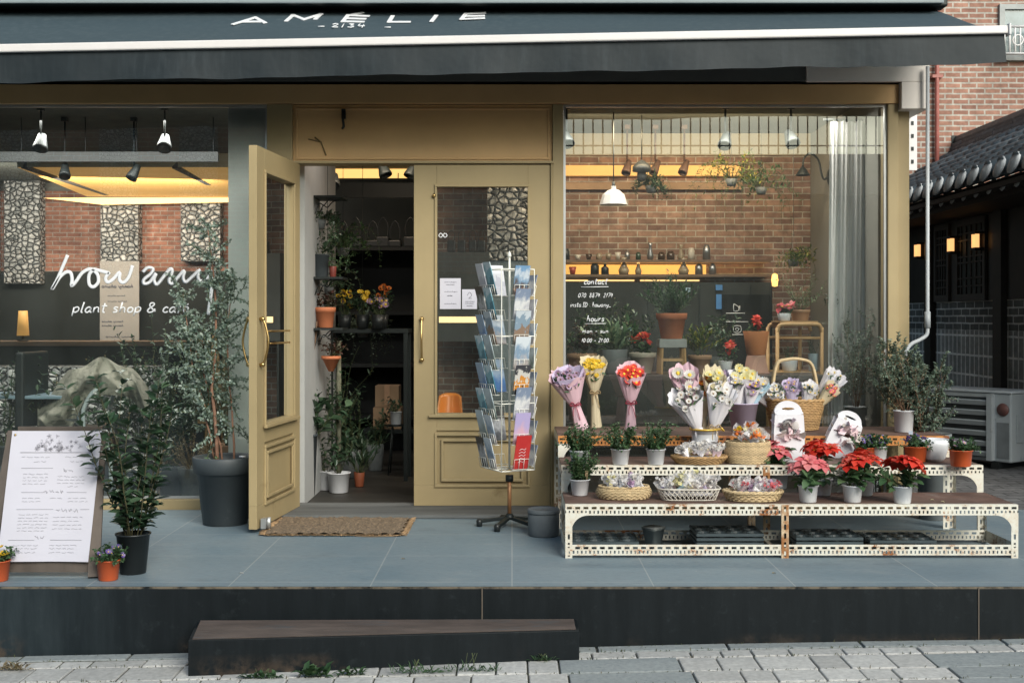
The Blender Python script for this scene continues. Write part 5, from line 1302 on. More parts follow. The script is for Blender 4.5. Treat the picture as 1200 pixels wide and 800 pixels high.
def bouquet(label, base, h, R1, wrap, flmat, cmat, seed, lean=(0, 0), petals=10, nfl=14, FR=.022, waist=.42, ribbon=None, inner=None, group='paper wrapped bouquets', green=L_MID, cup=.25, tail=True, scale=1):
    r = random.Random(seed); root = thing('flower_bouquet', label, 'bouquet', base, 0, group)
    d = V((lean[0], lean[1], 1)).normalized(); w_ = V((0, 0, 0)) + d * h * waist
    b = MB(); cone(b, V((0, 0, .0)), d, h * waist, R1 * .42, R1 * .24, 10, 0, 0, r); cone(b, w_, d, h * (1 - waist) * .9, R1 * .24, R1, 30, 0, .07, r, back=.9); b.build('wrapping', wrap, root)
    if inner: b = MB(); cone(b, w_, d, h * (1 - waist) * .95, R1 * .2, R1 * .9, 14, 0, .08, r, back=.8); b.build('inner_wrapping', inner, root)
    if ribbon:
        b = MB(); rot = frame(d); R_ = R1 * .27
        b.tube([w_ + rot @ V((R_ * math.cos(a), R_ * .8 * math.sin(a), 0)) for a in [q * PI / 6 for q in range(12)]], .0035, 5, closed=True)
        f0 = w_ + V((0, -R_ * .85, 0))
        for s_ in (-1, 1):
            b.tube(smooth([f0, f0 + V((s_ * .02, -.012, .018)), f0 + V((s_ * .032, -.008, .0)), f0], 4), .0028, 4)
            b.tube(smooth([f0, f0 + V((s_ * .012, -.008, -.03)), f0 + V((s_ * .02 + .008, -.006, -.075 - .01 * s_))], 4), .0026, 4)
        b.build('ribbon', ribbon, root)
    top = d * h * .86; pts = []; FRm = frame(d)
    for k in range(nfl):
        a = r.uniform(0, 2 * PI); q = math.sqrt((k + .5) / nfl) * .78
        a = k * 2.4; pts.append(tuple(top + FRm @ V((R1 * q * .98 * math.cos(a), R1 * .75 * q * math.sin(a) - R1 * .08, h * (1 - waist) * .30 * q * math.sin(a) + R1 * .25 * (1 - q) + r.uniform(-.008, .008)))))
    lb = MB()
    for k in range(nfl * 3): 
        c_ = V(pts[k % nfl]) - d * .025 + rdir(r) * .015; lb.leaf(c_, rdir(r, .5), rdir(r, .4), .035, .012)
    for p_ in pts: lb.tube([w_, V(p_)], .0015, 4)
    lb.build('greenery', green, root)
    blooms(root, r, pts, flmat, cmat, FR, petals, face=(0, -.75, .65), cup=cup, cr=FR * .28, w=.9, split=True)
    return root
CBR = M('cotton_husk', (.35, .25, .17), .9)
PKP = M('pink_tissue', (.62, .42, .48), .6, var=.06); LIL = M('lilac_tissue', (.52, .45, .62), .6, var=.06); KRF = M('cream_kraft', (.58, .50, .34), .7, var=.08); WHP = M('white_tissue', (.68, .66, .70), .6, var=.04); RIBR = M('wine_ribbon', (.3, .03, .06), .4, var=.1); RAF = M('raffia', (.42, .3, .16), .8, var=.2); BLUEP = M('pale_blue_tissue', (.4, .56, .68), .6); GOLDR = M('gold_ribbon', (.7, .45, .08), .35, .3)
def topb(px, y, z=TZ): return V((WX(px, y), y, z))
def hh(py, y, z=TZ): return WZ(py, y) - z
y = -.30
bouquet('bouquet of dusty mauve flowers in pink paper, leftmost on the top shelf', topb(682, y), hh(432, y), .11, PKP, P_MAU, BRC, 61, lean=(-.28, -.02), petals=9, nfl=16, ribbon=RIBR, inner=LIL)
y = -.16
bouquet('bouquet of bright yellow flowers in cream kraft paper behind the mauve one', topb(699, y), hh(420, y), .082, KRF, P_YEL, YC, 62, lean=(-.05, 0), petals=8, nfl=26, FR=.02, waist=.5, ribbon=RAF)
y = -.30
bouquet('bouquet of red gerberas with orange eyes in pink paper with a wine red ribbon', topb(739, y), hh(430, y), .088, PKP, P_RED, YC, 63, lean=(.0, -.02), petals=14, nfl=12, FR=.03, waist=.42, ribbon=RIBR)
# white pot of cotton bouquets
p = V((WX(826, -.80), -.80, MZ)); s1 = (p.y - CAMY) / F
root = thing('flower_pot', 'white tapered pot with a gold ribbon holding the cotton bouquets', 'pot', p)
hp_ = WZ(502, -.8) - MZ; pot(root, 16.5 * s1, 12 * s1, hp_, WPOT, 'lip', soil=.6)
b = MB(); b.tube([(17.2 * s1 * math.cos(a), 17.2 * s1 * math.sin(a), hp_ * .99) for a in [q * PI / 12 for q in range(24)]], .006, 6, closed=True); b.tube(smooth([(17 * s1, -.02, hp_), (.1, -.03, hp_ - .01), (.085, -.03, hp_ + .01)], 4), .004, 4); b.build('ribbon', GOLDR, root)
def inpot(c, dx, dy, lean, h, R1, wrap, fl, cm, seed, label, **kw): return bouquet(label, c + V((dx, dy, 0)), h, R1, wrap, fl, cm, seed, lean=lean, **kw)
zc = MZ + hp_ * .62; c_ = V((p.x, p.y, zc)); H_ = WZ(452, -.8) - zc; H2 = WZ(433, -.8) - zc
inpot(c_, -.02, -.03, (-.38, -.12), H_ * .98, .095, WHP, P_WHT, CBR, 71, 'white paper bouquet of cotton bolls leaning left in the white pot', petals=5, nfl=9, FR=.022, waist=.25, ribbon=None)
inpot(c_, .03, -.03, (.2, -.12), H_ * 1.0, .085, WHP, P_WHT, CBR, 72, 'white paper bouquet of cotton bolls leaning right in the white pot', petals=5, nfl=8, FR=.022, waist=.25, ribbon=RAF)
inpot(c_, -.03, .02, (-.22, .0), H2 * 1.02, .08, PKP, P_WHT, YC, 73, 'pale pink daisy bouquet with yellow eye behind the cotton at left', petals=16, nfl=3, FR=.045, waist=.35)
inpot(c_, .035, .02, (.06, .0), H2 * .98, .065, KRF, P_LYEL, YC, 74, 'pale yellow bouquet in cream paper behind the cotton', petals=16, nfl=4, FR=.035, waist=.35)
inpot(c_, .0, .03, (.02, .0), H2 * .86, .04, KRF, P_ORG, YC, 75, 'small orange bouquet squeezed between the taller ones in the white pot', petals=10, nfl=4, FR=.022, waist=.35)
# lilac bucket
y = -.38; p = topb(870.5, y); s1 = (y - CAMY) / F; hl = hh(473, y)
root = thing('flower_bucket', 'lilac tin bucket of pastel bouquets on the top shelf', 'bucket', p)
b = MB(); b.lathe([(0, 0), (12.5 * s1, 0), (17.5 * s1, hl), (18.3 * s1, hl), (18.3 * s1, hl + .006), (16.8 * s1, hl + .004), (13 * s1, .03), (0, .03)], 30); b.build('bucket_body', M('lilac_paint', (.5, .43, .58), .4, var=.04), root)
c_ = V((p.x, p.y, p.z + .08)); Hc = WZ(437, y) - c_.z
for k, (dx, dy, ln, f, R_, wr_, fl, lab) in enumerate(((-.03, 0, (-.5, 0), 1.05, .07, LIL, P_MAU, 'lilac paper bouquet leaning out left of the lilac bucket'), (-.02, -.03, (-.28, -.15), .85, .07, WHP, P_WHT, 'white tulle bouquet low at the front of the lilac bucket'), (.0, .0, (.0, .02), 1.05, .085, WHP, P_LYEL, 'round pale yellow bouquet in white net at the middle of the lilac bucket'), (.03, 0, (.38, 0), .9, .055, BLUEP, P_WHT, 'pale blue paper bouquet leaning right in the lilac bucket'), (.02, -.03, (.15, -.1), .8, .05, WHP, P_MAU, 'small mauve and white bouquet at the right front of the lilac bucket'))):
    inpot(c_, dx, dy, ln, Hc * f, R_, wr_, fl, YC, 80 + k, lab, petals=12, nfl=4 if k != 2 else 9, FR=.03, waist=.3)
# bouquets lying in the hoop basket
c_ = V((WX(931, -.28), -.28, TZ + .07)); Hc = WZ(446, -.28) - c_.z
for k, (dx, dy, ln, f, R_, wr_, fl, lab) in enumerate(((-.08, 0, (-1.0, -.1), 1.25, .05, WHP, L_EUC, 'white paper cone with teal sprigs leaning out left of the hoop basket'), (-.05, -.03, (-.5, -.3), .95, .05, WHP, P_WHT, 'cream bouquet second from the left in the hoop basket'), (-.01, -.02, (-.1, -.2), 1.0, .055, LIL, P_MAU, 'lilac bouquet at the middle of the hoop basket'), (.04, -.03, (.2, -.2), .95, .05, WHP, P_WHT, 'white netted bouquet right of the middle in the hoop basket'), (.07, .02, (.75, 0), 1.5, .07, WHP, P_WHT, 'long white bouquet leaning out beyond the handle of the hoop basket'), (.08, -.03, (.75, -.15), 1.1, .05, KRF, P_PINK, 'cream and pink cone at the right front of the hoop basket'))):
    inpot(c_, dx, dy, ln, Hc * f, R_, wr_, fl, YC, 90 + k, lab, petals=9, nfl=6, FR=.018, waist=.3)

# ---- white carrier bags
def carrier(label, px, py, z, wpx, hpx, tilt=0, yaw=0, mid=False, seed=1):
    p = ground_at(px, py, z); s1 = (p.y - CAMY) / F; w_, h = wpx * s1, hpx * s1
    root = thing('carrier_bag', label, 'paper bag', p, yaw, 'white paper flower carriers'); root.rotation_euler = (0, tilt, yaw)
    hw_, body = w_ / 2, h * .46; sc_ = (0, h * .86); hs_ = (w_ * .2, h * .022)
    for yy in (0, .075):
        b = MB(); n_ = 40; inn, out = [], []
        hc = (0, h * .865); 
        # opening under the arch and slot above it: one strip per hole
        def outer(a, cx, cz):                            # bag outline hit by a ray
            dx, dz = math.cos(a), math.sin(a); t = 0
            lo, hi = 0, h * 2
            for _ in range(30):
                t = (lo + hi) / 2; x_, z_ = cx + dx * t, cz + dz * t
                wz = hw_ * (1 if z_ < h * .5 else (1 - .12 * ((z_ / h - .5) / .5)))
                ins = abs(x_) < wz and 0 < z_ < h and not (z_ > h - hw_ * .8 and (abs(x_) / (hw_ * .92)) ** 2 + ((z_ - (h - hw_ * .8)) / (hw_ * .8)) ** 2 > 1)
                if ins: lo = t
                else: hi = t
            return (cx + dx * t, cz + dz * t)
        if yy == 0:
            cx, cz = 0, h * .52                          # arched opening
            for q in range(n_):
                a = 2 * PI * q / n_; x_ = hw_ * .66 * math.cos(a); z_ = cz + (h * .19 if math.sin(a) > 0 else h * .05) * math.sin(a)
                inn.append((x_, yy, z_)); o2 = outer(a, cx, cz)
                if o2[1] > h * .78: o2 = (o2[0] if abs(o2[0]) < 9 else 0, min(o2[1], h * .78)); 
                out.append((o2[0], yy, o2[1]))
            b.add(inn + out, [(q, (q + 1) % n_, n_ + (q + 1) % n_, n_ + q) for q in range(n_)])
        else: b.quad((-hw_, yy, 0), (hw_, yy, 0), (hw_ * .95, yy, h * .78), (-hw_ * .95, yy, h * .78))
        inn, out = [], []; cz = h * .87
        for q in range(n_):
            a = 2 * PI * q / n_; inn.append((hw_ * .42 * math.cos(a), yy + (.036 if yy == 0 else -.036) * .8, cz + h * .022 * math.sin(a)))
            o2 = outer(a, 0, cz); z_ = max(o2[1], h * .78); out.append((o2[0] if o2[1] >= h * .78 else o2[0] / max(.001, abs(cz - o2[1])) * (cz - h * .78), yy + (.036 if yy == 0 else -.036) * .8 * (z_ > h * .8), z_))
        b.add(inn + out, [(q, (q + 1) % n_, n_ + (q + 1) % n_, n_ + q) for q in range(n_)])
        b.build('front_panel' if yy == 0 else 'rear_panel', BAGM, root)
    b = MB()
    for s_ in (-1, 1): b.quad((s_ * hw_ * 1.002, 0, 0), (s_ * hw_ * 1.002, .075, 0), (s_ * hw_ * .98, .075, body), (s_ * hw_ * .98, 0, body))
    b.quad((-hw_, 0, .001), (hw_, 0, .001), (hw_, .075, .001), (-hw_, .075, .001)); b.build('side_panel', BAGM, root)
    r = random.Random(seed); b = MB()
    for k in range(34):
        c2 = V((r.uniform(-.55, .7) * hw_, r.uniform(-.04, .05), h * r.uniform(.4, .68)))
        b.leaf(c2, rdir(r, .3), rdir(r), .06, .05, r.randrange(2))
    o = b.build('wrapped_flower', [wraps[1], P_WHT]); o.matrix_world = Matrix.Translation(p) @ Matrix.Rotation(yaw, 4, 'Z') @ Matrix.Rotation(tilt, 4, 'Y'); tag(o, 'pale pink wrapped flowers filling the ' + ('upright' if not tilt else 'tilted') + ' white carrier bag', 'wrapped flower')
    return root
BAGM = M('white_card', (.68, .67, .71), .6, var=.04)
carrier('upright white carrier bag with an arched window and slot handle before the hoop basket', 925, 541, MZ, 36, 71, seed=4)
carrier('white carrier bag leaning to the right among the pansies', 978, 536, MZ, 34, 58, tilt=.42, seed=5)

# ---- poinsettias
def poins(px, py, z, col, label, seed, heads=4, R_=.085, H=.12, pots=True, colp=WPOT, dx=0):
    root, zs = potted('poinsettia', label, 'poinsettia', px, py, z, .050, .040, .084, colp, group='poinsettias in white pots')
    r = foliage(root, zs, 0, L_MID, seed, stems=7, H=H * .9, tilt=.85, lpn=3, nodes=4, ll=.075, lw=.042, up=.2, wob=.2, start=.2, rbase=.015, leafup=.2, fold=.12)
    b = MB()
    for k in range(heads):
        a = r.uniform(0, 6.28); q = (0 if k == 0 else .055); c_ = V((q * math.cos(a + k * 2.1), q * math.sin(a + k * 2.1), zs + H * r.uniform(.85, 1.15)))
        n_ = (V((q and .35 * math.cos(a + k * 2.1), q and .35 * math.sin(a + k * 2.1) - .2, 1))).normalized(); x = n_.cross(V((0, 1, .1))).normalized(); y_ = n_.cross(x)
        for ring, (cnt, L_, up_) in enumerate(((7, R_, .0), (6, R_ * .72, .28), (5, R_ * .42, .7))):
            for j in range(cnt):
                t = 2 * PI * j / cnt + ring * .5 + r.uniform(-.2, .2); d = (x * math.cos(t) + y_ * math.sin(t) + n_ * (up_ + r.uniform(-.15, .12))).normalized()
                b.leaf(c_ + n_ * .004 * ring, d, n_, L_ * r.uniform(.8, 1.1) * .92, L_ * .5, 0, fold=.14, curl=.35, tip=.75)
        for j in range(5): b.ball(c_ + n_ * .01 + x * r.uniform(-.008, .008) + y_ * r.uniform(-.008, .008), .0035, 5, 3, 1)
    b.build('bracts', [col, YC], root)
    return root
poins(913, 572, LZ, P_PINK, 'pink poinsettia leaning left behind the round pale wicker tray', 101, 4, .085, .15)
poins(947, 588, LZ, P_PINK, 'pinkish red poinsettia in a white pot, first right of the round tray', 102, 5, .078, .12)
poins(964, 580, LZ, P_RED, 'bright red poinsettia standing behind the pinkish one', 103, 6, .085, .16)
poins(999, 588, LZ, P_RED, 'coral red poinsettia at the front of the lowest shelf, right of the pinkish one', 104, 5, .08, .13)
poins(1013, 580, LZ, P_RED, 'red poinsettia half hidden behind the coral red one', 105, 3, .07, .13)
poins(1057.5, 589, LZ, P_RED, 'single red poinsettia near the right end of the lowest shelf', 106, 6, .09, .125)
# ---- pansies on the middle shelf
def wp(px, py, label, seed, **kw): return pansy(px, py, MZ, P_PURP, label, WPOT, seed, group='pansies on the middle shelf', rt=.05, rb=.04, h=.085, **kw)
pansy(1014, 541, MZ, P_PURP, 'orange pot of purple pansies right of the leaning carrier bag', ORPOT, 111, group='pansies on the middle shelf', rt=.056, rb=.046, h=.08)
wp(1029, 541, 'white pot of purple pansies pressed between two orange pots', 112)
pansy(1073, 541, MZ, P_PURP, 'orange pot of purple pansies behind the single red poinsettia', ORPOT, 113, group='pansies on the middle shelf', rt=.062, rb=.05, h=.085, tagc=(.55, .6, .7))
p_ = ground_at(1094, 540, MZ); rt_ = thing('empty_planter', 'rounded white planter between the two orange pansy pots', 'planter', p_); 
b = MB(); b.lathe([(0, 0), (.045, 0), (.062, .02), (.078, .09), (.08, .12), (.074, .12), (.06, .04), (0, .03)], 28); b.build('pot', WPOT, rt_)
pansy(1126, 546, MZ, P_MAU, 'orange pot of faintly flowering pansies at the right end of the middle shelf', ORPOT, 114, group='pansies on the middle shelf', rt=.059, rb=.05, h=.085, nfl=6, tagc=None)
# ---- small-leaved shrub at the right end of top shelf
root, zs = potted('potted_shrub', 'small-leaved grey green bush in a white pot, right end of the top shelf', 'potted plant', 1059, 506, TZ, .058, .05, .125, WPOT)
root.rotation_euler = (0, 0, 0)
foliage(root, zs, 0, L_GREY, 121, stems=10, H=.40, tilt=.75, lpn=7, nodes=10, ll=.023, lw=.012, up=.4, wob=.2, branch=1, c=(.01, 0), sr=.003, stemmat=BARK)
p_ = ground_at(1094, 560, 0); p_ = V((WX(1096, -.45), -.45, .0)); 
root = thing('potted_shrub', 'wide grey green bush behind the stand beside the downpipe', 'potted plant', V((2.46, -.36, 0)))
zs = pot(root, .1, .08, .5, GREYPOT, 'lip')
foliage(root, zs, 0, L_GREY, 122, stems=17, H=.58, tilt=.52, lpn=5, nodes=14, ll=.026, lw=.013, up=.45, wob=.2, branch=1, c=(-.05, 0), sr=.004, stemmat=BARK)
# white wrap lying by the last pot
b = MB(); p_ = V((WX(1103, -.72), -.72, MZ))
nn = 9
for i in range(nn + 1):
    for j in range(5): b.v.append((i * .016, j * .03, .115 + .012 * math.sin(i * 1.1 + j) + .008 * math.cos(j * 2 + i) - .02 * abs(j - 2) / 2))
for i in range(nn):
    for j in range(4): a = i * 5 + j; b.f.append((a, a + 5, a + 6, a + 1)); b.m.append(0); b.s.append(True)
o = b.build('plastic_sheet', CELW, loc=V((p_.x, p_.y, MZ - .03))); tag(o, 'crumpled white plastic sheet behind the last orange pot', 'plastic sheet')

# ---- air conditioner outdoor unit
ac = thing('air_conditioner', 'grey outdoor air conditioner unit with louvred front in the alley', 'air conditioner', (3.86, 1.95, 0), math.radians(-52))
# local: front faces -y, width x
ACM = M('grey_enamel', (.42, .46, .48), .45, var=.05, dirt=(.25, .27, .28), dirtlo=.6); ACD = M('grey_shadow', (.05, .06, .065), .6)
w_, d_, h0, h1 = .86, .36, .05, .60
b = MB(); b.box(-w_, 0, 0, d_, h0, h1 - .015); b.build('casing', ACM, ac, bevel=.012)
b = MB(); b.box(-w_ - .012, .012, -.012, d_ + .012, h1 - .0145, h1 + .006); b.build('top_cover', M('grey_cover', (.55, .6, .63), .4), ac, bevel=.006)
b = MB(); b.box(-w_ + .04, -.19, -.006, -.001, h0 + .03, h1 - .05); b.build('fan_recess', ACD, ac)
for k in range(6):
    z = h0 + .06 + k * .08; b = MB(); b.bar((-w_ + .03, -.03, z), (-.18, -.03, z), .02, .038, up=V((0, -.5, 1))); b.build('louvre', ACM, ac)
b = MB(); b.box(-.18, -.135, -.05, -.001, h0 + .01, h1 - .02); b.build('grille_post', ACM, ac)
b = MB(); b.lathe([(0, 0), (.05, .002), (.05, .008), (0, .012)], 20); b.xf(Matrix.Translation((-.065, -.002, h1 - .14)) @ Matrix.Rotation(PI / 2, 4, 'X')); b.build('badge', M('faded_red', (.16, .07, .06), .5), ac)
b = MB(); b.box(-.12, -.015, -.004, -.0005, h0 + .03, h1 - .24)
b.build('service_panel', M('grey_panel', (.2, .22, .23), .5), ac)
b = MB(); b.box(.0005, .008, .07, .27, .2, .42); b.build('side_cover', M('grey_side_cover', (.4, .44, .46), .5), ac, bevel=.004)
for xx in (-w_ + .08, -.12): b = MB(); b.box(xx - .03, xx + .03, -.03, d_ + .03, 0, .0495); b.build('foot', BLACK_PL, ac)

# ---- weeds along the step
def weed(px, py, label, seed, mat=L_MID, n_=14, H=.05, L_=.04, wd=.018):
    p = ground_at(px, py, -.27); p.z = gz(p.x) - .004; root = thing('weed', label, 'weed', p)
    r = random.Random(seed); b = MB()
    for k in range(n_):
        a = r.uniform(0, 6.28); d = V((math.cos(a), math.sin(a) * .5, r.uniform(.2, 1.1))).normalized(); s0 = V((r.uniform(-.5, .5) * H * 1.4, r.uniform(-.012, .012), 0))
        b.leaf(s0 + d * L_ * .2 + V((0, 0, .002)), d, V((0, 0, 1)), L_ * r.uniform(.6, 1.2), wd, curl=.4)
    b.build('foliage', mat, root)
    b = MB()
    for k in range(5): b.tube([(r.uniform(-.03, .03), 0, -.003), (r.uniform(-.03, .03), 0, H * .5)], .001, 4)
    b.build('stem', GSTEM, root)
weed(308, 791, 'low broad-leaved weed left of the others at the foot of the step', 1, n_=34, H=.09)
weed(370, 790, 'tallest leafy weed at the foot of the step', 2, n_=34, L_=.055, wd=.028, H=.08)
weed(410, 789, 'weed with an upright brown seed stalk at the foot of the step', 3, n_=26, H=.06)
weed(484, 789, 'thin grassy weed below the middle of the step', 4, n_=50, wd=.004, L_=.05, H=.13)
weed(552, 787, 'grassy tuft near the right part of the step', 5, n_=60, wd=.004, L_=.04, H=.16)
weed(635, 776, 'small tuft at the right end of the step', 6, n_=34, wd=.006, L_=.035, H=.07)
weed(818, 756, 'yellow green tuft at the foot of the platform wall', 7, mat=L_YEL, n_=40, wd=.008, L_=.03, H=.1)
weed(14, 776, 'dry brown tuft at the left foot of the platform wall', 8, mat=L_DRY, n_=60, wd=.006, L_=.045, H=.08)
rg = random.Random(77); b = MB()
for k in range(1500):
    x_ = rg.uniform(-2.3, 2.3); y_ = rg.uniform(-2.8, -2.17)
    if rg.random() < .6: y_ = rg.choice((-2.25, -2.36, -2.56, -2.175, -2.72)) + rg.uniform(-.006, .006)
    elif not (.3 < x_ < .7 and y_ > -2.35): continue
    b.leaf(V((x_, y_, gz(x_) - .006)), rdir(rg, 1.2), V((0, 0, 1)), rg.uniform(.008, .02), .004)
o = b.build('moss', leafmat('joint_moss', [(.05, .075, .03), (.1, .12, .05), (.16, .13, .08)], .8)); o['kind'] = 'stuff'; o['label'] = 'moss and grass blades growing in the paving joints'; o['category'] = 'moss'
for k, (px, py, z, mt_, lab) in enumerate(((1102, 588, LZ, P_LYEL, 'pale yellow fallen petal near the right end of the lowest deck'), (1090, 586, LZ, P_LYEL, 'pale fallen petal left of another on the lowest deck'), (280, 672, 0, P_WHT, 'tiny white scrap on the bare slate floor by the menu board'), (470, 655, 0, L_DRY, 'dry curled leaf lying on the slate in front of the doormat'), (905, 672, 0, L_DRY, 'dry leaf fallen on the slate before the rusty stand'))):
    p = ground_at(px, py, z); b = MB(); b.leaf(V((0, 0, .002)), V((1, .3 * k - .5, .05)), V((0, 0, 1)), .022, .014, curl=.3); tag(b.build('fallen_leaf', mt_, loc=p), lab, 'leaf')
# ================================================================== INSIDE THE RIGHT WINDOW
LZ2 = .815; LY = .36
ld = thing('display_ledge', 'dark display ledge carrying the row of pots behind the right window', 'ledge', (1.13, .45, 0))
b = MB(); b.box(-.80, .84, -.30, .26, LZ2 - .035, LZ2); b.build('ledge_top', M('dark_oiled_wood', (.05, .042, .036), .5, var=.3, scale=8, stretch=(.2, 1, 1)), ld, bevel=.004)
for xx in (-.78, 0, .80): b = MB(); b.box(xx - .02, xx + .02, -.26, -.22, .001, LZ2 - .036); b.box(xx - .02, xx + .02, .2, .24, .001, LZ2 - .036); b.build('leg', DARK, ld)
b = MB(); b.box(-.78, .80, -.2, .2, .28, .30); b.build('lower_shelf', DARK, ld)
def on(name, label, cat, px, y, z, group=None): return thing(name, label, cat, (WX(px, y), y, z), 0, group)
def inpt(label, px, y, z, wtop, wbot, toppy, mat, rim, name='potted_plant', cat='potted plant', group=None):
    s1 = (y - CAMY) / F; root = on(name, label, cat, px, y, z, group); h = WZ(toppy, y) - z
    return root, pot(root, wtop * s1 / 2, wbot * s1 / 2, h, mat, rim), s1
L_REDD = leafmat('dark_red_leaves', [(.03, .035, .02), (.07, .04, .03), (.14, .05, .04)], .5)
r_, zs, s1 = inpt('tan clay pot with dark reddish foliage at the left end of the ledge', 682, LY, LZ2, 34, 26, 414, TAN, 'band'); foliage(r_, zs, 0, L_REDD, 201, stems=14, H=.2, tilt=.8, lpn=3, nodes=6, ll=.045, lw=.02)
r_, zs, s1 = inpt('grey pot with striped pale green leaves left of the small stool', 719, LY, LZ2, 33, 29, 409, GREYPOT, 'none'); foliage(r_, zs, 0, L_VAR, 202, stems=22, H=.20, tilt=1.0, lpn=2, nodes=4, ll=.1, lw=.032, wob=.15, leafup=1.4, start=.1)
b = MB(); tagstick(r_, (.1, -.02, zs + .08), (.45, .6, .75), .06, .025)
def redplant(r_, zs, seed, H=.09, R_=.055, col=P_RED, heads=4):
    r = foliage(r_, zs, 0, L_MID, seed, stems=6, H=H * .8, tilt=.8, lpn=3, nodes=3, ll=.05, lw=.03)
    b = MB()
    for k in range(heads):
        c_ = V((r.uniform(-.05, .05), r.uniform(-.05, .02), zs + H * r.uniform(.7, 1.2)))
        for j in range(9): b.leaf(c_, rdir(r, .2), V((0, -.3, 1)), R_ * r.uniform(.6, 1.1), R_ * .5, 0, fold=.14, curl=.35, tip=.75)
        b.ball(c_ + V((0, -.005, .006)), .006, 6, 4, 1)
    b.build('bracts', [col, YC], r_)
r_, zs, s1 = inpt('cream pot with a red poinsettia left of the small stool', 753, LY, LZ2, 31, 20, 413, CREAM, 'band', 'poinsettia', 'poinsettia'); redplant(r_, zs, 203, .11)
r_ = on('small_stool', 'small pine stool with a grey top holding the big fern pot', 'stool', 787, LY, LZ2); s1 = (LY - CAMY) / F; hs_ = WZ(397, LY) - LZ2
b = MB(); b.box(-16 * s1, 16 * s1, -.08, .08, hs_ - .055, hs_); b.build('seat', M('grey_washed', (.36, .37, .36), .7, var=.12, scale=14), r_, bevel=.004)
for sx_ in (-1, 1):
    for sy_ in (-1, 1): b = MB(); b.bar((sx_ * 13 * s1, sy_ * .06, hs_ - .056), (sx_ * 14 * s1, sy_ * .065, 0), .018, .018); b.build('leg', WOOD, r_)
b = MB(); b.bar((-14 * s1, -.062, .09), (14 * s1, -.062, .09), .012, .014); b.bar((-14 * s1, .062, .09), (14 * s1, .062, .09), .012, .014); b.build('stretcher', WOOD, r_)
r_, zs, s1 = inpt('terracotta pot of dark arching fern standing on the small stool', 787, LY, LZ2 + hs_, 35, 25, 367, TERRA, 'band')
foliage(r_, zs, 0, leafmat('fern_green', [(.015, .045, .018), (.03, .08, .03), (.05, .12, .05)], .5), 204, stems=38, H=.27, tilt=1.0, lpn=3, nodes=8, ll=.05, lw=.012, wob=.16, droop=.12, leafup=1.2, start=.1); tagstick(r_, (.1, -.04, zs + .12), (.6, .7, .8), .04, .03)
r_, zs, s1 = inpt('tan pot with yellow green speckled upright leaves right of the stool', 820, LY, LZ2, 27, 20, 416, TAN, 'band'); foliage(r_, zs, 0, L_YEL, 205, stems=18, H=.19, tilt=.6, lpn=3, nodes=5, ll=.06, lw=.018, leafup=1.2)
r_, zs, s1 = inpt('small white pot with red flowers before the dark cabinet', 850, LY, LZ2, 17, 12, 423, WPOT, 'none', 'poinsettia', 'poinsettia'); redplant(r_, zs, 206, .12, .045)
r_ = on('upturned_pot', 'pinkish clay pot turned upside down under another pot', 'pot', 886, LY, LZ2); b = MB(); hu = WZ(416, LY) - LZ2; b.lathe([(0, 0), (15.5 * s1, 0), (15.5 * s1, .012), (14 * s1, .014), (10.5 * s1, hu), (0, hu)], 28); b.build('pot', PINKCLAY, r_)
r_, zs, s1 = inpt('terracotta pot with red poinsettia raised on the upturned pink pot', 886, LY, LZ2 + hu, 30, 22, 388, M('bright_terracotta', (.55, .2, .07), .7, var=.08), 'none', 'poinsettia', 'poinsettia'); redplant(r_, zs, 207, .08, .05)
r_, zs, s1 = inpt('blue white pot half hidden at the left window edge', 664, .42, LZ2, 13, 11, 416, M('blue_white_pot', (.4, .5, .58), .4), 'none'); foliage(r_, zs, 0, L_MID, 209, stems=12, H=.2, tilt=.5, lpn=3, nodes=6, ll=.04, lw=.02)
# more dark plants behind
for k, (px, y_, w_, h_, mt_, sd_) in enumerate(((700, .62, 30, .42, L_DARK, 211), (735, .66, 22, .36, L_DARK, 212), (845, .66, 30, .3, L_DARK, 213))):
    r_, zs, s1 = inpt(('dark leafy plant in a shadowed pot behind the tan pot', 'dark slender plant behind the grey and cream pots', 'dark plant in shadow behind the small white pot')[k], px, y_, LZ2, w_, w_ * .8, 418, GREYPOT, 'none')
    foliage(r_, zs, 0, mt_, sd_, stems=12, H=h_, tilt=.6, lpn=3, nodes=8, ll=.06, lw=.022)
# pine plant rack
rk2 = on('plant_rack', 'rounded pine plant rack with pots behind the hoop handle', 'plant rack', 937, .55, 0); X_ = lambda px: WX(px, .5) - WX(937, .55)
zt4, zm4, zl4 = WZ(380, .5), WZ(396, .5), WZ(439, .5)
for px, yy in ((911, -.05), (963, -.05), (950, .25), (911, .25)):
    b = MB(); b.tube([(X_(px), yy, .001), (X_(px), yy, zt4 - .02)], .0125, 10); b.build('leg', WOOD, rk2)
for yy in (-.05, .25):
    b = MB(); b.tube(smooth([(X_(911), yy, zt4 - .05), (X_(913), yy, zt4 - .01), (X_(920), yy, zt4), (X_(937), yy, zt4), (X_(955), yy, zt4), (X_(961), yy, zt4 - .01), (X_(963), yy, zt4 - .05)], 4), .013, 8); b.tube([(X_(911), yy, zm4), (X_(963), yy, zm4)], .009, 8); b.tube([(X_(911), yy, zl4), (X_(963), yy, zl4)], .010, 8); b.build('hoop', WOOD, rk2)
b = MB(); b.box(X_(912), X_(962), -.04, .24, zl4 + .011, zl4 + .02); b.build('shelf', WOOD, rk2); b = MB(); b.box(X_(915), X_(959), -.05, .25, zt4 + .0135, zt4 + .022); b.build('shelf', WOOD, rk2)
b = MB(); b.box(X_(966), X_(992), .0, .22, zl4 - .0, zl4 + .012); b.box(X_(966), X_(992), .0, .22, zt4 - .0, zt4 + .012)
b.build('side_shelf', M('worn_side_shelf', (.36, .33, .26), .6), rk2)
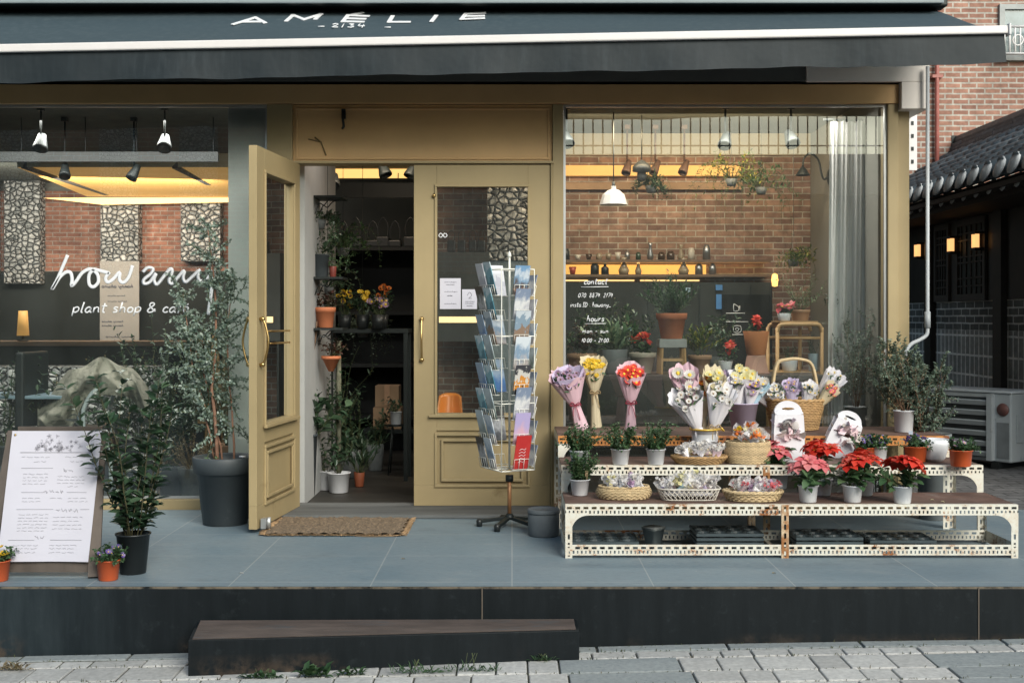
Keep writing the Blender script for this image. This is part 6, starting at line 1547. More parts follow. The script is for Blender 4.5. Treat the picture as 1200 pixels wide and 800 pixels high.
zz = zt4 + .0225
r_, zs, s1 = inpt('tan square-rimmed pot with pale trailing plant on top of the pine rack', 938, .6, zz, 22, 18, 363, TAN, 'band'); foliage(r_, zs, 0, L_VAR, 215, stems=14, H=.26, tilt=.8, lpn=3, nodes=8, ll=.03, lw=.008, wob=.25)
r_, zs, s1 = inpt('pink red poinsettia in a small pot on top of the pine rack at left', 919, .55, zz, 16, 13, 367, WPOT, 'none', 'poinsettia', 'poinsettia'); redplant(r_, zs, 216, .05, .05, P_PINK)
zz = zl4 + .0205
r_, zs, s1 = inpt('white pot inside the pine rack on its lower shelf', 925, .6, zz, 20, 16, 420, WPOT, 'none'); foliage(r_, zs, 0, L_GREY, 217, stems=8, H=.1, lpn=3, nodes=4, ll=.02, lw=.01)
r_, zs, s1 = inpt('pale blue white pot at the right of the pine rack lower shelf', 953, .55, zz, 12, 10, 414, M('pale_blue_pot', (.38, .48, .55), .4), 'none'); foliage(r_, zs, 0, L_GREY, 218, stems=8, H=.12, lpn=3, nodes=4, ll=.02, lw=.01)
r_, zs, s1 = inpt('dark trailing plant on the side shelf before the curtain', 977, .6, zl4 + .013, 16, 14, 425, GREYPOT, 'none'); foliage(r_, zs, 0, L_DARK, 219, stems=14, H=.15, lpn=3, nodes=5, ll=.03, lw=.015)
r_, zs, s1 = inpt('dark leafy plant on the upper side shelf before the curtain', 978, .6, zt4 + .013, 16, 14, 368, GREYPOT, 'none'); foliage(r_, zs, 0, L_DARK, 220, stems=14, H=.18, lpn=3, nodes=5, ll=.03, lw=.015)
# tall sprig plant in front of curtain, behind glass
b = thing('plant_stand', 'low dark stand under the pale pot beside the curtain', 'stand', (WX(1003, .3), .3, 0)); m = MB(); zst = WZ(500, .3); m.lathe([(0, .0), (.09, 0), (.09, .015), (.02, .02), (.02, zst - .02), (.1, zst - .015), (.1, zst), (0, zst)], 20); m.build('stand_body', DARK, b)
r_, zs, s1 = inpt('airy small-leaved shrub in a pale pot standing before the white curtain', 1003, .3, zst + .001, 27, 21, 476, M('pale_grey_pot', (.5, .53, .58), .5), 'lip')
foliage(r_, zs, 0, L_EUC, 221, stems=9, H=.56, tilt=.42, lpn=3, nodes=12, ll=.022, lw=.014, wob=.16, branch=1, sr=.003, stemmat=BARK)
# curtain
b = MB(); n_ = 120; zt5, zb5 = WZ(142, .42), .08
for i in range(n_ + 1):
    u = i / n_
    for j in range(16):
        q = j / 15; x = WX(972 + 68 * u + (4 - 8 * q) * (1 - u) + 6 * q * (u < .1) , .42); amp = .015 * (.5 + .5 * q)
        b.v.append((x, .50 + amp * math.sin(u * 33 + 1.4 * math.sin(u * 7) + q * .6) + .006 * math.sin(u * 71 + q * 2), zt5 + (zb5 - zt5) * q + (.02 * abs(math.sin(u * 20)) if j == 0 else 0)))
for i in range(n_):
    for j in range(15): a = i * 16 + j; b.f.append((a, a + 16, a + 17, a + 1)); b.m.append(0); b.s.append(True)
CUR = M('linen_curtain', (.8, .8, .79), .95, var=.05, scale=3, stretch=(3, 3, .4), spec=.05)
o = b.build('curtain', CUR); tag(o, 'long pale linen curtain gathered at the right end of the right window', 'curtain')
b = MB(); b.tube([(WX(965, .5), .5, zt5 + .02), (2.3, .5, zt5 + .02)], .008, 8); tag(b.build('curtain_rod', DARK), 'thin dark rod from which the linen curtain hangs', 'rod')
# wall side: gooseneck lamp
gl = thing('wall_lamp', 'black gooseneck lamp curving out from the grey side wall', 'lamp', (2.309, 1.35, WZ(208, 1.4)))
b = MB(); b.lathe([(0, 0), (.055, 0), (.055, .015), (.03, .025), (0, .025)], 18); b.xf(Matrix.Rotation(-PI / 2, 4, 'Y')); b.build('wall_plate', DARK, gl)
b = MB(); b.tube(smooth([(-.02, 0, 0), (-.05, 0, -.02), (-.07, 0, .03), (-.09, 0, .12), (-.15, -.02, .165), (-.20, -.03, .13), (-.21, -.03, .07)], 5), .007, 8); b.build('arm', DARK, gl)
b = MB(); b.lathe([(.008, .06), (.02, .045), (.05, .0), (.052, -.006), (.04, .0), (0, .03)], 16, (-.21, -.03, .01)); b.build('lamp_shade', DARK, gl)
# pendants and spots
pn = on('pendant_lamp', 'white enamel pendant lamp hanging at the left of the right window', 'lamp', 719, 1.0, WZ(240, 1.0)); s1 = 8.5 / F
b = MB(); b.lathe([(16.5 * s1, 0), (16 * s1, .012), (13 * s1, .07), (7 * s1, .1), (3 * s1, .108), (3 * s1, .13), (0, .13), (0, .1), (6 * s1, .09), (12 * s1, .062), (15.4 * s1, .0)], 10, sm=False); b.f = b.f[:-1]; b.m = b.m[:-1]; b.s = b.s[:-1]; b.build('lamp_shade', WHITE_P, pn)
b = MB(); b.tube([(0, 0, .13), (0, 0, 2.598 - pn.location.z)], .004, 6); b.lathe([(0, 0), (.012, 0), (.012, .04), (0, .04)], 8, (0, 0, .12)); b.build('cord', SG, pn)
pn = on('pendant_lamp', 'grey industrial pendant with cage near the top of the right window', 'lamp', 752, 1.1, WZ(212, 1.1))
b = MB(); b.lathe([(.028, 0), (.035, .03), (.03, .06), (.065, .065), (.065, .10), (.05, .115), (.02, .14), (0, .15)], 18); b.build('lamp_shade', SG, pn); b = MB(); b.tube([(0, 0, .15), (0, 0, 2.598 - pn.location.z)], .004, 6); b.build('cord', SG, pn)
spot(850, 165, .7, 'white spotlight at the top middle of the right window', SG, (-.3, -.6, -1), .045)
spot(927, 163, .7, 'white spotlight at the top right of the right window', SG, (.25, -.6, -1), .05)
spot(664, 163, .7, 'white spotlight at the top left corner of the right window', SG, (.3, -.6, -1), .045)
for k, px in enumerate((735, 768, 802)): spot(px, 197, 1.55, ('small brown track spot left of the caged pendant', 'small brown track spot right of the caged pendant', 'small brown track spot third from the left, before the amber band')[k], M('brown_lamp', (.12, .07, .05), .5), (rnd.uniform(-.5, .5), -.5, -1), .035)
for k, (px, py, w_, L_, mt_) in enumerate(((763, 226, 22, .3, L_DARK), (857, 218, 12, .75, L_YEL), (892, 228, 20, .62, L_MID), (930, 312, 18, .36, L_YEL))):
    y_ = 1.25; z = WZ(py, y_); r_ = on('hanging_plant', ('small dark hanging plant right of the white pendant', 'thin trailing hanging plant in the middle of the brick wall', 'bushy hanging plant with long trails before the brick wall', 'lowest hanging plant beside the side wall')[k], 'hanging plant', px, y_, z, 'plants hanging before the brick wall')
    b = MB(); b.lathe([(0, 0), (.03, .0), (.045, .05), (.04, .05), (.0, .04)], 14); b.build('pot', GREYPOT, r_)
    b = MB()
    for a in (0, 2.1, 4.2): b.tube([(.043 * math.cos(a), .043 * math.sin(a), .05), (0, 0, .25)], .0012, 4)
    b.tube([(0, 0, .25), (0, 0, 2.598 - z)], .0015, 4); b.build('cord', SG, r_)
    foliage(r_, .04, 0, mt_, 230 + k, stems=18, H=L_ * .55, tilt=1.3, lpn=3, nodes=7, ll=.042, lw=.016, wob=.2, droop=.9, up=.1); foliage(r_, .04, 0, mt_, 240 + k, stems=7, H=L_, tilt=1.2, lpn=2, nodes=12, ll=.025, lw=.01, wob=.12, droop=1.3, up=0, parts=('trailing_leaves', 'trailing_stem'))
# amber cove strips over the brick
cv2 = thing('cove_light', 'amber glowing strip band across the upper brick wall', 'light', (1.2, 1.94, 2.3)); 
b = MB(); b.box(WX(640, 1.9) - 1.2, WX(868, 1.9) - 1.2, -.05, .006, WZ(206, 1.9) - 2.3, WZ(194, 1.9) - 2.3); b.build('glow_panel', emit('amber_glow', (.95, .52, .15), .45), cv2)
b = MB(); b.box(WX(640, 1.9) - 1.2, WX(870, 1.9) - 1.2, -.04, .006, WZ(222, 1.9) - 2.3, WZ(214, 1.9) - 2.3); b.build('wooden_batten', M('lit_batten', (.4, .25, .14), .6), cv2)
# bar shelves
sh = thing('bar_shelf', 'long wall shelf with amber light strips over the dark cabinet', 'shelf', (1.1, 1.75, 0)); yS = 1.75
Xs = lambda px: WX(px, yS) - 1.1
b = MB(); b.box(Xs(630), Xs(900), -.1, .198, WZ(308, yS), WZ(305, yS)); b.box(Xs(630), Xs(900), -.12, .198, WZ(325, yS), WZ(322, yS)); b.build('shelf_board', M('shelf_wood', (.16, .1, .06), .6), sh)
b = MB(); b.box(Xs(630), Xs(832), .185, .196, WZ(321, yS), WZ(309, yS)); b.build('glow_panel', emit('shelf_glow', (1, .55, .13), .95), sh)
b = MB()
for a, c in ((640, 690), (700, 745), (752, 822)): b.box(Xs(a), Xs(c), .1, .12, WZ(329, yS), WZ(327.2, yS))
b.build('light_strip', LED, sh)
LEDL = bpy.data.lights
cb = thing('cabinet', 'dark back bar cabinet below the glowing shelves', 'cabinet', (1.1, 1.7, 0)); b = MB(); b.box(WX(640, 1.6) - 1.1, WX(905, 1.6) - 1.1, -.1, .2, .0, WZ(331, 1.6)); b.build('cabinet_body', DARKWALL, cb); b = MB()
for px in (700, 760, 820, 880, 904): b.box(WX(px, 1.59) - 1.1 - .004, WX(px, 1.59) - 1.1 + .004, -.108, -.1005, .1, WZ(334, 1.6))
b.build('door_trim', DARK, cb)
b = MB(); b.box(WX(846, 1.57) - 1.1, WX(902, 1.57) - 1.1, -.125, -.1085, WZ(425, 1.57), WZ(345, 1.57)); o = b.build('sign_panel', M('black_gloss', (.01, .012, .012), .2), cb)
b = MB(); to = lambda px, py: tuple(V((WX(px, 1.57) - 1.1, -.127, WZ(py, 1.57))))
pen(b, [[(860, 356), (860, 364), (865, 364), (866, 360), (862, 357), (860, 356)], [(867, 358), (867, 364)], [(860, 382), (860, 389), (868, 389), (868, 382), (860, 382)], [(863, 384), (866, 385), (864, 388), (862, 386), (863, 384)]], to, .003, 2)
for a, c, y_ in ((851, 873, 367), (849, 877, 377), (858, 871, 392)): b.tube([to(a, y_), to(c, y_)], .004, 4)
b.build('logo', VINYL, o)
b = thing('blue_sticker', 'small blue card stuck on the dark cabinet below the shelf', 'card', (WX(843, 1.57), 1.58, WZ(340, 1.57))); m = MB(); m.box(-.025, .025, 0, .004, -.0, .04); m.box(-.022, .02, 0, .004, -.14, -.03); m.build('card', M('blue_card', (.06, .2, .45), .5), b)
# bottles and cups on the shelves
def bottle(px, base_py, w_, h_, col, kind, label, y_=1.70):
    z = WZ(base_py, 1.75) if 0 else WZ(base_py, yS); r_ = thing('bottle' if kind < 3 else 'cup', label, 'bottle' if kind < 3 else 'cup', (WX(px, y_), y_, z + .0005)); s1 = (y_ - CAMY) / F; R_ = w_ * s1 / 2; h = h_ * s1
    pf = {0: [(0, 0), (R_, 0), (R_, h * .55), (R_ * .35, h * .72), (R_ * .35, h * .95), (R_ * .45, h), (0, h)], 1: [(0, 0), (R_ * .8, 0), (R_, h * .25), (R_ * .5, h * .55), (R_ * .4, h * .8), (R_ * .75, h), (0, h)], 2: [(0, 0), (R_, 0), (R_, h * .8), (R_ * .7, h * .86), (R_ * .75, h), (0, h)], 3: [(0, 0), (R_ * .6, 0), (R_, h), (0, h * .9)]}[kind]
    b = MB(); b.lathe(pf, 16); b.build('bottle_body' if kind < 3 else 'cup_body', col, r_)
BG = [M('brown_glass', (.06, .035, .02), .15), M('green_glass', (.04, .07, .04), .15), M('clear_glassware', (.3, .24, .16), .1), M('steel_ware', (.3, .3, .3), .3, .8), M('white_ware', (.55, .5, .42), .4), M('red_ware', (.4, .06, .03), .4), BLACK_PL]
w1 = ['at the far left', 'second from the left', 'third from the left', 'fourth from the left', 'fifth from the left', 'sixth from the left', 'seventh from the left', 'eighth from the left', 'ninth from the left', 'tenth from the left', 'eleventh from the left', 'twelfth from the left', 'second from the right', 'last at the right']
nm = ['brown glass', 'green glass', 'clear glass', 'steel', 'white', 'red', 'black']
for k, (px, w_, h_, c_, kd) in enumerate(((663, 9, 13, 6, 2), (677, 8, 6, 4, 3), (690, 8, 7, 0, 3), (702, 7, 8, 2, 2), (713, 8, 8, 2, 3), (724, 7, 9, 4, 3), (735, 6, 10, 3, 2), (748, 6, 9, 1, 2), (762, 8, 20, 3, 1), (775, 8, 9, 0, 2), (786, 9, 10, 0, 2), (798, 8, 18, 2, 1), (810, 8, 14, 4, 2), (828, 9, 18, 3, 2))): bottle(px, 305, w_, h_, BG[c_], kd, f'{nm[c_]} {"cup" if kd == 3 else "vessel"} {w1[k]} on the upper bar shelf')
for k, (px, w_, h_, c_, kd) in enumerate(((671, 9, 9, 5, 3), (697, 10, 13, 6, 2), (709, 9, 14, 6, 0), (731, 13, 20, 2, 1), (748, 8, 17, 2, 1), (801, 13, 19, 2, 1), (819, 9, 13, 3, 2), (835, 9, 13, 3, 2))): bottle(px, 322, w_, h_, BG[c_], kd, f'{nm[c_]} {"cup" if kd == 3 else "jug"} {w1[k]} on the lower bar shelf')
b = thing('amber_lamp', 'tiny glowing amber lamp at the right end of the bar', 'lamp', (WX(908, 1.5), 1.5, WZ(336, 1.5))); m = MB(); m.lathe([(.0, 0), (.02, .005), (.026, .05), (.02, .09), (0, .1)], 12); m.build('lamp_shade', emit('lamp_amber', (1, .55, .15), 2.5), b); m = MB(); m.bar((0, 0, -.004), (0, .43, -.004), .02, .006); m.build('bracket', DARK, b)

# ================================================================== BEHIND THE CLOSED DOOR
t_ = thing('gabion_pillar', 'stone filled wire pillar reflected in the closed door glass, built solid behind it', 'pillar', (WX(596, 1.6), 1.6, 0)); b = MB(); wq = WX(621, 1.6) - WX(596, 1.6); b.box(-wq, wq, 0, .2, WZ(305, 1.6), 2.55); b.build('gabion_body', GAB, t_); b = MB(); b.box(-wq, wq, .01, .2, .0, WZ(305, 1.6) - .001); b.build('base', M('blue_shadow_base', (.16, .2, .22), .6, var=.3), t_)  # reflection of a pillar opposite, added as solid stone behind the door
b = MB()
for q in range(6): b.bar((-wq + q * wq * .4, -.008, WZ(305, 1.6)), (-wq + q * wq * .4, -.008, 2.55), .003, .003)
for q in range(11): b.bar((-wq, -.012, WZ(303, 1.6) + q * .05), (wq, -.012, WZ(303, 1.6) + q * .05), .003, .003)
b.build('wire_mesh', WIREG, t_)
cab = thing('wardrobe', 'dark cupboard behind the closed door with black bags on top', 'cabinet', (WX(540, 1.4), 1.45, 0)); b = MB(); b.box(WX(505, 1.4) - WX(540, 1.4), WX(573, 1.4) - WX(540, 1.4), 0, .35, WZ(400, 1.4), WZ(295, 1.4)); b.build('cupboard_body', M('grey_board', (.05, .055, .052), .7), cab)
b = MB(); b.box(WX(514, 1.4) - WX(540, 1.4), WX(566, 1.4) - WX(540, 1.4), -.006, -.0005, WZ(378, 1.4), WZ(371, 1.4)); b.build('light_strip', emit('cupboard_strip', (1, .7, .35), 1.3), cab)
b = MB(); xx = WX(517, 1.4) - WX(540, 1.4)
cab_legs = MB(); cab_legs.box(WX(507, 1.4) - WX(540, 1.4), WX(510, 1.4) - WX(540, 1.4), .01, .34, 0, WZ(400, 1.4) - .001); cab_legs.box(WX(570, 1.4) - WX(540, 1.4), WX(573, 1.4) - WX(540, 1.4), .01, .34, 0, WZ(400, 1.4) - .001); cab_legs.build('leg', DARK, cab)
for k, px in enumerate((529, 541, 554, 564)):
    zb_ = WZ(295, 1.4); r_ = thing('tote_bag', ('leftmost black bag on the dark cupboard', 'black bag second from the left on the dark cupboard', 'black bag third from the left on the dark cupboard', 'rightmost black bag on the dark cupboard')[k], 'bag', (WX(px, 1.5), 1.5, zb_ + .001), 0, 'black bags behind the door glass')
    b = MB(); b.box(-.03, .03, -.03, .03, 0, .09); b.build('bag_body', BLACK_PL, r_, bevel=.01); b = MB(); b.tube(smooth([(-.022, 0, .09), (-.022, 0, .14), (0, 0, .16), (.022, 0, .14), (.022, 0, .09)], 4), .003, 6); b.build('handle', BLACK_PL, r_)
b = MB(); pen(b, [[(514, 276), (516.5, 273.5), (518.8, 276), (516.5, 278.5), (514, 276)], [(519.2, 276), (521.5, 273.5), (524, 276), (521.5, 278.5), (519.2, 276)]], lambda px, py: (WX(px, .03), .018, WZ(py, .03)), .003, 3)
o = b.build('ring_sticker', VINYL, loc=(0, 0, 0)); tag(o, 'small white double ring mark on the closed door glass', 'sticker')
oc = thing('orange_chair', 'small orange plastic shell chair seen low through the closed door glass', 'chair', (WX(527, .8), .8, 0)); s1 = 8.3 / F
b = MB()
for i in range(9):
    for j in range(7):
        u, q = i / 8 * 2 - 1, j / 6; b.v.append((u * (15 - 2.5 * q) * s1, .05 * q - .06 * (u * u) + .03, WZ(488, .8) + (27 * s1) * q - .02 * (abs(u) ** 4) * q))
for i in range(8):
    for j in range(6): a = i * 7 + j; b.f.append((a, a + 7, a + 8, a + 1)); b.m.append(0); b.s.append(True)
ORS = M('orange_shell', (.75, .24, .03), .35, var=.05)
o = b.build('backrest', ORS, oc); md = o.modifiers.new('thick', 'SOLIDIFY'); md.thickness = .006
b = MB(); b.box(-14 * s1, 14 * s1, -.24, .06, WZ(489, .8) - .02, WZ(489, .8)); b.build('seat', ORS, oc, bevel=.01)
for a in (-1, 1):
    for c_ in (-.22, .04): b = MB(); b.tube([(a * 12 * s1, c_, WZ(489, .8) - .02), (a * 13.5 * s1, c_ * 1.1, .001)], .008, 6); b.build('leg', SILVER, oc)

# ================================================================== THROUGH THE OPEN DOOR
for k, (py, lab) in enumerate(((231, 'highest dark bracket shelf on the white partition, empty'), (325, 'middle dark bracket shelf on the white partition'), (384, 'lowest dark bracket shelf on the white partition'))):
    yc = .62; z = WZ(py, yc); r_ = thing('bracket_shelf', lab, 'shelf', (-1.299, yc, z), 0, 'bracket shelves inside the doorway')
    b = MB(); b.box(0, .19, -.12, .14, -.014, 0); b.build('shelf_board', DARK, r_)
    b = MB()
    for yy in (-.07, .09): b.tube(smooth([(.0, yy, -.12), (.03, yy, -.05), (.06, yy, -.06), (.1, yy, -.02), (.17, yy, -.015)], 4), .004, 6)
    b.build('bracket', SG if k != 1 else DARK, r_)
def mini(label, px, y, z, wt, wb, toppy, mat, rim, **kw): return inpt(label, px, y, z, wt, wb, toppy, mat, rim, **kw)
r_, zs, s1 = mini('terracotta pot of dark red leaves on the lowest bracket shelf', 381, .62, WZ(384, .62), 24, 18, 360, TERRA, 'band'); foliage(r_, zs, 0, L_REDD, 301, stems=16, H=.13, tilt=1.1, lpn=4, nodes=5, ll=.035, lw=.022)
r_, zs, s1 = mini('dark tin pot with trailing plant on the middle bracket shelf', 376, .62, WZ(325, .62), 20, 17, 298, DKPOT, 'lip'); foliage(r_, zs, 0, L_DARK, 302, stems=14, H=.24, tilt=1.2, lpn=3, nodes=7, ll=.035, lw=.02)
r_, zs, s1 = mini('small red pot beside the dark tin pot on the bracket shelf', 390, .62, WZ(325, .62), 9, 7, 312, M('dull_red_pot', (.2, .04, .03), .5), 'none'); foliage(r_, zs, 0, L_MID, 303, stems=8, H=.2, tilt=1.1, lpn=2, nodes=8, ll=.03, lw=.018, droop=.5)
r_ = thing('hanging_plant', 'conical terracotta pot hanging inside the doorway below the bracket shelf', 'hanging plant', (WX(388, .65), .65, WZ(435, .65))); s1 = 8.15 / F
b = MB(); hq = 18 * s1; b.lathe([(0, 0), (3 * s1, 0), (10 * s1, hq * .8), (11.5 * s1, hq * .8), (11.5 * s1, hq), (10 * s1, hq), (0, hq * .85)], 20); b.build('pot', TERRA, r_)
b = MB(); b.tube([(0, 0, hq * .9), (0, 0, WZ(386, .65) - r_.location.z - .012)], .003, 5); b.build('cord', DARK, r_); foliage(r_, hq, 0, L_REDD, 304, stems=12, H=.12, tilt=1.1, lpn=3, nodes=5, ll=.035, lw=.02)
r_, zs, s1 = inpt('white pot with a tall mossy climbing plant just inside the doorway', 397, .72, .001, 27, 22, 553, WPOT, 'lip')
b = MB(); b.tube([(0, 0, zs), (.0, 0, 1.02)], .016, 8); b.build('moss_pole', M('moss_pole', (.13, .13, .09), .95, var=.4, scale=30, bmp=.6), r_); foliage(r_, zs, 0, L_DARK, 305, stems=9, H=.3, tilt=.9, lpn=2, nodes=6, ll=.08, lw=.035, start=.2)
foliage(r_, zs + .3, 0, L_DARK, 315, stems=8, H=.36, tilt=.3, lpn=2, nodes=8, ll=.045, lw=.028, parts=('climbing_leaves', 'climbing_stem'))
r_, zs, s1 = inpt('second white pot half hidden behind the climbing plant pot', 382, .85, .001, 20, 17, 551, WPOT, 'lip'); foliage(r_, zs, 0, L_DARK, 306, stems=9, H=.2, lpn=2, nodes=5, ll=.06, lw=.03)
r_, zs, s1 = inpt('small orange pot with spiky plant on the floor inside the doorway', 421, 1.0, .001, 13, 10, 553, M('dull_orange_pot', (.25, .07, .03), .6), 'none'); foliage(r_, zs, 0, L_DARK, 307, stems=22, H=.28, tilt=.8, lpn=2, nodes=6, ll=.09, lw=.016, leafup=1.5)
r_, zs, s1 = inpt('big dark pot with broad leaves and bare twigs against the white partition', 357, .55, .001, 30, 24, 508, DKPOT, 'lip'); foliage(r_, zs, 0, L_DARK, 308, stems=10, H=.3, tilt=.8, lpn=2, nodes=4, ll=.13, lw=.08, start=.3, c=(.04, 0))
b = MB(); 
for pts in ([(0, 0, zs), (-.02, 0, .7), (0, 0, 1.0), (.03, 0, 1.25), (.01, 0, 1.4)], [(-.01, 0, .75), (.06, 0, .95), (.08, 0, 1.15)], [(0, 0, 1.0), (-.04, 0, 1.12), (-.05, 0, 1.3)]): b.tube(smooth(pts, 4), .005, 5)
b.build('bare_twig', BARK, r_)
# flower buckets on a dark rack
r_ = thing('flower_stand', 'dark wooden stand holding the cut flowers inside the shop', 'stand', (WX(430, 1.3), 1.4, 0)); b = MB(); zq = WZ(385, 1.35); b.box(-.28, .3, -.12, .2, zq - .03, zq); b.build('stand_top', DARK, r_)
for xx in (-.26, .28):
    for yy in (-.1, .18): b = MB(); b.bar((xx, yy, .001), (xx, yy, zq - .03), .03, .03); b.build('leg', DARK, r_)
for k, (px, col, cc, n__, lab, topy, sp_) in enumerate(((425, P_YEL, YC, 6, 'round yellow blooms in the cut flower bucket inside the shop', 348, .03), (447, P_ORG, BRC, 8, 'orange gerberas in the cut flower bucket inside the shop', 343, .05), (404, P_YEL, BRC, 7, 'yellow sunflowers with dark centres inside the doorway', 352, .06), (443, P_MAU, YC, 14, 'grey mauve blooms under the orange gerberas inside the shop', 358, .05))):
    y_ = 1.3 if k != 3 else 1.24; r_ = thing('cut_flowers', lab, 'flowers', (WX(px, y_), y_, zq + .001)); s1 = (y_ - CAMY) / F
    b = MB(); b.lathe([(0, 0), (.04, 0), (.052, .10), (.048, .1), (0, .09)], 16); b.build('vase', BLACK_PL, r_); hT = WZ(topy, y_) - zq; rr_ = random.Random(400 + k)
    pts = [(rr_.uniform(-1, 1) * sp_ * 1.2, rr_.uniform(-.03, .03), hT + rr_.uniform(-.035, .045) * (1.8 if k == 2 else 1)) for _ in range(n__)]
    b = MB()
    for p_ in pts: b.tube([(0, 0, .05), p_], .002, 4)
    b.build('stem', GSTEM, r_); blooms(r_, rr_, pts, col, cc, .026, 12, face=(0, -.9, .4), cr=.011, w=.9, split=True)
    foliage(r_, .09, 0, L_DARK, 420 + k, stems=8, H=.16, lpn=3, nodes=5, ll=.05, lw=.02)
# deep dark shelving with bags, watering can
b = thing('storage_shelf', 'tall dark shelving in the depth behind the open doorway', 'shelving', (-1.75, 3.2, 0)); m = MB()
zs_ = WZ(290, 3.1); NB = M('black_stain', (.006, .008, .008), .7)
for z in (.3, .75, 1.2, zs_ - .03): m.box(-.6, 1.05, -.2, .2, z, z + .03)
m.build('shelf_board', NB, b)
for xx in (-.6, .2, 1.03): m = MB(); m.box(xx - .02, xx + .02, -.19, .19, 0, zs_ - .031); m.build('upright', NB, b)
m = MB(); m.box(-.6, 1.05, .2, .21, 0, zs_); m.build('back_panel', M('near_black', (.012, .014, .014), .8), b)
for k, px in enumerate((402, 417, 437, 449, 463, 481)):
    r_ = thing('tote_bag', ('first', 'second', 'third', 'fourth', 'fifth', 'sixth')[k] + ' black handled bag from the left atop the deep shelving', 'bag', (WX(px, 3.1), 3.1, zs_ + .001), 0, 'black bags on the deep shelving')
    m = MB(); m.box(-.055, .055, -.05, .05, 0, .06 + .03 * (k % 2)); m.build('bag_body', BLACK_PL, r_, bevel=.01); m = MB(); q = .06 + .03 * (k % 2); m.tube(smooth([(-.04, 0, q), (-.042, 0, q + .1), (0, 0, q + .17), (.042, 0, q + .1), (.04, 0, q)], 4), .006, 6); m.build('handle', BLACK_PL, r_)
r_ = thing('watering_can', 'grey watering can above the middle bracket shelf inside the doorway', 'watering can', (WX(392, 3.05), 3.0, zs_ + .001)); m = MB(); m.lathe([(0, 0), (.08, 0), (.08, .16), (.05, .19), (0, .19)], 18, (-.1, 0, 0)); m.build('can_body', M('zinc', (.12, .13, .13), .5, .4), r_); m = MB(); m.tube(smooth([(-.03, 0, .02), (.06, 0, .1), (.09, 0, .2)], 4), .012, 8); m.build('spout', DARK, r_); m = MB(); m.tube(smooth([(-.1, 0, .19), (-.1, 0, .26), (-.18, 0, .22), (-.185, 0, .08)], 4), .008, 6); m.build('handle', DARK, r_)
for k, (px, py, w_, lab) in enumerate(((455, 470, 22, 'upper brown cardboard box of the two inside the shop'), (455, 495, 26, 'lower brown cardboard box of the two inside the shop'))):
    y_ = 2.2; s1 = (y_ - CAMY) / F; z = .42 + k * -.14 + (0); r_ = thing('cardboard_box', lab, 'box', (WX(px, y_), y_, .30 + (1 - k) * .172 if 1 else z)); m = MB(); m.box(-w_ * s1 / 1.6, w_ * s1 / 1.6, -.1, .1, 0, .17); m.build('box_body', M('cardboard', (.26, .165, .095), .8, var=.1), r_, bevel=.004); m = MB(); m.box(-.02, .02, -.1015, .0, .02, .1715); m.build('tape', TAN, r_)
r_ = thing('low_bench', 'low dark bench under the cardboard boxes inside the shop', 'bench', (WX(458, 2.2), 2.2, 0)); m = MB(); m.box(-.2, .24, -.14, .14, .27, .299); m.build('seat', DARK, r_)
for xx in (-.18, .22): m = MB(); m.box(xx - .015, xx + .015, -.12, .12, 0, .269); m.build('leg', DARK, r_)
r_, zs, s1 = inpt('white pot on a thin dark stool deep inside the doorway', 464, 1.7, WZ(497, 1.7), 14, 12, 482, WPOT, 'lip'); foliage(r_, zs, 0, L_DARK, 331, stems=8, H=.12, lpn=2, nodes=4, ll=.05, lw=.02)
r_ = thing('wire_stool', 'thin legged dark stool under the white pot inside the shop', 'stool', (WX(464, 1.7), 1.7, 0)); zq2 = WZ(497, 1.7) - .001; m = MB(); m.lathe([(0, zq2 - .012), (.07, zq2 - .012), (.07, zq2), (0, zq2)], 18); m.build('seat', DARK, r_)
for a in (0, 2.1, 4.2): m = MB(); m.tube([(.05 * math.cos(a), .05 * math.sin(a), zq2 - .012), (.1 * math.cos(a), .1 * math.sin(a), .001)], .006, 6); m.build('leg', DARK, r_)
b = thing('ceiling_light_strip', 'amber light strip high in the depth of the doorway', 'light', (WX(430, 4.2), 4.2, WZ(203, 4.2))); m = MB(); m.box(WX(375, 4.2) - b.location.x, WX(500, 4.2) - b.location.x, 0, .03, -.045, .045); m.build('glow_panel', emit('door_strip', (1, .62, .2), 1.1), b); m = MB(); m.box(WX(375, 4.2) - b.location.x, WX(500, 4.2) - b.location.x, -.06, -.03, -.24, -.1); m.build('beam', DARK, b)
m = MB()
for xx in (-.3, .3): m.tube([(xx, .015, .045), (xx, .015, 2.599 - b.location.z)], .005, 5); m.tube([(xx, -.045, -.1), (xx, .0, .0)], .005, 5)
m.build('hanger', DARK, b)
spot(391, 212, 2.6, 'dark spotlight at the left of the doorway top', SG, (0, -.6, -1), .055)
spot(450, 200, 2.6, 'dark spotlight at the middle of the doorway top', DARK, (.4, -.3, -1), .055)
spot(482, 201, 2.6, 'dark spotlight at the right of the doorway top', DARK, (-.4, -.3, -1), .05)

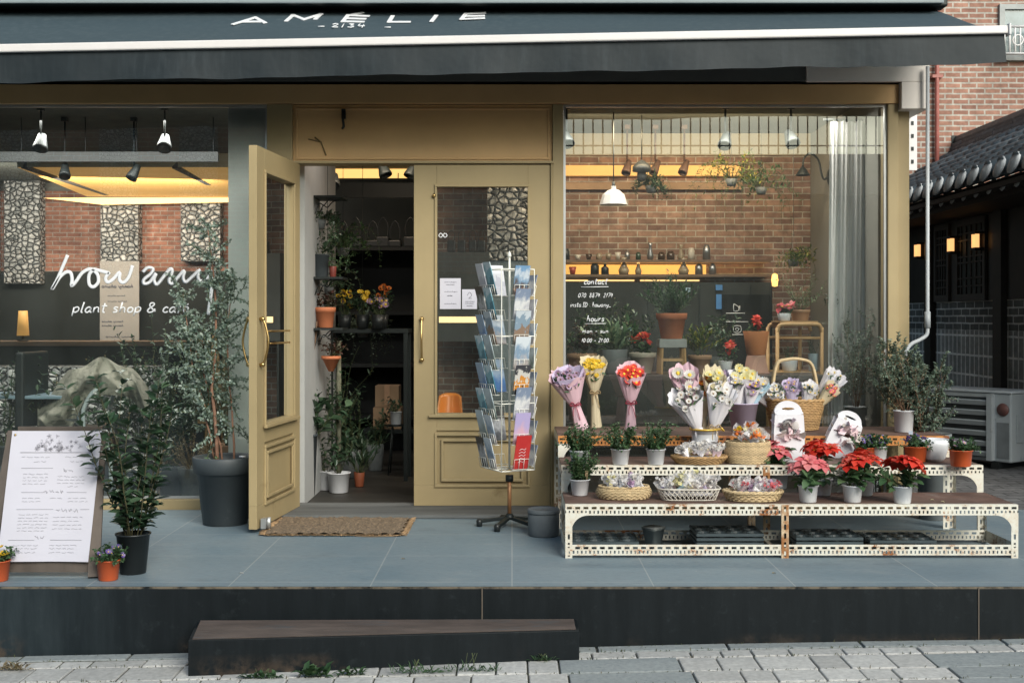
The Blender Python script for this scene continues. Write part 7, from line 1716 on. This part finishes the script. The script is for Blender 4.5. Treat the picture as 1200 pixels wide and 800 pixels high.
# ================================================================== LEFT WINDOW INTERIOR PLANTS
r_ = thing('galvanised_bucket', 'galvanised bucket of cream dried flowers behind the glass by the tree pot', 'bucket', (WX(227, .35), .35, .001)); s1 = 7.85 / F; hb_ = WZ(548, .35)
b = MB(); b.lathe([(0, 0), (13 * s1, 0), (18 * s1, hb_), (19 * s1, hb_ + .004), (17 * s1, hb_), (0, hb_ * .8)], 26); b.build('bucket_body', M('galvanised', (.35, .38, .38), .35, .7, .2, 14), r_)
foliage(r_, hb_ * .8, 0, L_DRY, 501, stems=46, H=.26, tilt=.85, lpn=5, nodes=7, ll=.016, lw=.011, start=.45, wob=.14, stemmat=M('dry_stem', (.28, .2, .1), .9))
r_, zs, s1 = inpt('black pot of dark foliage beside the galvanised bucket behind the glass', 203, .45, .001, 34, 28, 545, BLACK_PL, 'lip'); foliage(r_, zs, 0, L_DARK, 502, stems=16, H=.5, tilt=.5, lpn=3, nodes=8, ll=.06, lw=.03)
r_, zs, s1 = inpt('pot of tall dry wheat-coloured grass behind the slender tree', 268, .55, .001, 40, 34, 520, TAN, 'band'); foliage(r_, zs, 0, L_DRY, 503, stems=60, H=.62, tilt=.35, lpn=2, nodes=9, ll=.09, lw=.006, start=.3, wob=.1, leafup=2.2)
for k, (px, y_, H_, mt_, lab) in enumerate(((8, .5, .62, L_DARK, 'dark bush at the left edge behind the menu board'), (60, 1.0, .5, L_DARK, 'dark low bush behind the blanket chair'), (165, .9, .8, L_DARK, 'tall dark plant between the blanket and the slender tree'), (140, 1.5, .7, L_DARK, 'dark plant in the depth behind the blanket'), (215, 1.1, 1.0, L_GREY, 'grey green tree-like plant deep behind the slender tree'))):
    r_, zs, s1 = inpt(lab, px, y_, .001, 40, 32, 520, DKPOT, 'lip'); foliage(r_, zs, 0, mt_, 510 + k, stems=20, H=H_, tilt=.55, lpn=3, nodes=10, ll=.06, lw=.028, sr=.004)
b = thing('reflected_gabion_wall', 'reflected low wall of pale stones in wire, built solid behind the blanket and chair', 'wall', (WX(30, 1.7), 1.7, 0)); m = MB(); m.box(-1.5, .95, 0, .35, 0, WZ(430, 1.7)); m.build('gabion_body', GAB, b)  # pale stone reflection low in the glass, added as a solid wall
m = MB()
for q in range(26): m.bar((-1.5 + q * .098, -.008, 0), (-1.5 + q * .098, -.008, WZ(430, 1.7)), .004, .004)
for q in range(8): m.bar((-1.5, -.013, .01 + q * .098), (.95, -.013, .01 + q * .098), .004, .004)
m.build('wire_mesh', SILVER, b)
r_ = thing('easel', 'orange brown wooden easel legs behind the slender tree', 'easel', (WX(246, .9), .9, 0))
for a, c_ in (((-.05, 0), (.03, 0)), ((.12, 0), (.04, 0)), ((.04, .3), (.035, .02))): m = MB(); m.bar((a[0], a[1], .001), (c_[0], c_[1], 1.05), .025, .02); m.build('leg', WOOD, r_)
m = MB(); m.box(-.08, .15, -.03, -.012, .45, .48); m.build('ledge', WOOD, r_)

# room lamps: ceiling spots and shelf strips, plus added fills behind the windows
def area(loc, to, sx_, sy_, e, col, name):
    l = bpy.data.lights.new(name, 'AREA'); l.shape = 'RECTANGLE'; l.size = sx_; l.size_y = sy_; l.energy = e; l.color = col
    o = bpy.data.objects.new(name, l); COL.objects.link(o); o.location = loc; o.rotation_euler = (V(loc) - V(to)).to_track_quat('Z', 'Y').to_euler(); return o
WARM = (1, .74, .46)
area((1.2, .95, 2.5), (1.2, 1.9, 1.7), 1.8, .1, 21, WARM, 'track_light')
area((1.2, 1.70, 1.57), (1.2, 1.95, 1.75), 1.5, .05, 2.5, (1, .6, .25), 'shelf_light')
area((1.2, .5, 2.5), (1.2, .45, .8), 1.8, .3, 30, (1, .93, .84), 'window_fill')  # added fill standing in for daylight on the ledge
area((-4, 3.6, 2.3), (-4.2, 5.2, 1.6), 2.5, .2, 60, (1, .9, .78), 'left_cove_light')
area((-2.8, .8, 2.5), (-2.8, .6, .3), 2.2, .3, 48, (1, .95, .9), 'left_window_fill')  # added fill for the dim display behind the left window
area((-1.0, 2.3, 2.5), (-1.2, 4.5, 1.9), .6, .2, 7, (1, .8, .6), 'doorway_light')
area((-.9, .5, 2.5), (-1.2, .6, 1.4), .3, .2, 3, (1, .85, .7), 'entrance_light')

# more greenery crowding the doorway
for k, (px, y_, base, H_, mt_, seed, w_, lab) in enumerate(((372, 1.1, .001, .75, L_DARK, 601, 24, 'tall dark foliage plant behind the climbing plant inside the doorway'), (410, 1.5, .001, .4, L_DARK, 602, 26, 'bushy dark plant in front of the black shelving'), (440, 1.9, .001, .3, L_DARK, 603, 20, 'mid green plant left of the cardboard boxes'), (385, 2.2, .001, 1.0, L_DARK, 604, 26, 'tallest dark plant deep at the left of the doorway'))):
    r_, zs, s1 = inpt(lab, px, y_, base, w_, w_ * .8, 373 + (CAMZ - .2) * F / (y_ - CAMY), GREYPOT, 'none'); foliage(r_, zs, 0, mt_, seed, stems=10, H=H_, tilt=.45, lpn=3, nodes=10, ll=.06, lw=.022, sr=.004)

for k, (px, py, y_, L_, mt_, lab) in enumerate(((374, 268, .75, .35, L_DARK, 'dark trailing plant hanging high at the left of the doorway'), (402, 300, 1.3, .55, L_MID, 'green trailing plant hanging above the sunflowers in the doorway'), (384, 345, 1.0, .45, L_DARK, 'dark trailing plant hanging behind the lowest bracket shelf'), (425, 395, 1.6, .5, L_GREY, 'grey green trailing plant hanging below the cut flowers'))):
    z = WZ(py, y_); r_ = on('hanging_plant', lab, 'hanging plant', px, y_, z, 'trailing plants hanging in the doorway')
    b = MB(); b.lathe([(0, 0), (.035, .0), (.05, .06), (.045, .06), (.0, .05)], 14); b.build('pot', GREYPOT, r_)
    b = MB(); b.tube([(0, 0, .05), (0, 0, 2.598 - z)], .0018, 4); b.build('cord', DARK, r_)
    foliage(r_, .05, 0, mt_, 700 + k, stems=16, H=L_ * .6, tilt=1.3, lpn=3, nodes=7, ll=.045, lw=.022, wob=.2, droop=.9, up=.1); foliage(r_, .05, 0, mt_, 710 + k, stems=8, H=L_, tilt=1.2, lpn=2, nodes=12, ll=.035, lw=.018, wob=.12, droop=1.3, up=0, parts=('trailing_leaves', 'trailing_stem'))
# ================================================================== LIGHT, SKY, CAMERA
w = bpy.data.worlds.new('World'); scene.world = w; w.use_nodes = True
nt = w.node_tree; bg = nt.nodes['Background']
sky = nt.nodes.new('ShaderNodeTexSky'); sky.sky_type = 'NISHITA'; sky.sun_disc = False
EL, AZ = math.radians(31), math.radians(180 - 26)
sky.sun_elevation = EL; sky.sun_rotation = AZ; sky.dust_density = 2.0; sky.air_density = 1.0
tn = nt.nodes.new('ShaderNodeMix'); tn.data_type = 'RGBA'; tn.blend_type = 'MULTIPLY'; tn.inputs[0].default_value = 1; tn.inputs[7].default_value = (.98, 1.06, .98, 1)
nt.links.new(sky.outputs[0], tn.inputs[6]); nt.links.new(tn.outputs[2], bg.inputs[0]); bg.inputs[1].default_value = .15
sd = V((math.sin(AZ) * math.cos(EL), math.cos(AZ) * math.cos(EL), math.sin(EL)))
l = bpy.data.lights.new('sun', 'SUN'); l.energy = 3.55; l.angle = math.radians(34); l.color = (1, .975, .9)
so = bpy.data.objects.new('sun', l); COL.objects.link(so); so.rotation_euler = sd.to_track_quat('Z', 'Y').to_euler(); so.location = (0, 10, 20)

cam = bpy.data.cameras.new('camera'); co = bpy.data.objects.new('camera', cam); COL.objects.link(co)
co.location = (0, CAMY, CAMZ); co.rotation_euler = (PI / 2, 0, 0)
cam.sensor_width = 36; cam.lens = 36 * F / 1200; cam.shift_y = -27 / 1200; cam.clip_end = 1000; cam.clip_start = .05
scene.camera = co
scene.view_settings.view_transform = 'Standard'; scene.view_settings.look = 'None'; scene.view_settings.exposure = 0
c = scene.cycles
c.use_denoising = True; c.max_bounces = 8; c.diffuse_bounces = 3; c.glossy_bounces = 3; c.transparent_max_bounces = 24; c.transmission_bounces = 4
c.caustics_reflective = False; c.caustics_refractive = False; c.sample_clamp_indirect = 4
